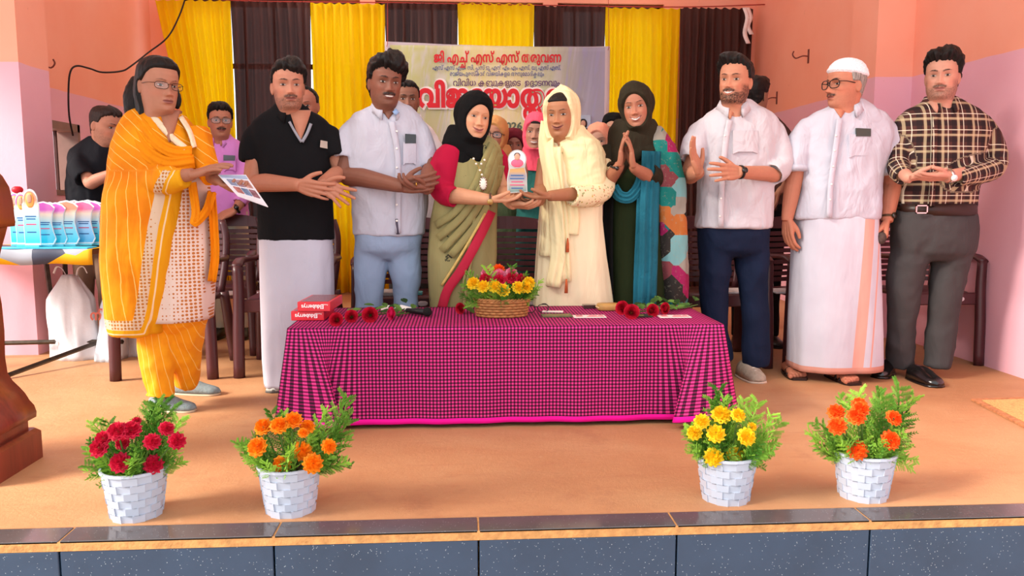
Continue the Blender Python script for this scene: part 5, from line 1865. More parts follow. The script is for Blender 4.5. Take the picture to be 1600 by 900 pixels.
def specs(person, mat, w=.135, hgt=.036, r=.0016, z=.111, fwd=.012, temple=.10):
    h = person.h
    y = min(h.surf(.0, .118), h.surf(.03, .12), h.surf(.03, .10)) - fwd
    fr = MB()
    a = np.linspace(0, 2 * math.pi, 25); rr = (np.abs(np.cos(a)) ** 3 + np.abs(np.sin(a)) ** 3) ** (-1 / 3)
    ln = []
    for s in (-1, 1):
        q = np.stack([s * w * .26 + rr * np.cos(a) * w * .205, np.full(25, y) + .012 * np.abs(s * w * .26 + rr * np.cos(a) * w * .205) / .06, z + rr * np.sin(a) * hgt * .5], 1)
        fr.tube(q, r, 6)
        ln.append(q)
        x = s * w * .475
        fr.tube([(x, y + .012, z + hgt * .25), (s * .077, y + .05, z + hgt * .25), (s * .077, y + temple, z + hgt * .1)], r, 6, smooth=3)
    fr.tube([(-.012, y, z + .004), (0, y - .002, z + .008), (.012, y, z + .004)], r, 6, smooth=3)
    fr.v = [h.W(np.concatenate(fr.v) * np.array([1, 1, h.long]))]
    o = fr.build('spectacles', mat, person.root)
    for q in ln:
        m = MB(); m.loft([h.W(q[:-1] * np.array([1, 1, h.long])), h.W((q[:-1] + (0, .001, 0)) * np.array([1, 1, h.long]))]); m.build('lens', M_LENS, o, False)
    return o

def mens_hair(person, front=.178, temple=.14, side=.085, nape=.01, top=.024, sidet=.010, sweep=0.0, recede=0.0, mat=None, noise=.004, fringe=0.0, jit=0):
    h = person.h
    hl = hairline(h, front, temple, side, nape, 0, recede)
    a = np.degrees(h.TH)
    hl = hl - fringe * np.exp(-((a - 28 * np.sign(sweep or 1)) / 26) ** 2)
    hl = hl + .006 * vnoise(np.stack([a.ravel() * .25, 0 * a.ravel() + jit, 0 * a.ravel()], 1)).reshape(a.shape)
    mask = (h.Z - hl) / .014
    earcut = (np.abs(np.abs(a) - 92) < 16) & (h.Z < .128)
    mask = np.where(earcut, -1, mask)
    up = np.clip((h.Z - .13) / .07, 0, 1)
    th = sidet + (top - sidet) * up + sweep * .010 * np.sin(h.TH) * up + .010 * np.clip(h.ct, 0, 1) * up
    th = th * (1 + .28 * vnoise(np.stack([h.X.ravel() * 70 + 40, h.Y.ravel() * 16 + 9, h.Z.ravel() * 30 + jit], 1)).reshape(a.shape) * up)
    return person.hair(mask, th, mat, noise, 60, jit=jit, aniso=(1.4, .35, .6))

FAB_WHITE = fabric('white_cotton', '#bcb9c4', .85, .03, .7, 11)
FAB_WHITE2 = fabric('white_linen', '#c1babf', .85, .03, .7, 12)
FAB_MUNDU = fabric('white_mundu', '#bfbcc8', .85, .03, .5, 7)
FAB_BLACK = fabric('black_knit', '#121113', .9, .1, .35, 8)
JEANS_L = fabric('light_denim', '#8f9db4', .85, .12, .4, 12)
JEANS_D = fabric('dark_denim', '#141d33', .85, .2, .4, 12)
GREY_T = fabric('charcoal_twill', '#403c3c', .8, .1, .4, 11)

def core_std(p, neck, hip, footL, footR):
    neck, hip = np.asarray(neck, float), np.asarray(hip, float)
    ch = (neck + hip) / 2
    L = getattr(p, 'legs', None)
    if L is None:
        L = [[hip + (-.06, 0, 0), (hip + footL) / 2 + (-.02, 0, 0), np.asarray(footL) + (0, 0, .09)], [hip + (.06, 0, 0), (hip + footR) / 2 + (.02, 0, 0), np.asarray(footR) + (0, 0, .09)]]
    p.core([[neck + (0, .02, .0), ch + (0, .02, .1), ch, hip]] + [[hip] + list(q) for q in L], [[.045, .08, .08, .09]] + [[.05] + list(np.linspace(.05, .03, len(q))) for q in L])

# ================================================================== 1 man in black polo
def man_polo():
    Y = 4.18
    p = Person('man in black polo shirt and white mundu, hands mid-clap', P(455, 610, Y), '#b87a60', 'people standing in the front row')
    h = Head('#c08268', stubble=.6, mous=.75, brow=1.1, fat=.98, jaw=1.03, beardcol='#2a1f1c', lip='#8f5048')
    p.head(h, P(450, 135, Y - .04), 6, 2, -2, 1.02)
    mens_hair(p, .180, .15, .09, .01, .022, .010, 1.2, 0, fringe=.018)
    rw = Rows([(160, 432, 470, .11), (170, 424, 484, .14), (180, 408, 500, .18), (190, 396, 512, .20), (212, 390, 519, .23), (240, 398, 517, .25), (280, 406, 518, .27), (330, 404, 520, .28), (374, 404, 522, .28)], Y)
    mb = MB(); mb.loft(rw.rings())
    slv(mb, rw, [P(404, 202, Y), P(396, 226, Y - .01), P(394, 253, Y - .02)], [.068, .064, .062])
    slv(mb, rw, [P(508, 204, Y), P(520, 224, Y - .01), P(527, 246, Y - .03)], [.066, .060, .056])
    sh = p.cloth('polo_shirt', mb, FAB_BLACK, .008, 3, .0045, 8, (1, 1, .6), 1)
    vneck(p, rw, 469, 172, 221, 17)
    collar(p, P(458, 176, Y - .015), .064, .072, FAB_BLACK, 8, .034, .42, .05, .024, sh)
    gm = plain('grey_placket', '#8b8a92', .8)
    strip(rw, [(452, 190), (461, 206), (471, 222)], 4, .014, 'placket', gm, sh)
    strip(rw, [(486, 193), (480, 208), (472, 222)], 5, .014, 'placket', gm, sh)
    MB().loft([np.array([rw.pt(501, 219, .012), rw.pt(516, 222, .012), rw.pt(514, 233, .012), rw.pt(500, 230, .012)]), np.array([rw.pt(501, 219, 0), rw.pt(516, 222, 0), rw.pt(514, 233, 0), rw.pt(500, 230, 0)])]).build('chest_patch', plain('patch_beige', '#b9ac9e', .6), sh, False)
    p.arm(P(404, 206, Y), P(396, 284, Y - .05), P(466, 289, Y - .26), (1, -.12, -.25), (.0, 1, .25), True, (.050, .046, .046, .032, .028), 1.0, curl=.18, thumb=1.0, spread=.1)
    p.arm(P(508, 206, Y), P(533, 268, Y + .0), P(503, 287, Y - .24), (.85, -.25, -.5), (-.2, -1, .25), False, (.048, .044, .042, .030, .027), 1.0, curl=.12, thumb=1.0, spread=.24)
    mr = Rows([(366, 406, 518, .27), (400, 407, 521, .29), (450, 408, 522, .30), (520, 410, 522, .31), (560, 411, 520, .31), (598, 414, 512, .30)], Y)
    skirt(p, mr, FAB_MUNDU, 'mundu', 9, .040, 3)
    core_std(p, P(455, 170, Y), P(462, 370, Y), PF(430, 606), PF(500, 600))
    a = PF(428, 611); 
    shoe(p, a + (.0, .12, 0), a + (.01, -.05, 0), .09, .06, plain('pale_shoe', '#cfd6cc', .5), plain('grey_sole', '#5d5d5a', .6))
    a = PF(492, 606); shoe(p, a + (0, .12, 0), a + (.02, -.06, 0), .09, .06, plain('pale_shoe', '#cfd6cc', .5), plain('grey_sole', '#5d5d5a', .6))
    p.finish()

# ================================================================== 2 man in white short-sleeved shirt, light jeans
def man_white_jeans():
    Y = 4.2
    p = Person('moustached man in white short-sleeved shirt and light blue jeans, hands clasped', P(605, 600, Y), '#80503f', 'people standing in the front row')
    h = Head('#855442', mous=.95, stubble=.25, brow=1.15, fat=1.0, jaw=1.03, lip='#6e3a34', teeth=True, smile=.25, lipful=1.05)
    p.head(h, P(602, 130, Y - .05), 14, 3, 3, 1.03)
    mens_hair(p, .176, .145, .085, .005, .038, .016, 1.6, 0, fringe=.022, noise=.007)
    rw = Rows([(158, 590, 622, .11), (168, 578, 640, .15), (178, 556, 652, .18), (190, 543, 660, .21), (215, 538, 664, .24), (245, 542, 664, .26), (290, 546, 668, .28), (330, 550, 668, .28), (367, 552, 664, .28)], Y)
    mb = MB(); mb.loft(rw.rings())
    slv(mb, rw, [P(556, 196, Y), P(545, 220, Y - .01), P(542, 249, Y - .03)], [.072, .070, .070])
    slv(mb, rw, [P(650, 198, Y), P(660, 225, Y - .02), P(668, 260, Y - .04)], [.07, .064, .058])
    sh = p.cloth('shirt', mb, FAB_WHITE, .008, 3, .006, 9, (1, 1, .7), 2)
    vneck(p, rw, 607, 170, 186, 12)
    collar(p, P(604, 172, Y - .02), .064, .072, FAB_WHITE, 12, .036, .40, .045, .024, sh)
    strip(rw, [(616, 172), (621, 178)], 8, .034, 'collar_lining', plain('blue_lining', '#8fa9cf', .8), sh)
    strip(rw, [(612, 190), (621, 240), (622, 300), (622, 364)], 9, .011, 'placket', FAB_WHITE, sh)
    for y in (205, 232, 262, 320, 345): button(p, rw.pt(620, y, .017), parent=sh)
    ph = pocket(p, rw, 630, 650, 222, 258, FAB_WHITE, sh, plain('black_phone', '#161516', .2, .05, 5, spec=.6), (633, 650, 209, 224))
    tag(ph, 'black phone in the pocket of the moustached man in white', 'phone')
    strip(rw, [(620, 342), (622, 366)], 5, .012, 'label_tag', plain('dark_tag', '#4a4250', .7), sh)
    p.arm(P(556, 200, Y), P(541, 272, Y - .05), P(627, 291, Y - .29), (1, -.1, .12), (.1, 1, .3), True, (.052, .050, .048, .033, .029), 1.04, curl=.28, thumb=.6, spread=.06)
    p.arm(P(650, 202, Y), P(672, 262, Y - .06), P(668, 296, Y - .25), (-.75, -.45, .05), (-.2, .2, 1), False, (.05, .046, .044, .031, .028), 1.0, curl=.5, thumb=.5, spread=.05)
    MB().tube([P(650, 288, Y - .335) + (0, 0, .0), P(650, 288, Y - .335) + (.004, 0, .0)], .011, 14).build('ring', plain('gold', '#caa04a', .25, .05, 5, metal=1.0), p.root)
    tr = Rows([(360, 553, 661, .25), (378, 554, 659, .26), (390, 555, 657, .24)], Y)
    trousers(p, tr, [([P(581, 380, Y), P(578, 440, Y), P(576, 520, Y + .02), P(574, 598, Y + .04)], [.094, .080, .073, .066]), ([P(631, 380, Y), P(634, 440, Y), P(634, 520, Y + .02), P(634, 598, Y + .04)], [.094, .074, .068, .064])], JEANS_L, amp=.005, name='jeans', seed=4)
    core_std(p, P(605, 165, Y), P(606, 372, Y), PF(576, 604), PF(634, 604))
    for x in (574, 636):
        a = PF(x, 606); shoe(p, a + (0, .14, 0), a + (0, -.12, 0), .1, .08, plain('brown_shoe', '#3a2a22', .4))
    p.finish()

# ================================================================== 3 woman in olive saree
def woman_saree():
    Y = 4.15
    p = Person('smiling woman in olive saree, maroon blouse and black headscarf presenting the plaque', P(720, 600, Y), '#c9906e', 'people standing in the front row')
    h = Head('#cd9472', N=132, soft=.8, brow=.45, lip='#a8605a', smile=.75, fat=1.08, age=.6, browcol='#5a3a2c', chinfat=.006)
    p.head(h, P(741, 183, Y - .05), 20, 2, 9, .97, ears=False, eye=.95)
    M_BH = fabric('black_scarf', '#0c0b0c', .9, .1, .4, 14)
    hijab(p, M_BH, .059, .082, .090, .013, .035, .010, [(196, 702, 758, .16), (212, 694, 762, .21), (225, 690, 764, .235), (238, 700, 766, .25), (248, 722, 762, .255), (254, 738, 756, .24)], Y, 3)
    rw = Rows([(212, 715, 765, .14), (222, 698, 778, .18), (234, 686, 784, .215), (255, 680, 786, .24), (285, 684, 782, .26), (315, 678, 778, .28), (345, 672, 776, .30), (400, 668, 776, .31), (440, 669, 772, .31), (480, 672, 768, .30), (600, 676, 764, .30)], Y)
    t = NT('olive_saree')
    n = t.noise(t.coord('Object', scale=(1, 1, .5)), 5, 2)
    vo = t.n('ShaderNodeTexVoronoi'); vo.inputs['Scale'].default_value = 9; t.l(t.coord('Object', loc=(.2, 0, .1)), vo.inputs['Vector'])
    sp = t.math('MULTIPLY', t.math('LESS_THAN', vo.outputs['Distance'], .22), t.math('GREATER_THAN', t.noise(t.coord('Object'), 45, 3), .53))
    c = t.mix(sp, t.ramp(n, [(0.3, lin('#7d7448')), (0.7, lin('#978c5c'))]), lin('#3d3a28'))
    t.col(c); t.set(.7, 0, .25); t.bump(t.noise(t.coord('Object', scale=(1, 1, .3)), 16, 3, .5, .5), .4, .02)
    SAR = t.m
    sk = skirt(p, rw, SAR, 'saree', 12, .020, 5, grow=1.0)
    MAR = fabric('maroon_blouse', '#a80d34', .8, .08, .3, 10)
    mb = MB()
    bl = Rows([(214, 712, 745, .15), (224, 694, 742, .20), (236, 682, 736, .235), (255, 676, 728, .26), (280, 680, 722, .27), (300, 686, 716, .26)], Y)
    mb.loft(bl.rings())
    slv(mb, rw, [P(694, 240, Y), P(686, 270, Y - .03), P(692, 300, Y - .10), P(712, 309, Y - .17)], [.066, .066, .060, .052])
    slv(mb, rw, [P(776, 240, Y + .02), P(782, 270, Y + .02), P(782, 296, Y)], [.058, .055, .05])
    p.cloth('blouse', mb, MAR, .008, 3, .004, 9, (1, 1, .7), 5)
    # pleated end of the saree across the chest, over the shoulder
    PAL = fabric('olive_pallu', '#8f8455', .75, .12, .5, 16)
    for k, (path, w) in enumerate([([(770, 224), (756, 255), (742, 290), (712, 330), (680, 352)], 12), ([(776, 230), (764, 262), (750, 296), (722, 338), (684, 372)], 12), ([(781, 240), (771, 270), (758, 304), (732, 346), (690, 392)], 12), ([(783, 258), (777, 284), (766, 314), (744, 352), (704, 400)], 12)]):
        strip(rw, path, w, .014 + .003 * (k % 2), 'saree_pleat', PAL, sk, .006)
    strip(rw, [(768, 330), (752, 365), (722, 420), (700, 452), (690, 482)], 15, .020, 'saree_border', fabric('crimson_border', '#b3243c', .7, .1, .3, 12), sk, .004)
    strip(rw, [(758, 333), (742, 362), (712, 412), (690, 446)], 4, .022, 'saree_zari', plain('gold_zari', '#c9a95e', .5, .15, 40), sk, .003)
    for y in (400, 440): strip(rw, [(742, y - 60), (730, y), (722, y + 60)], 5, .012, 'saree_pleat', PAL, sk, .006)
    p.arm(P(694, 245, Y), P(694, 303, Y - .10), P(764, 312, Y - .26), (1, -.05, .0), (0, -.15, 1), True, (.046, .045, .042, .028, .026), .94, curl=.28, thumb=.1, spread=.03, grip=.4)
    watch(p, P(766, 312, Y - .262), (1, -.05, 0), '#4a3326', '#b08a4a', .008, .029, .014, (0, -1, -.3))
    # pendant necklace
    PEARL = plain('pearl', '#ece4d4', .25, .05, 5, spec=.6)
    nk = MB().tube([rw.pt(739, 246, .03), rw.pt(748, 262, .028), rw.pt(754, 276, .028)], .0012, 5, smooth=3).build('necklace', plain('gold', '#caa04a', .25, .05, 5, metal=1.0), p.root)
    for (x, y) in ((740, 248), (744, 256), (752, 256), (750, 266), (753, 273), (757, 250)):
        MB().ball(tuple(rw.pt(x, y, .03)), .0058, 7).build('pearl', PEARL, nk)
    pc = rw.pt(755, 288, .03)
    m = MB(); m.loft([np.array([pc + (.019 * s * math.sin(a), yy, -.030 * s * math.cos(a) * (1.0 if math.cos(a) > 0 else 1.25)) for a in np.linspace(0, 2 * math.pi, 20, endpoint=False)]) for s, yy in ((1, .004), (1, -.002), (.7, -.006))])
    m.build('pendant', PEARL, nk)
    for a in np.linspace(0, 2 * math.pi, 14, endpoint=False):
        MB().ball(tuple(pc + (.017 * math.sin(a), -.006, -.028 * math.cos(a) * (1 if math.cos(a) > 0 else 1.25))), .0035, 5).build('stone', plain('dark_stone', '#7a4a3a', .2, .1, 5, spec=.7), nk)
    p.arm(P(776, 245, Y + .02), P(784, 298, Y - .02), P(800, 320, Y - .22), (.7, -.3, -.05), (.0, .3, .9), False, (.044, .042, .04, .027, .025), .92, curl=.5, thumb=.1, spread=.02)
    core_std(p, P(735, 215, Y), P(722, 380, Y), PF(700, 612), PF(745, 612))
    p.finish()

# ================================================================== 4 girl in cream
def girl_cream():
    Y = 4.16
    p = Person('girl in cream dress and cream shawl over her hair receiving the plaque', P(895, 600, Y), '#a06a4b', 'people standing in the front row')
    h = Head('#aa7352', soft=1.0, brow=.8, lip='#7a3f3a', smile=.75, fat=1.06, lipful=1.05, nose=1.0)
    p.head(h, P(877, 180, Y - .05), -14, 3, -2, .97, ears=False)
    hl = hairline(h, .176, .15, .12, .02)
    mask = (h.Z - hl) / .008
    p.hair(mask, .007 + .0 * h.X, M_HAIR, .0012, 60)
    CR = fabric('cream_muslin', '#e6d4a4', .8, .06, .6, 15, stretch=(1, 1, .35))
    CRD = fabric('cream_dress', '#ead9b2', .8, .06, .5, 12, stretch=(1, 1, .25))
    # shawl over the head
    e = (h.X / .063) ** 2 + ((h.Z - .098) / .118) ** 2
    front = h.ct > 0
    mask = np.where(front, np.clip((e - 1) / .18, 0, 1), 1.0)
    mask = np.where(front & (h.Z < .0), np.clip((np.abs(h.X) - .03) / .015, 0, 1), mask)
    th = .016 + .03 * np.clip(-h.ct, 0, 1) + .012 * np.clip((.06 - h.Z) / .06, 0, 1.5)
    V, F = shell(h, mask, th, .004, 18, (1, 1, .35), 5)
    m = MB(); m.add(h.W(V), F); sc = m.build('shawl', CR, p.root)
    rw = Rows([(206, 866, 896, .12), (216, 858, 908, .16), (228, 850, 922, .19), (245, 846, 934, .22), (275, 846, 938, .25), (310, 845, 940, .27), (345, 842, 940, .29), (400, 838, 946, .30), (440, 836, 952, .31), (484, 834, 958, .32), (560, 834, 962, .32), (598, 834, 964, .32)], Y)
    sk = skirt(p, rw, CRD, 'dress', 13, .035, 7, grow=1.0, n=140)
    vneck(p, rw, 873, 208, 228, 11, .006)
    strip(rw, [(864, 230), (873, 234), (884, 231)], 10, .008, 'neck_lace', fabric('lace', '#e0c79a', .8, .2, .8, 60), sk)
    mb = MB()
    dr = Rows([(196, 858, 912, .15, .02), (208, 852, 922, .20, .01), (222, 862, 934, .25, .0), (240, 866, 943, .28), (265, 868, 947, .30), (290, 872, 948, .31), (312, 885, 944, .30), (322, 905, 938, .27)], Y)
    mb.loft(dr.rings())
    me = remesh(mb, .008, 3); wrinkle(me, .010, 13, (.8, 1, 1.5), 4)
    link('shawl_wrap', me, CR, sc)
    strip(rw, [(857, 190), (853, 225), (858, 260), (866, 300), (870, 350), (872, 400), (864, 448)], 24, .032, 'shawl_fall', CR, sc, .014, 2)
    strip(rw, [(866, 230), (868, 270), (874, 320), (878, 360), (882, 440)], 22, .024, 'shawl_fall', CR, sc, .014, 2)
    strip(rw, [(858, 240), (856, 300), (856, 360), (852, 400)], 20, .022, 'shawl_fall', CR, sc, .012, 2)
    strip(rw, [(893, 310), (894, 345), (892, 366)], 24, .018, 'shawl_fall', CR, sc, .01, 2)
    TAS = plain('rust_tassel', '#b5562c', .8, .2, 60)
    for (x, y) in ((887, 372), (885, 436)):
        MB().tube([rw.pt(x, y, .04), rw.pt(x, y + 8, .04), rw.pt(x - .5, y + 22, .04)], [.003, .007, .009], 8).build('tassel', TAS, sc)
    SLV = NT('embroidered_sleeve'); 
    vv = SLV.n('ShaderNodeTexVoronoi'); vv.inputs['Scale'].default_value = 55; SLV.l(SLV.coord('Object'), vv.inputs['Vector'])
    SLV.col(SLV.mix(SLV.math('LESS_THAN', vv.outputs['Distance'], .28), lin('#e2d2a6'), SLV.ramp(vv.outputs['Color'], [(0.2, lin('#c87a5a')), (0.5, lin('#8a9a6a')), (0.8, lin('#c8a84a'))]))); SLV.set(.8)
    mb = MB(); cup(mb, [P(936, 255, Y), P(943, 292, Y - .06), P(918, 306, Y - .16), P(893, 305, Y - .22)], [.062, .062, .055, .05])
    p.cloth('sleeve', mb, SLV.m, .007, 2, .003, 12, (1, 1, 1), 3)
    p.arm(P(934, 258, Y), P(938, 300, Y - .08), P(860, 306, Y - .27), (-1, -.02, -.02), (0, -.2, 1), False, (.044, .043, .040, .027, .025), .92, curl=.3, thumb=.1, spread=.03, grip=.4)
    p.arm(P(852, 250, Y), P(846, 296, Y - .06), P(842, 316, Y - .20), (-.8, -.35, -.05), (0, .3, 1), True, (.04, .04, .038, .026, .024), .9, curl=.5, thumb=.1, spread=.02)
    core_std(p, P(880, 212, Y), P(892, 380, Y), PF(870, 612), PF(920, 612))
    p.finish()

# ================================================================== 5 clapping woman
def woman_clap():
    Y = 4.22
    p = Person('laughing woman clapping in dark olive headscarf and patchwork shawl', P(1000, 600, Y), '#a3694f', 'people standing in the front row')
    h = Head('#aa6f57', soft=.8, brow=.8, lip='#8a3f3c', smile=.9, teeth=True, fat=.98, nose=1.0)
    p.head(h, P(994, 168, Y - .05), -6, 0, -8, .96, ears=False)
    M_OL = fabric('olive_scarf', '#2b2418', .85, .15, .5, 14)
    hijab(p, M_OL, .058, .083, .092, .014, .035, .012, [(186, 962, 1022, .18), (202, 952, 1030, .23), (222, 950, 1030, .26), (245, 948, 1018, .26), (262, 945, 985, .25), (280, 944, 968, .22)], Y, 8, amp=.006)
    rw = Rows([(200, 972, 1020, .13), (212, 958, 1036, .18), (226, 952, 1046, .21), (250, 948, 1048, .23), (290, 950, 1040, .25), (340, 950, 1035, .27), (400, 948, 1036, .31), (480, 948, 1040, .35), (600, 946, 1044, .36)], Y)
    skirt(p, rw, fabric('dark_green_dress', '#1f2710', .85, .15, .4, 10), 'dress', 9, .018, 9)
    strip(rw, [(953, 270), (950, 340), (950, 420), (952, 560)], 16, .01, 'coat_edge', fabric('black_abaya', '#0b0a0b', .9, .1, .3, 10), p.root, .01)
    t = NT('patchwork_shawl')
    co = t.coord('Object', scale=(1.0, .4, 1.0), loc=(.03, 0, .02))
    vo = t.n('ShaderNodeTexVoronoi'); vo.inputs['Scale'].default_value = 9.0; vo.distance = 'CHEBYCHEV'; t.l(co, vo.inputs['Vector'])
    sp = t.n('ShaderNodeSeparateXYZ'); t.l(vo.outputs['Color'], sp.inputs[0])
    c = t.ramp(sp.outputs['Y'], [(0.0, lin('#1d5f60')), (0.2, lin('#8f1a4c')), (0.33, lin('#8b8478')), (0.46, lin('#136e66')), (0.6, lin('#a85f2c')), (0.72, lin('#2a2420')), (0.82, lin('#6e9a9a')), (0.9, lin('#7a3a3e'))], 'CONSTANT')
    n = t.noise(t.coord('Object'), 60, 4, .7)
    c = t.mix(t.math('MULTIPLY', t.math('GREATER_THAN', n, .60), .30), c, lin('#8f8470'))
    t.col(c); t.set(.75, 0, .2); t.bump(t.noise(t.coord('Object', scale=(1, 1, .3)), 14, 3), .4, .02)
    sr = Rows([(200, 1004, 1030, .14), (212, 1002, 1042, .20), (226, 1004, 1052, .25), (250, 1010, 1059, .28), (290, 1016, 1064, .30), (340, 1018, 1066, .30), (400, 1020, 1068, .30), (440, 1022, 1069, .30), (478, 1024, 1068, .29)], Y, 3)
    mb = MB(); mb.loft(sr.rings())
    p.cloth('patchwork_shawl', mb, t.m, .009, 3, .010, 10, (1.4, 1, .5), 6)
    BL = fabric('teal_scarf', '#1c5c6c', .8, .3, .6, 20)
    strip(rw, [(1018, 236), (1016, 290), (1014, 360), (1012, 430), (1010, 486)], 30, .05, 'teal_panel', BL, p.root, .016, 3)
    strip(rw, [(1005, 300), (1003, 360), (1000, 430), (999, 486)], 20, .03, 'teal_panel', BL, p.root, .014, 2)
    strip(rw, [(958, 292), (968, 306), (984, 308), (998, 292), (1006, 268)], 18, .035, 'teal_loop', BL, p.root, .014, 3)
    mb = MB(); cup(mb, [P(955, 232, Y), P(948, 262, Y - .05), P(957, 268, Y - .12)], [.056, .052, .045])
    cup(mb, [P(1042, 236, Y), P(1034, 280, Y - .05), P(1012, 268, Y - .16)], [.058, .056, .05])
    p.cloth('sleeves', mb, fabric('olive_scarf', '#2b2418'), .008, 2, .003, 12)
    p.arm(P(955, 236, Y), P(946, 286, Y - .06), P(968, 260, Y - .23), (.06, -.12, 1), (1, -.25, .0), True, (.044, .042, .04, .027, .025), .95, curl=.18, thumb=.2, spread=.05)
    p.arm(P(1042, 240, Y), P(1030, 286, Y - .06), P(990, 262, Y - .25), (-.16, -.1, 1), (-1, .25, -.15), False, (.044, .042, .04, .027, .025), .95, curl=.2, thumb=.2, spread=.06)
    watch(p, P(963, 262, Y - .21), (.25, -.15, 1), '#1a1512', '#1a1512', .008, .029, .010)
    core_std(p, P(995, 200, Y), P(996, 380, Y), PF(975, 610), PF(1020, 610))
    p.finish()
# ================================================================== 6 bearded man in white shirt, dark jeans
def man_white_beard():
    Y = 4.25
    p = Person('smiling bearded man in white shirt and dark jeans, hands apart mid-clap', P(1148, 600, Y), '#b87a5e', 'people standing in the front row')
    h = Head('#bd8064', beard=.85, mous=.85, brow=1.0, teeth=True, smile=.7, lip='#a05a50', beardcol='#2a1a14', moustcol='#2a1a14', jaw=1.02)
    p.head(h, P(1149, 127, Y - .06), -18, 2, 4, 1.02)
    mens_hair(p, .186, .155, .088, .01, .026, .009, -1.0, 0, noise=.004)
    rw = Rows([(156, 1136, 1172, .11), (166, 1124, 1184, .15), (176, 1106, 1202, .19), (188, 1095, 1214, .22), (212, 1092, 1218, .25), (245, 1094, 1208, .27), (290, 1092, 1206, .28), (330, 1090, 1205, .28), (355, 1087, 1204, .28)], Y)
    mb = MB(); mb.loft(rw.rings())
    slv(mb, rw, [P(1102, 194, Y), P(1088, 220, Y - .02), P(1080, 250, Y - .06)], [.070, .066, .060])
    slv(mb, rw, [P(1204, 196, Y), P(1216, 228, Y - .02), P(1220, 258, Y - .05), P(1206, 273, Y - .11)], [.072, .072, .070, .062])
    sh = p.cloth('shirt', mb, FAB_WHITE2, .008, 3, .006, 9, (1, 1, .7), 8)
    vneck(p, rw, 1141, 164, 186, 12)
    collar(p, P(1146, 168, Y - .025), .064, .074, FAB_WHITE2, -12, .036, .42, .05, .024, sh)
    strip(rw, [(1140, 188), (1134, 220), (1128, 290), (1126, 354)], 9, .011, 'placket', FAB_WHITE2, sh)
    for y in (212, 262, 310, 338): button(p, rw.pt(1129 + (270 - y) * .06, y, .017), parent=sh)
    pocket(p, rw, 1146, 1184, 204, 240, FAB_WHITE2, sh)
    p.arm(P(1102, 198, Y), P(1078, 272, Y - .04), P(1092, 270, Y - .26), (-.45, -.25, 1.0), (.75, -.5, .1), True, (.050, .046, .044, .031, .028), 1.0, curl=.15, thumb=.9, spread=.14)
    p.arm(P(1204, 200, Y), P(1214, 272, Y - .08), P(1155, 269, Y - .28), (-.75, -.35, .0), (-.6, .5, -.1), False, (.036, .034, .040, .032, .028), 1.0, curl=.15, thumb=1.0, spread=.14)
    watch(p, P(1157, 269, Y - .277), (-1, -.3, 0), '#15110f', '#101012', .011, .031, .015, (0.2, -1, .25))
    tr = Rows([(350, 1090, 1202, .25), (372, 1092, 1201, .26), (388, 1093, 1200, .24)], Y)
    trousers(p, tr, [([P(1119, 380, Y), P(1116, 440, Y), P(1118, 500, Y), P(1126, 562, Y + .04)], [.098, .082, .072, .064]), ([P(1174, 380, Y), P(1176, 440, Y), P(1179, 500, Y - .01), P(1181, 572, Y - .02)], [.098, .082, .074, .067])], JEANS_D, amp=.005, name='jeans', seed=9)
    core_std(p, P(1148, 162, Y), P(1146, 372, Y), PF(1128, 572), PF(1180, 580))
    CAN = plain('taupe_canvas', '#a89c8a', .7, .15, 40, .3, 120); RUB = plain('cream_rubber', '#d9cbb6', .6)
    a = PF(1184, 598)
    s = shoe(p, a + (-.02, .2, 0), a + (.005, -.03, 0), .105, .085, CAN, RUB, 'trainer')
    for k in range(4):
        q = a + (-.004 - .003 * k, .03 + .025 * k, .058 + .009 * k)
        MB().tube([q + (-.025, 0, -.006), q + (0, -.006, .004), q + (.025, 0, -.006)], .0028, 6, smooth=3).build('lace', plain('white_lace', '#e8e2d6', .8), s)
    a = PF(1122, 572); shoe(p, a + (.0, .2, 0), a + (-.02, -.04, 0), .105, .085, CAN, RUB, 'trainer')
    p.finish()

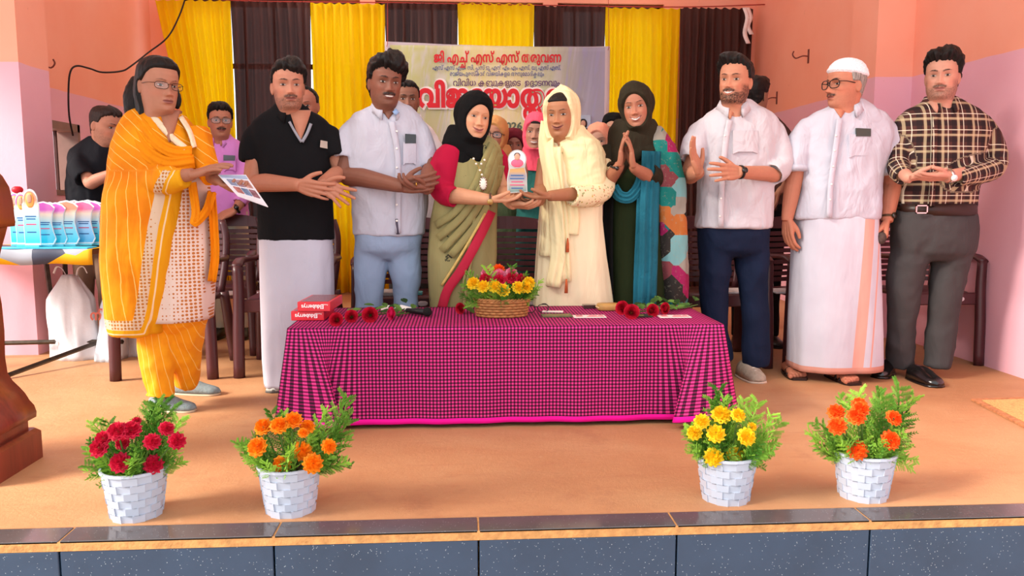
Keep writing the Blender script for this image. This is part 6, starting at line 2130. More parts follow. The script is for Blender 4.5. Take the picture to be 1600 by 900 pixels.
# ================================================================== 7 man in white cap and mundu
def man_cap():
    Y = 4.22
    p = Person('older man in white prayer cap, spectacles, white shirt and white mundu', P(1305, 600, Y), '#b97459', 'people standing in the front row')
    h = Head('#bf7b60', mous=.9, brow=1.15, lip='#8f4a42', jaw=1.0, age=.8, nose=1.25, stubble=.15, fat=.97)
    p.head(h, P(1322, 133, Y - .05), -50, 2, 2, 1.02)
    # cap
    capm = np.clip((h.Z - (.160 + .012 * h.ct)) / .006, 0, 1)
    t = NT('crochet_cap')
    v = t.coord('Object'); w = t.n('ShaderNodeTexVoronoi'); w.inputs['Scale'].default_value = 160; t.l(v, w.inputs['Vector'])
    t.col(t.ramp(w.outputs['Distance'], [(0.1, lin('#c9c2cc')), (0.45, lin('#f4f1f6'))])); t.set(.85); t.bump(w.outputs['Distance'], .6, .004)
    p.hair(capm, .015 + .010 * np.clip((h.Z - .19) / .03, 0, 1), t.m, .0006, 40, 'prayer_cap')
    hl = hairline(h, .30, .30, .10, .02)
    a = np.abs(np.degrees(h.TH))
    hm = np.where((a > 70), (h.Z - np.interp(a, [70, 80, 95, 110, 180], [.15, .095, .125, .075, .03])) / .01, -1)
    hm = np.where(h.Z > .172, -1, hm); hm = np.where((np.abs(a - 92) < 15) & (h.Z < .128), -1, hm)
    p.hair(hm, .006 + 0 * h.X, M_HAIRG, .002, 60)
    specs(p, plain('dark_frame', '#1e1614', .3), .140, .042, .0024)
    rw = Rows([(156, 1306, 1348, .11), (166, 1294, 1362, .15), (176, 1272, 1380, .19), (188, 1258, 1390, .22), (212, 1252, 1394, .25), (245, 1252, 1384, .28), (290, 1250, 1374, .31), (320, 1244, 1372, .32), (342, 1238, 1370, .31)], Y)
    mb = MB(); mb.loft(rw.rings())
    slv(mb, rw, [P(1262, 196, Y), P(1248, 230, Y), P(1244, 266, Y - .01)], [.074, .070, .066])
    slv(mb, rw, [P(1382, 196, Y), P(1392, 232, Y), P(1386, 272, Y - .02)], [.074, .072, .066])
    sh = p.cloth('shirt', mb, FAB_WHITE, .008, 3, .006, 9, (1, 1, .7), 12)
    vneck(p, rw, 1314, 164, 184, 13)
    collar(p, P(1322, 168, Y - .02), .066, .074, FAB_WHITE, -18, .034, .42, .05, .024, sh)
    strip(rw, [(1312, 186), (1306, 230), (1298, 290), (1296, 340)], 9, .011, 'placket', FAB_WHITE, sh)
    for y in (212, 235, 260, 288, 312): button(p, rw.pt(1302 + (260 - y) * .09, y, .017), parent=sh)
    for (x, y) in ((1243, 266), (1386, 272)):
        MB().tube([P(x, y - 5, Y - .015), P(x, y + 3, Y - .02)], .069, 20).build('cuff', FAB_WHITE, sh)
    ph = pocket(p, rw, 1328, 1366, 210, 246, FAB_WHITE, sh, plain('green_phone', '#2c3b36', .3, .05, 5, spec=.5), (1338, 1361, 200, 213))
    tag(ph, 'dark green phone in the pocket of the capped man', 'phone')
    p.arm(P(1262, 200, Y), P(1240, 285, Y + .0), P(1230, 342, Y - .03), (.02, -.15, -1), (.9, .3, .0), True, (.050, .046, .043, .032, .028), 1.0, curl=.35, thumb=.2, spread=.04)
    p.arm(P(1382, 200, Y), P(1394, 285, Y), P(1386, 343, Y - .06), (-.15, -.25, -1), (-.75, .4, .0), False, (.052, .050, .047, .034, .030), 1.05, curl=.85, thumb=.3, spread=.03, grip=.8)
    watch(p, P(1387, 338, Y - .055), (-.1, -.2, -1), '#3a2c22', '#2a2018', .009, .034, .017, (.5, -1, 0), plain('bronze', '#5a4632', .35, .2, 20, metal=.7))
    MB().ball(tuple(P(1377, 372, Y - .11)), (.028, .024, .034), 8).build('handkerchief', plain('dark_handkerchief', '#4a3a34', .8, .4, 40, .6), None, label='crumpled dark handkerchief in the hand of the capped man', cat='handkerchief')
    t = NT('bordered_mundu')
    n = t.noise(t.coord('Object'), 4, 3)
    c = t.ramp(n, [(0.3, lin('#b9b5c0')), (0.7, lin('#c5c2cc'))])
    tc = t.n('ShaderNodeTexCoord'); s2 = t.n('ShaderNodeSeparateXYZ'); t.l(tc.outputs['Generated'], s2.inputs[0])
    gx = t.math('SUBTRACT', s2.outputs['X'], t.math('MULTIPLY', t.math('SUBTRACT', 1.0, s2.outputs['Z']), -.09))
    fr = t.math('LESS_THAN', s2.outputs['Y'], .5)
    def band(lo, hi): return t.math('MULTIPLY', t.math('GREATER_THAN', gx, lo), t.math('LESS_THAN', gx, hi))
    b_ = t.math('MULTIPLY', t.math('MAXIMUM', band(.60, .72), band(.79, .81)), fr)
    c = t.mix(b_, c, lin('#d29a8c'))
    c = t.mix(t.math('LESS_THAN', s2.outputs['Z'], .04), c, lin('#c78d7c'))
    t.col(c); t.set(.85, 0, .15); t.bump(t.noise(t.coord('Object', scale=(1, 1, .4)), 8, 3), .4, .03)
    mr = Rows([(335, 1246, 1366, .30), (380, 1242, 1368, .32), (450, 1240, 1371, .33), (520, 1238, 1374, .34), (574, 1237, 1375, .34)], Y, 2.7)
    skirt(p, mr, t.m, 'mundu', 7, .034, 11)
    core_std(p, P(1320, 165, Y), P(1306, 360, Y), PF(1256, 590), PF(1328, 596))
    SAND = plain('sandal_leather', '#2b1a16', .4)
    for (x, y, dx) in ((1254, 594, -.02), (1330, 602, .015)):
        a = PF(x, y); ank = a + (0, .15, .085)
        mb = MB()
        for pts, rr in foot_tubes(ank, (dx, -.15, 0)): mb.tube(pts, rr, 10, smooth=2)
        p.addmesh(remesh(mb, .004, 3))
        f = nrm((dx, -.15, 0))
        rings = []
        for t_ in np.linspace(0, 1, 10):
            c_ = ank + f * (-.075 + .24 * t_); ww = (.040 + .014 * math.sin(t_ * 2.6)) * (1 if t_ < .9 else .75)
            l_ = np.cross((0, 0, 1), f)
            rings.append(np.array([(c_ + l_ * ww)[:2].tolist() + [0], (c_ - l_ * ww)[:2].tolist() + [0], (c_ - l_ * ww)[:2].tolist() + [.014], (c_ + l_ * ww)[:2].tolist() + [.014]]))
        so = MB().loft(rings).build('sandal', SAND, p.root, False)
        l_ = np.cross((0, 0, 1), f)
        for t0, hh in ((.09, .040), (.055, .056)):
            c_ = ank + f * t0; c_[2] = 0
            MB().tube([c_ - l_ * .055 + (0, 0, .012), c_ - l_ * .04 + (0, 0, hh * .8), c_ + (0, 0, hh + .006), c_ + l_ * .04 + (0, 0, hh * .8), c_ + l_ * .055 + (0, 0, .012)], .009, 8, smooth=4, flat=.5).build('strap', SAND, so)
    p.finish()

# ================================================================== 8 man in plaid shirt
def plaid_mat():
    t = NT('plaid_shirt')
    a = t.attr('pc'); sp = t.n('ShaderNodeSeparateXYZ'); t.l(a.outputs['Vector'], sp.inputs[0])
    def st(s, per, lo, hi, off=0.0):
        f = t.math('FRACT', t.math('DIVIDE', t.math('ADD', s, off), per))
        return t.math('MULTIPLY', t.math('GREATER_THAN', f, lo), t.math('LESS_THAN', f, hi))
    x, z = sp.outputs['X'], sp.outputs['Y']
    c = lin('#4a2a26')
    def mixm(c, m, col, k): return t.mix(t.math('MULTIPLY', m, k), c, lin(col))
    c = mixm(c, st(x, .085, .0, .28), '#231a1c', .75)
    c = mixm(c, st(z, .085, .0, .28), '#231a1c', .75)
    c = mixm(c, st(x, .085, .36, .52), '#c9b48e', .55)
    c = mixm(c, st(z, .085, .36, .50), '#c9b48e', .55)
    c = mixm(c, st(x, .085, .74, .79), '#e6d8c0', .7)
    c = mixm(c, st(z, .085, .72, .77), '#e6d8c0', .7)
    t.col(c); t.set(.8, 0, .2); t.bump(t.noise(t.coord('Object', scale=(1, 1, .6)), 10, 3, .5, .6), .45, .03)
    return t.m
M_PLAID = plaid_mat()
def plaid_attr(me, limbs, rot=0.0):
    v = get_v(me)
    pc = np.stack([v[:, 0], v[:, 2], v[:, 1]], 1)
    best = np.full(len(v), 1e9)
    for (pts, R) in limbs:
        pts = np.array(pts); acc = 0.0
        for i in range(len(pts) - 1):
            a, b = pts[i], pts[i + 1]; L = np.linalg.norm(b - a); d = (b - a) / L
            t = np.clip((v - a) @ d, 0, L)
            q = a + t[:, None] * d
            dist = np.linalg.norm(v - q, axis=1)
            m = (dist < R) & (dist < best)
            w = v - q
            u = np.cross(d, (0, 1, 0)); u = nrm(u); ww = np.cross(d, u)
            ang = np.arctan2(w @ ww, w @ u)
            pc[m, 0] = ang[m] * .062; pc[m, 1] = (acc + t[m]) * -1
            best[m] = dist[m]
            acc += L
    set_attr(me, 'pc', pc, 'FLOAT_VECTOR')
def man_plaid():
    Y = 4.2
    p = Person('man in brown plaid shirt and charcoal trousers by the right wall', P(1460, 600, Y), '#c08a74', 'people standing in the front row')
    h = Head('#c58f79', stubble=.6, mous=.7, brow=1.2, jaw=1.06, fat=1.05, lip='#a05f58', beardcol='#3a2620')
    p.head(h, P(1472, 120, Y - .05), -5, 2, 0, 1.03)
    mens_hair(p, .182, .155, .09, .01, .034, .012, 1.0, 0, noise=.007)
    rw = Rows([(150, 1454, 1490, .11), (160, 1440, 1506, .15), (170, 1420, 1524, .19), (182, 1406, 1540, .22), (205, 1400, 1546, .25), (240, 1402, 1534, .27), (280, 1404, 1524, .29), (310, 1406, 1520, .29), (325, 1404, 1519, .27)], Y)
    mb = MB(); mb.loft(rw.rings())
    LA = [P(1416, 188, Y), P(1404, 232, Y), P(1404, 264, Y - .08), P(1412, 276, Y - .17)]
    RA = [P(1530, 188, Y), P(1548, 225, Y - .01), P(1550, 262, Y - .04), P(1494, 279, Y - .23)]
    slv(mb, rw, LA, [.070, .064, .056, .046]); slv(mb, rw, RA, [.072, .068, .064, .044])
    me = remesh(mb, .008, 3); wrinkle(me, .006, 9, (1, 1, .7), 15)
    plaid_attr(me, [(LA[1:], .085), (RA[1:], .095)])
    sh = link('shirt', me, M_PLAID, p.root)
    vneck(p, rw, 1464, 158, 176, 11)
    co = collar(p, P(1468, 162, Y - .02), .066, .074, M_PLAID, -5, .036, .40, .045, .024, sh)
    plaid_attr(co.data, [])
    pl = strip(rw, [(1462, 180), (1460, 230), (1456, 322)], 9, .011, 'placket', M_PLAID, sh); plaid_attr(pl.data, [])
    for y in (200, 232, 264, 296): button(p, rw.pt(1459, y, .017), mat=plain('brown_button', '#5a4038', .3), parent=sh)
    p.arm(LA[0], P(1402, 262, Y - .04), P(1420, 278, Y - .24), (1, -.12, .1), (0, .25, 1), True, (.03, .03, .034, .031, .028), 1.0, curl=.15, thumb=.3, spread=.05)
    p.arm(RA[0], P(1550, 262, Y - .04), P(1480, 276, Y - .27), (-1, -.1, -.05), (0, .35, 1), False, (.03, .03, .034, .032, .028), 1.0, curl=.12, thumb=.2, spread=.05)
    watch(p, P(1483, 276, Y - .265), (-1, -.1, 0), '#c9c6c2', '#e6e4e0', .011, .032, .016, (0, -1, -.2), plain('silver', '#c9c6c2', .25, .1, 30, metal=1.0))
    br = Rows([(318, 1404, 1519, .285), (336, 1403, 1519, .285)], Y)
    MB().loft(br.rings()).build('belt', plain('brown_leather', '#2e1c17', .4, .15, 20), p.root)
    b0 = br.pt(1440, 327, .006)
    m = MB()
    for lo, hi in (((-.032, -.004, -.022), (-.026, .004, .022)), ((.026, -.004, -.022), (.032, .004, .022)), ((-.032, -.004, -.022), (.032, .004, -.016)), ((-.032, -.004, .016), (.032, .004, .022))):
        m.box(b0 + lo, b0 + hi)
    m.build('belt_buckle', plain('silver', '#c9c6c2', .25, .1, 30, metal=1.0), p.root, False)
    tr = Rows([(330, 1401, 1520, .27), (350, 1398, 1522, .29), (375, 1396, 1522, .29), (392, 1396, 1520, .27)], Y)
    trousers(p, tr, [([P(1424, 385, Y), P(1413, 440, Y), P(1410, 500, Y + .02), P(1408, 572, Y + .06)], [.104, .088, .078, .072]), ([P(1490, 385, Y), P(1480, 440, Y - .01), P(1472, 500, Y - .02), P(1464, 574, Y - .03)], [.104, .092, .082, .074])], GREY_T, amp=.006, name='trousers', seed=13)
    core_std(p, P(1470, 158, Y), P(1460, 360, Y), PF(1400, 588), PF(1464, 596))
    SH = plain('black_leather', '#120f0f', .22, .1, 10, spec=.6)
    a = PF(1466, 606); shoe(p, a + (-.01, .24, 0), a + (.0, -.01, 0), .105, .075, SH, SH)
    a = PF(1384, 592); shoe(p, a + (.11, .18, 0), a + (-.04, .0, 0), .10, .075, SH, SH)
    p.finish()

# ================================================================== 9 woman in yellow
def woman_yellow():
    Y = 3.76
    p = Person('woman with spectacles in orange-yellow dupatta and printed kurta holding a printed sheet', P(265, 640, Y), '#a66e56', 'people standing in the front row')
    h = Head('#ae755c', soft=.8, brow=.7, lip='#8a4f4a', fat=1.04, lipful=1.05)
    p.head(h, P(247, 134, Y - .05), 27, 3, 3, 1.0)
    hl = hairline(h, .182, .155, .12, -.02)
    a = np.degrees(h.TH)
    mask = (h.Z - hl) / .010
    mask = np.where((np.abs(a) > 100) & (h.Z > -.09), 1.0, mask)
    mask = np.where((np.abs(a - (-88)) < 14) & (h.Z < .125) & (h.Z > .06), -1, mask)
    th = .010 + .008 * np.clip((h.Z - .15) / .06, 0, 1) + .028 * np.clip(-h.ct, 0, 1) * np.clip((.16 - h.Z) / .1, 0, 1)
    hr = p.hair(mask, th, M_HAIR, .004, 40)
    mb = MB()
    mb.tube([P(222, 128, Y + .06), P(214, 150, Y + .03), P(212, 170, Y + .02), P(206, 188, Y + .06)], [.05, .056, .05, .03], 14, smooth=4)
    mb.tube([P(272, 140, Y + .06), P(277, 158, Y + .02), P(276, 170, Y + .02)], [.02, .018, .010], 8, smooth=4)
    me = remesh(mb, .006, 2); wrinkle(me, .006, 30, (1, 1, .35), 2)
    link('hair_fall', me, M_HAIR, hr)
    specs(p, plain('bronze_frame', '#3a2418', .3, .1, 5, metal=.5), .136, .030, .0014)
    MB().ball(tuple(P(269, 173, Y - .06)), .007, 6).build('earring', plain('pearl', '#ece4d4', .25, .05, 5, spec=.6), p.root)
    # printed kurta
    t = NT('printed_kurta')
    uv = t.coord('Object', scale=(62, 8, 62))
    vo = t.n('ShaderNodeTexVoronoi'); vo.inputs['Scale'].default_value = 1.0; vo.inputs['Randomness'].default_value = .15
    t.l(uv, vo.inputs['Vector'])
    c = t.mix(t.math('LESS_THAN', vo.outputs['Distance'], .36), lin('#dcc4b6'), lin('#b56a30'))
    t.col(c); t.set(.85); t.bump(t.noise(t.coord('Object', scale=(1, 1, .4)), 9, 3), .3, .02)
    KUR = t.m
    kr = Rows([(196, 222, 296, .16), (215, 210, 308, .20), (250, 214, 318, .22), (290, 214, 326, .24), (330, 208, 330, .27), (400, 206, 334, .31), (450, 210, 333, .33), (497, 216, 330, .34)], Y)
    skirt(p, kr, KUR, 'kurta', 9, .020, 21)
    dw0 = Rows([(168, 214, 262, .13, .03), (176, 202, 276, .18, .02), (186, 192, 292, .22, .01), (200, 186, 303, .26), (225, 179, 314, .30)], Y)
    vneck(p, dw0, 264, 172, 222, 15, .012)
    # dupatta
    t = NT('orange_dupatta')
    A = t.attr('pc'); sp = t.n('ShaderNodeSeparateXYZ'); t.l(A.outputs['Vector'], sp.inputs[0])
    s_, e_, dist = sp.outputs['X'], sp.outputs['Y'], sp.outputs['Z']
    n = t.noise(t.coord('Object'), 6, 3)
    base = t.ramp(n, [(0.3, lin('#e07a04')), (0.7, lin('#f2a010'))])
    ln = t.math('LESS_THAN', t.math('FRACT', t.math('DIVIDE', t.math('ADD', s_, t.math('MULTIPLY', n, .02)), .034)), .07)
    base = t.mix(t.math('MULTIPLY', ln, .8), base, lin('#f9d070'))
    pv = t.n('ShaderNodeTexVoronoi'); pv.inputs['Scale'].default_value = 1.0; pv.inputs['Randomness'].default_value = .15; t.l(t.coord('Object', scale=(66, 10, 66)), pv.inputs['Vector'])
    prt = t.mix(t.math('LESS_THAN', pv.outputs['Distance'], .36), lin('#ddc2a4'), lin('#bb7630'))
    c = t.mix(t.math('LESS_THAN', dist, .085), base, prt)
    c = t.mix(t.math('LESS_THAN', dist, .042), c, lin('#e8a412'))
    c = t.mix(t.math('MULTIPLY', t.math('LESS_THAN', dist, .026), t.math('GREATER_THAN', dist, .020)), c, lin('#f4d8a8'))
    t.col(c); t.set(.75, 0, .2); t.bump(t.noise(t.coord('Object', scale=(1, 1, .4)), 14, 3, .5, .5), .5, .02)
    tr = t.n('ShaderNodeBsdfTranslucent'); t.l(c, tr.inputs[0]); mx = t.n('ShaderNodeMixShader'); mx.inputs[0].default_value = .15
    t.l(t.b.outputs[0], mx.inputs[1]); t.l(tr.outputs[0], mx.inputs[2]); t.l(mx.outputs[0], t.out.inputs[0])
    DUP = t.m
    dw = Rows([(168, 214, 262, .13, .03), (176, 202, 276, .18, .02), (186, 192, 292, .22, .01), (200, 186, 303, .26), (225, 179, 314, .30), (255, 175, 322, .34), (275, 174, 318, .35), (300, 173, 302, .36, -.03), (350, 172, 294, .37, -.05), (400, 173, 288, .38, -.06), (450, 177, 282, .38, -.06), (490, 184, 275, .37, -.06), (514, 192, 266, .36, -.06)], Y)
    mb = MB(); mb.loft(dw.rings(48))
    # right arm under the cloth
    mb.tube([P(302, 206, Y), P(318, 250, Y - .05), P(326, 272, Y - .10)], [.07, .062, .045], 16, smooth=4)
    mb.tube([P(214, 230, Y - .02), P(232, 276, Y - .13), P(268, 281, Y - .22), P(290, 277, Y - .25)], [.06, .066, .056, .046], 16, smooth=4)
    me = remesh(mb, .0085, 6)
    v = get_v(me)
    # deep gathers
    q = v * np.array([1, 1, .25]) * 16
    wrinkle(me, .010, 12, (1.3, 1.3, .35), 5)
    v = get_v(me)
    # distance to the right-hand edge and the lower edge
    zs = np.array([P(230, y, Y)[2] for y in dw.r[:, 0]])[::-1]; xr = np.array([P(x, y, Y)[0] for x, y in zip(dw.r[:, 2], dw.r[:, 0])])[::-1]
    de = np.interp(v[:, 2], zs, xr) - v[:, 0]
    db = v[:, 2] - v[:, 2].min()
    hi = v[:, 2] > P(230, 268, Y)[2]
    dist = np.where(hi, 9.0, np.minimum(np.maximum(de - .022, 0) * 1.1 + .004, db))
    dist = np.where((v[:, 1] > Y + .05) & ~hi, db, dist)
    ang = np.arctan2(v[:, 1] - Y, v[:, 0] - P(232, 300, Y)[0])
    s = np.where(hi, v[:, 2] * .75 + (v[:, 0] - P(232, 300, Y)[0]) * .55, ang * .16 + v[:, 2] * .05)
    set_attr(me, 'pc', np.stack([s, v[:, 2], dist], 1), 'FLOAT_VECTOR')
    du = link('dupatta', me, DUP, p.root)
    NB = fabric('neck_border', '#ecd3b0', .8, .2, .5, 60)
    strip(dw, [(228, 170), (246, 190), (268, 214), (290, 232)], 10, .006, 'neck_border', NB, du, .006)
    strip(dw, [(282, 182), (296, 205), (304, 230)], 8, .006, 'neck_border', NB, du, .006)
    cowl = fabric('dupatta_fold', '#e68806', .75, .12, .5, 16)
    for (path, w) in (([(214, 186), (238, 216), (268, 236), (300, 238)], 20), ([(200, 200), (226, 236), (262, 256), (304, 252)], 22)):
        strip(dw, path, w, .008, 'dupatta_fold', cowl, du, .011, 2)
    strip(kr, [(300, 285), (306, 330), (304, 348), (322, 330), (332, 300)], 14, .05, 'dupatta_end', cowl, du, .007, 2)
    strip(kr, [(330, 300), (334, 350), (336, 400), (331, 440)], 14, .01, 'dupatta_end', cowl, du, .007, 2)
    p.arm(P(210, 215, Y), P(228, 282, Y - .16), P(298, 273, Y - .26), (1, -.1, .32), (.1, .3, -1), True, (.04, .04, .038, .028, .026), .96, curl=.15, thumb=.25, spread=.05)
    p.arm(P(302, 210, Y), P(320, 266, Y - .08), P(336, 280, Y - .2), (.75, -.45, -.45), (-.1, .35, .9), False, (.04, .04, .038, .028, .026), .96, curl=.55, thumb=.2, spread=.04, grip=.5)
    mb = MB(); mb.tube([P(322, 268, Y - .13), P(330, 278, Y - .17)], [.042, .040], 16); p.cloth('cuff', mb, cowl, .006, 2, .002, 20)
    PANT = NT('orange_trousers')
    lnn = PANT.math('LESS_THAN', PANT.math('FRACT', PANT.math('DIVIDE', PANT.n('ShaderNodeSeparateXYZ').outputs[0], .03)), .08)
    sx = [nd for nd in PANT.t.nodes if nd.type == 'SEPXYZ'][0]; PANT.l(PANT.coord('Object', rot=(0, .12, 0)), sx.inputs[0])
    nn_ = PANT.noise(PANT.coord('Object'), 8, 3)
    PANT.col(PANT.mix(PANT.math('MULTIPLY', lnn, .7), PANT.ramp(nn_, [(0.3, lin('#e88a08')), (0.7, lin('#f5a514'))]), lin('#f9d070'))); PANT.set(.8); PANT.bump(PANT.noise(PANT.coord('Object', scale=(1, 1, .5)), 12, 3), .5, .02)
    tr_ = Rows([(440, 222, 316, .24), (480, 220, 316, .25), (500, 220, 316, .25)], Y)
    trousers(p, tr_, [([P(245, 490, Y), P(245, 530, Y - .02), P(248, 580, Y - .03), P(249, 622, Y - .04)], [.085, .082, .072, .062]), ([P(292, 490, Y), P(291, 530, Y + .04), P(288, 570, Y + .09), P(287, 602, Y + .12)], [.085, .080, .066, .054])], PANT.m, amp=.007, name='trousers', seed=22)
    core_std(p, P(260, 180, Y), P(266, 400, Y), PF(252, 638), PF(290, 614))
    SHO = plain('grey_knit_shoe', '#7d8a8c', .7, .15, 60, .5, 200); SOL = plain('tan_sole', '#c9b497', .6)
    a, b = PF(236, 640), PF(306, 643); a[2] = b[2] = 0
    shoe(p, a, b, .085, .062, SHO, SOL)
    a, b = PF(272, 614), PF(344, 617); a[2] = b[2] = 0
    shoe(p, a, b, .085, .062, SHO, SOL)
    p.finish()
    # printed sheets in her hand
    o = empty('printed_sheet', tuple(P(345, 285, Y - .28))); tag(o, 'white printed sheets with small photos held by the woman in yellow', 'paper')
    c1, c2, c3, c4 = P(341, 273, Y - .26), P(384, 273, Y - .16), P(419, 323, Y - .30), P(372, 306, Y - .40)
    def lerp(u, w): return c1 * (1 - u) * (1 - w) + c2 * u * (1 - w) + c3 * u * w + c4 * (1 - u) * w
    nd = nrm(np.cross(c2 - c1, c4 - c1)); nd = nd if nd[1] < 0 else -nd
    MB().loft([np.array([lerp(u, w) for u in np.linspace(0, 1, 9)] + [lerp(u, w) - nd * .003 for u in np.linspace(1, 0, 9)]) for w in np.linspace(0, 1, 9)]).build('sheet', plain('white_sheet', '#dfe2e8', .6), o, False)
    tints = ['#7f8aa5', '#a86a66', '#9a7f8a', '#6f86a8', '#b58a80', '#8a5f6a']
    for i in range(3):
        for j in range(2):
            q = [lerp(u, w) for u, w in ((.14 + .27 * i, .22 + .32 * j), (.36 + .27 * i, .22 + .32 * j), (.36 + .27 * i, .46 + .32 * j), (.14 + .27 * i, .46 + .32 * j))]
            MB().loft([np.array(q) + nd * .003, np.array(q)]).build('photo', plain('photo_%d' % (i * 2 + j), tints[i * 2 + j], .5, .4, 60), o, False)
    q = [lerp(u, w) for u, w in ((.05, .04), (.95, .04), (.95, .15), (.05, .15))]
    MB().loft([np.array(q) + nd * .003, np.array(q)]).build('heading', plain('sheet_blue', '#9fb4d0', .5), o, False)

# ================================================================== the plaque being handed over
def plaque():
    Yp = 3.865
    c = P(808, 305, Yp)
    o = empty('award_plaque', tuple(c)); tag(o, 'clear award plaque with round portrait of a pink scarf held between two women', 'plaque')
    pr = [(793, 302), (824, 300), (823, 272), (820, 262)] + [(808 + 14.5 * math.cos(a), 249 - 15 * math.sin(a)) for a in np.linspace(-.25, math.pi + .25, 15)] + [(795, 264), (792, 280)]
    f = [P(x, y, Yp) for x, y in pr]; ctr = P(808, 270, Yp)
    MB().loft([np.array(f) + (0, -.004, 0), np.array(f) + (0, .006, 0)]).build('plate', plain('plaque_acrylic', '#b9b7b0', .12, .05, 5, spec=.6), o, False)
    t = NT('plaque_print'); tc = t.n('ShaderNodeTexCoord'); sp = t.n('ShaderNodeSeparateXYZ'); t.l(tc.outputs['Generated'], sp.inputs[0])
    t.col(t.ramp(sp.outputs['Z'], [(0, lin('#6d8f86')), (.35, lin('#b5a8a0')), (.65, lin('#8f8c9a')), (.85, lin('#c89a5a'))])); t.set(.15, 0, .5)
    body = [P(x, y, Yp - .005) for x, y in ((794.5, 300), (822.5, 298.5), (821.5, 272), (819, 262), (797, 264), (794, 280))]
    MB().loft([np.array(body), np.array(body) + (0, .001, 0)]).build('print', t.m, o, False)
    for y, w, mt in ((274, 10, M_TXT), (279, 11, M_TXT), (284, 9, M_TXTR), (289, 11, M_TXTR), (294, 9, M_TXT)):
        a, b = P(808 - w, y, Yp - .0065), P(808 + w, y, Yp - .0065)
        MB().box(a + (0, 0, -.0022), b + (0, .001, .0022)).build('text_line', mt, o, False)
    pc = P(808, 249, Yp - .006)
    MB().tube([pc, pc + (0, .002, 0)], .040, 28).build('portrait_disc', plain('disc_white', '#e8e0e2', .4), o, False)
    MB().ball(tuple(pc + (0, -.002, -.018)), (.030, .004, .020), 9).build('portrait_scarf', plain('scarf_pink', '#f2607c', .5), o)
    MB().ball(tuple(pc + (0, -.004, .012)), (.013, .004, .017), 9).build('portrait_face', plain('portrait_skin', '#c99a80', .6), o)
    MB().ball(tuple(pc + (0, -.003, .019)), (.0145, .003, .013), 9).build('portrait_hair', plain('portrait_dark', '#2a2326', .6), o)

# ================================================================== people behind the row
def back_person(label, face, Y, skin, yaw, opts, rows, mat, hair='men', hkw={}, pitch=0, roll=0, scale=.98, arms=(), lower=None, glasses=None, sleeves=None, scarf=None, seed=0, collar_=False, eye=1.0, gaze=0.0, tie=None):
    p = Person(label, P(face[0], 600, Y), skin, 'people standing behind the front row')
    h = Head(skin, N=100, **({'soft': .8} if hair != 'men' else {}), **opts)
    p.head(h, P(face[0], face[1], Y - .04), yaw, pitch, roll, scale, ears=(hair != 'scarf'), eye=eye, gaze=gaze)
    if hair == 'men':
        mens_hair(p, **hkw)
    else:
        hl = hairline(h, .172, .15, .12, .02)
        if hkw.get('under'):
            p.hair((h.Z - hl + .012) / .008, .006 + 0 * h.X, hkw['under'], .001, 50, 'under_scarf')
        hijab(p, scarf, hkw.get('a', .058), hkw.get('b', .082), hkw.get('zc', .09), .013, .03, .010, hkw.get('rows'), Y, seed, amp=.005)
    rw = Rows(rows, Y)
    mb = MB(); mb.loft(rw.rings(36))
    for s in (sleeves or []):
        slv(mb, rw, [P(a, b, Y + c) for a, b, c in s[0]], s[1], 16)
    sh = p.cloth('shirt' if hair == 'men' else 'dress', mb, mat, .010, 3, .006, 9, (1, 1, .7), seed)
    if collar_:
        cc = collar_
        collar(p, P(cc[0], cc[1], Y - .015), .06, .07, mat, yaw * .5, .034, .40, .045, .022, sh)
        vneck(p, rw, cc[0], cc[1] - 2, cc[1] + 10, 6)
    for a in arms:
        p.arm(P(*a[0][:2], Y + a[0][2]), P(*a[1][:2], Y + a[1][2]), P(*a[2][:2], Y + a[2][2]), a[3], a[4], a[5], (.036, .036, .038, .029, .026), .98, .0042, curl=.35, thumb=.4, spread=.05)
    if glasses: specs(p, glasses, .136, .036, .0022)
    fl = PF(face[0] - 25, 305 + 1250 / Y); fr = PF(face[0] + 25, 305 + 1250 / Y)
    x = P(rw.r[-1, 1] / 2 + rw.r[-1, 2] / 2, rw.r[-1, 0], Y)
    fl, fr = np.array([x[0] - .1, Y, 0]), np.array([x[0] + .1, Y, 0])
    core_std(p, P(face[0], face[1] + 25, Y), x, fl, fr)
    if lower is not None:
        hw = (P(rw.r[-1, 2], 400, Y)[0] - P(rw.r[-1, 1], 400, Y)[0]) / 2
        mb = MB(); z = x[2]
        mb.loft([ell((x[0], Y, z + .06), hw * .95, .115, 32), ell((x[0], Y, z - .05), hw * .97, .125, 32), ell((x[0], Y, z - .16), hw * .97, .115, 32)])
        for s in (-1, 1):
            cup(mb, [(x[0] + s * hw * .5, Y, z - .1), (x[0] + s * hw * .52, Y, z * .5), (x[0] + s * hw * .55, Y, .06)], [hw * .5, hw * .42, hw * .36], 18)
        p.cloth('trousers', mb, lower, .011, 3, .006, 8, (1, 1, .7), seed + 3)
        for s in (-1, 1):
            q = np.array([x[0] + s * hw * .55, Y, 0]); shoe(p, q + (0, .08, 0), q + (s * .02, -.17, 0), .095, .07, plain('dark_shoe', '#241c1a', .4))
    p.finish()
    return p, rw, sh

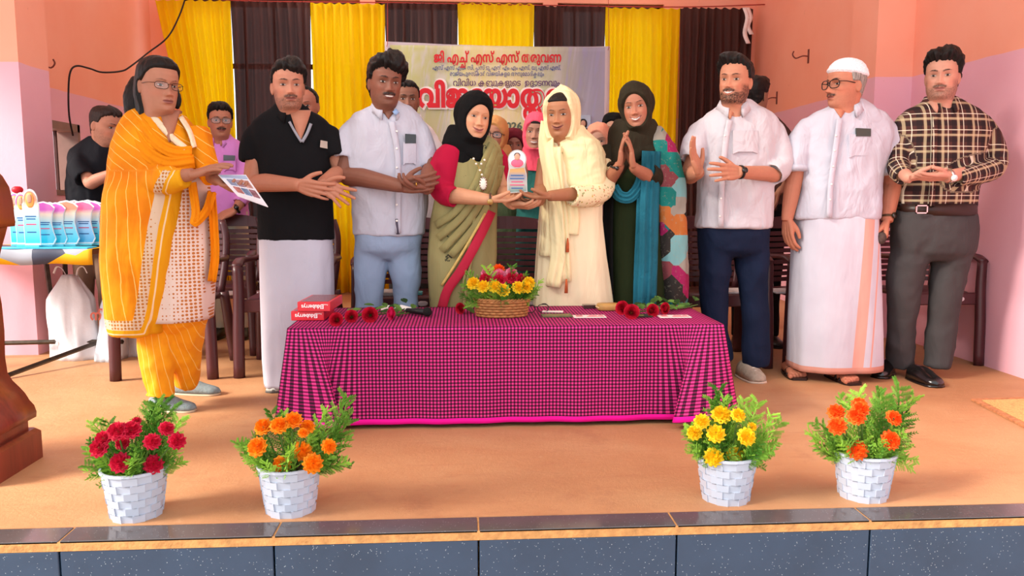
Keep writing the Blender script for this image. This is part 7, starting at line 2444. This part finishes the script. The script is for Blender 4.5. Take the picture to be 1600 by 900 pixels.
def backs():
    p, rw, sh = back_person('close-cropped man in black shirt bending over the side table', (165, 196), 5.3, '#b57a62', 42, dict(stubble=.35, brow=1.0, jaw=1.02), [(212, 140, 178, .12), (222, 128, 186, .16), (234, 116, 188, .20), (255, 108, 186, .25), (285, 106, 180, .27), (330, 107, 176, .27), (350, 110, 178, .26)],
        fabric('black_shirt', '#15151b', .85, .1, .4, 9), hkw=dict(front=.176, temple=.15, side=.09, nape=.02, top=.008, sidet=.005, mat=M_HAIRD, noise=.001, recede=.004), pitch=14, scale=1.02,
        sleeves=[([(125, 238, -.05), (124, 262, -.12), (134, 280, -.18)], [.075, .07, .062])], arms=[((125, 240, -.05), (140, 286, -.2), (172, 272, -.28), (1, -.2, .25), (0, .3, 1), True)], lower=fabric('tan_trousers', '#8a6f5e', .85, .1, .4, 9), seed=31)
    p, rw, sh = back_person('moustached man with spectacles in pink shirt behind the slatted chair', (344, 190), 5.72, '#b9785e', 4, dict(mous=1.0, brow=1.0, stubble=.15), [(210, 332, 358, .11), (217, 326, 366, .14), (224, 318, 376, .18), (236, 313, 383, .21), (265, 316, 382, .23), (300, 320, 384, .25), (342, 320, 388, .25)],
        fabric('pink_shirt', '#d88ad0', .8, .06, .4, 10), hkw=dict(front=.178, temple=.15, side=.09, nape=.02, top=.022, sidet=.010), sleeves=[([(322, 232, 0), (316, 256, -.03), (316, 280, -.08)], [.065, .06, .055]), ([(376, 232, 0), (384, 262, -.03), (385, 296, -.1), (374, 318, -.16)], [.065, .06, .056, .05])],
        arms=[((376, 234, 0), (386, 300, -.1), (368, 328, -.2), (-1, -.2, -.45), (.1, .5, -.6), False)], glasses=plain('thin_frame', '#6a5a50', .3), lower=fabric('beige_trousers', '#d6cdb4', .85, .08, .4, 9), collar_=(345, 218), seed=33)
    ph = pocket(p, rw, 350, 368, 248, 268, fabric('pink_shirt', '#d88ad0'), sh, plain('grey_phone', '#4a4a52', .25, .1, 5, spec=.6), (349, 367, 242, 251))
    tag(ph, 'grey phone in the pocket of the pink-shirted man', 'phone')
    watch(p, P(371, 326, 5.53), (-1, -.2, -.45), '#141214', '#0c0c10', .012, .031, .016)
    back_person('balding man half hidden behind the polo man shoulder', (478, 165), 5.25, '#b4735c', -14, dict(brow=.9, stubble=.35, mous=.5), [(190, 466, 492, .12), (200, 450, 508, .17), (212, 440, 518, .2), (260, 442, 516, .24), (340, 444, 514, .25)],
        fabric('grey_shirt', '#8b8f94', .85, .1, .4, 9), hkw=dict(front=.196, temple=.165, side=.09, nape=.02, top=.006, sidet=.006, recede=.012), pitch=6, lower=GREY_T, seed=35)
    back_person('short-haired man peering over the white-shirted man shoulder', (636, 157), 5.2, '#8a5c48', 4, dict(brow=1.2, stubble=.5, mous=.6), [(184, 620, 652, .12), (194, 608, 668, .17), (206, 598, 678, .2), (250, 600, 684, .24), (350, 604, 682, .25)],
        fabric('pale_shirt', '#d8d2d2', .85, .05, .4, 10), hkw=dict(front=.184, temple=.16, side=.10, nape=.03, top=.010, sidet=.006, noise=.002), lower=GREY_T, collar_=(640, 186), seed=37, sleeves=[([(672, 214, 0), (680, 250, -.02), (678, 285, -.05)], [.065, .06, .055])])
    back_person('woman with dark spectacles and mustard headscarf behind the saree woman', (772, 212), 5.42, '#b98468', -8, dict(brow=.7, smile=.4, fat=1.05), [(240, 752, 796, .14), (250, 744, 806, .18), (262, 738, 812, .21), (300, 742, 812, .24), (360, 744, 814, .27), (420, 742, 818, .3), (520, 738, 822, .33)],
        fabric('green_print_dress', '#6f7f5a', .8, .35, .4, 22), hair='scarf', hkw=dict(rows=[(226, 752, 796, .16), (238, 746, 802, .2), (252, 748, 806, .22), (266, 758, 800, .22)]), scarf=fabric('mustard_scarf', '#c9935a', .85, .1, .4, 12), glasses=M_BLK, seed=39, roll=6)
    back_person('woman in maroon headscarf looking out behind the plaque', (803, 228), 5.62, '#a06e5c', 2, dict(brow=.9), [(252, 788, 820, .14), (262, 780, 828, .18), (275, 776, 832, .21), (320, 778, 832, .24), (400, 776, 834, .28), (500, 772, 838, .3)],
        fabric('teal_dress', '#0f8f96', .8, .3, .4, 20), hair='scarf', hkw=dict(rows=[(240, 786, 822, .15), (252, 780, 828, .19), (264, 784, 826, .2)], b=.076), scarf=fabric('maroon_scarf', '#5e1a26', .85, .1, .4, 12), seed=41, scale=.92)
    back_person('smiling woman in coral pink headscarf and teal dress', (838, 208), 5.15, '#b07f68', -6, dict(brow=.8, smile=.6, teeth=True), [(240, 818, 858, .14), (250, 808, 868, .18), (262, 804, 874, .21), (300, 806, 874, .24), (360, 808, 872, .27), (500, 802, 876, .32)],
        fabric('teal_print_dress', '#2f6f68', .8, .3, .4, 20), hair='scarf', hkw=dict(rows=[(222, 820, 858, .17), (236, 816, 862, .21), (250, 818, 864, .22), (262, 826, 862, .22)], under=M_HAIR), scarf=fabric('coral_scarf', '#f0576e', .85, .08, .5, 14), seed=43, roll=4,
        arms=[((812, 262, 0), (806, 312, -.1), (816, 285, -.3), (-.1, -.1, 1), (-.2, 1, 0), True)])
    back_person('woman in peach headscarf behind the girl in cream', (934, 222), 5.2, '#b98a74', -4, dict(brow=.7), [(246, 916, 952, .14), (256, 906, 960, .18), (270, 902, 964, .21), (330, 904, 964, .25), (500, 900, 968, .3)],
        fabric('rose_dress', '#8a5a5e', .8, .2, .4, 14), hair='scarf', hkw=dict(rows=[(232, 914, 954, .16), (246, 908, 960, .2), (260, 912, 958, .2)]), scarf=fabric('peach_scarf', '#d88f74', .85, .1, .4, 12), seed=45, scale=.93)
    back_person('woman in black headscarf behind the laughing woman', (958, 204), 5.6, '#b5866e', -8, dict(brow=.7), [(228, 940, 976, .14), (238, 930, 986, .18), (252, 926, 990, .21), (320, 928, 990, .25), (500, 924, 994, .3)],
        fabric('black_abaya', '#0b0a0b'), hair='scarf', hkw=dict(rows=[(214, 938, 978, .16), (228, 932, 984, .2), (242, 936, 982, .2)]), scarf=fabric('black_scarf', '#0c0b0c'), seed=47, scale=.93)
    back_person('dark-haired man turned away behind the bearded man', (1180, 150), 5.2, '#9a6a52', 150, dict(brow=1.0), [(174, 1166, 1196, .12), (184, 1150, 1214, .17), (196, 1140, 1226, .2), (240, 1142, 1232, .24), (330, 1146, 1226, .25)],
        fabric('brown_shirt', '#4a322c', .85, .12, .4, 10), hkw=dict(front=.182, temple=.15, side=.09, nape=.01, top=.018, sidet=.010), lower=fabric('black_knit', '#121113'), seed=49, sleeves=[([(1220, 205, 0), (1230, 232, -.02), (1230, 252, -.04)], [.07, .065, .06])],
        arms=[((1220, 208, 0), (1230, 268, -.03), (1216, 300, -.1), (-.3, -.3, -1), (-.8, .3, 0), False)])

for fn in (man_polo, man_white_jeans, woman_saree, girl_cream, woman_clap, man_white_beard, man_cap, man_plaid, woman_yellow, plaque, backs):
    fn()
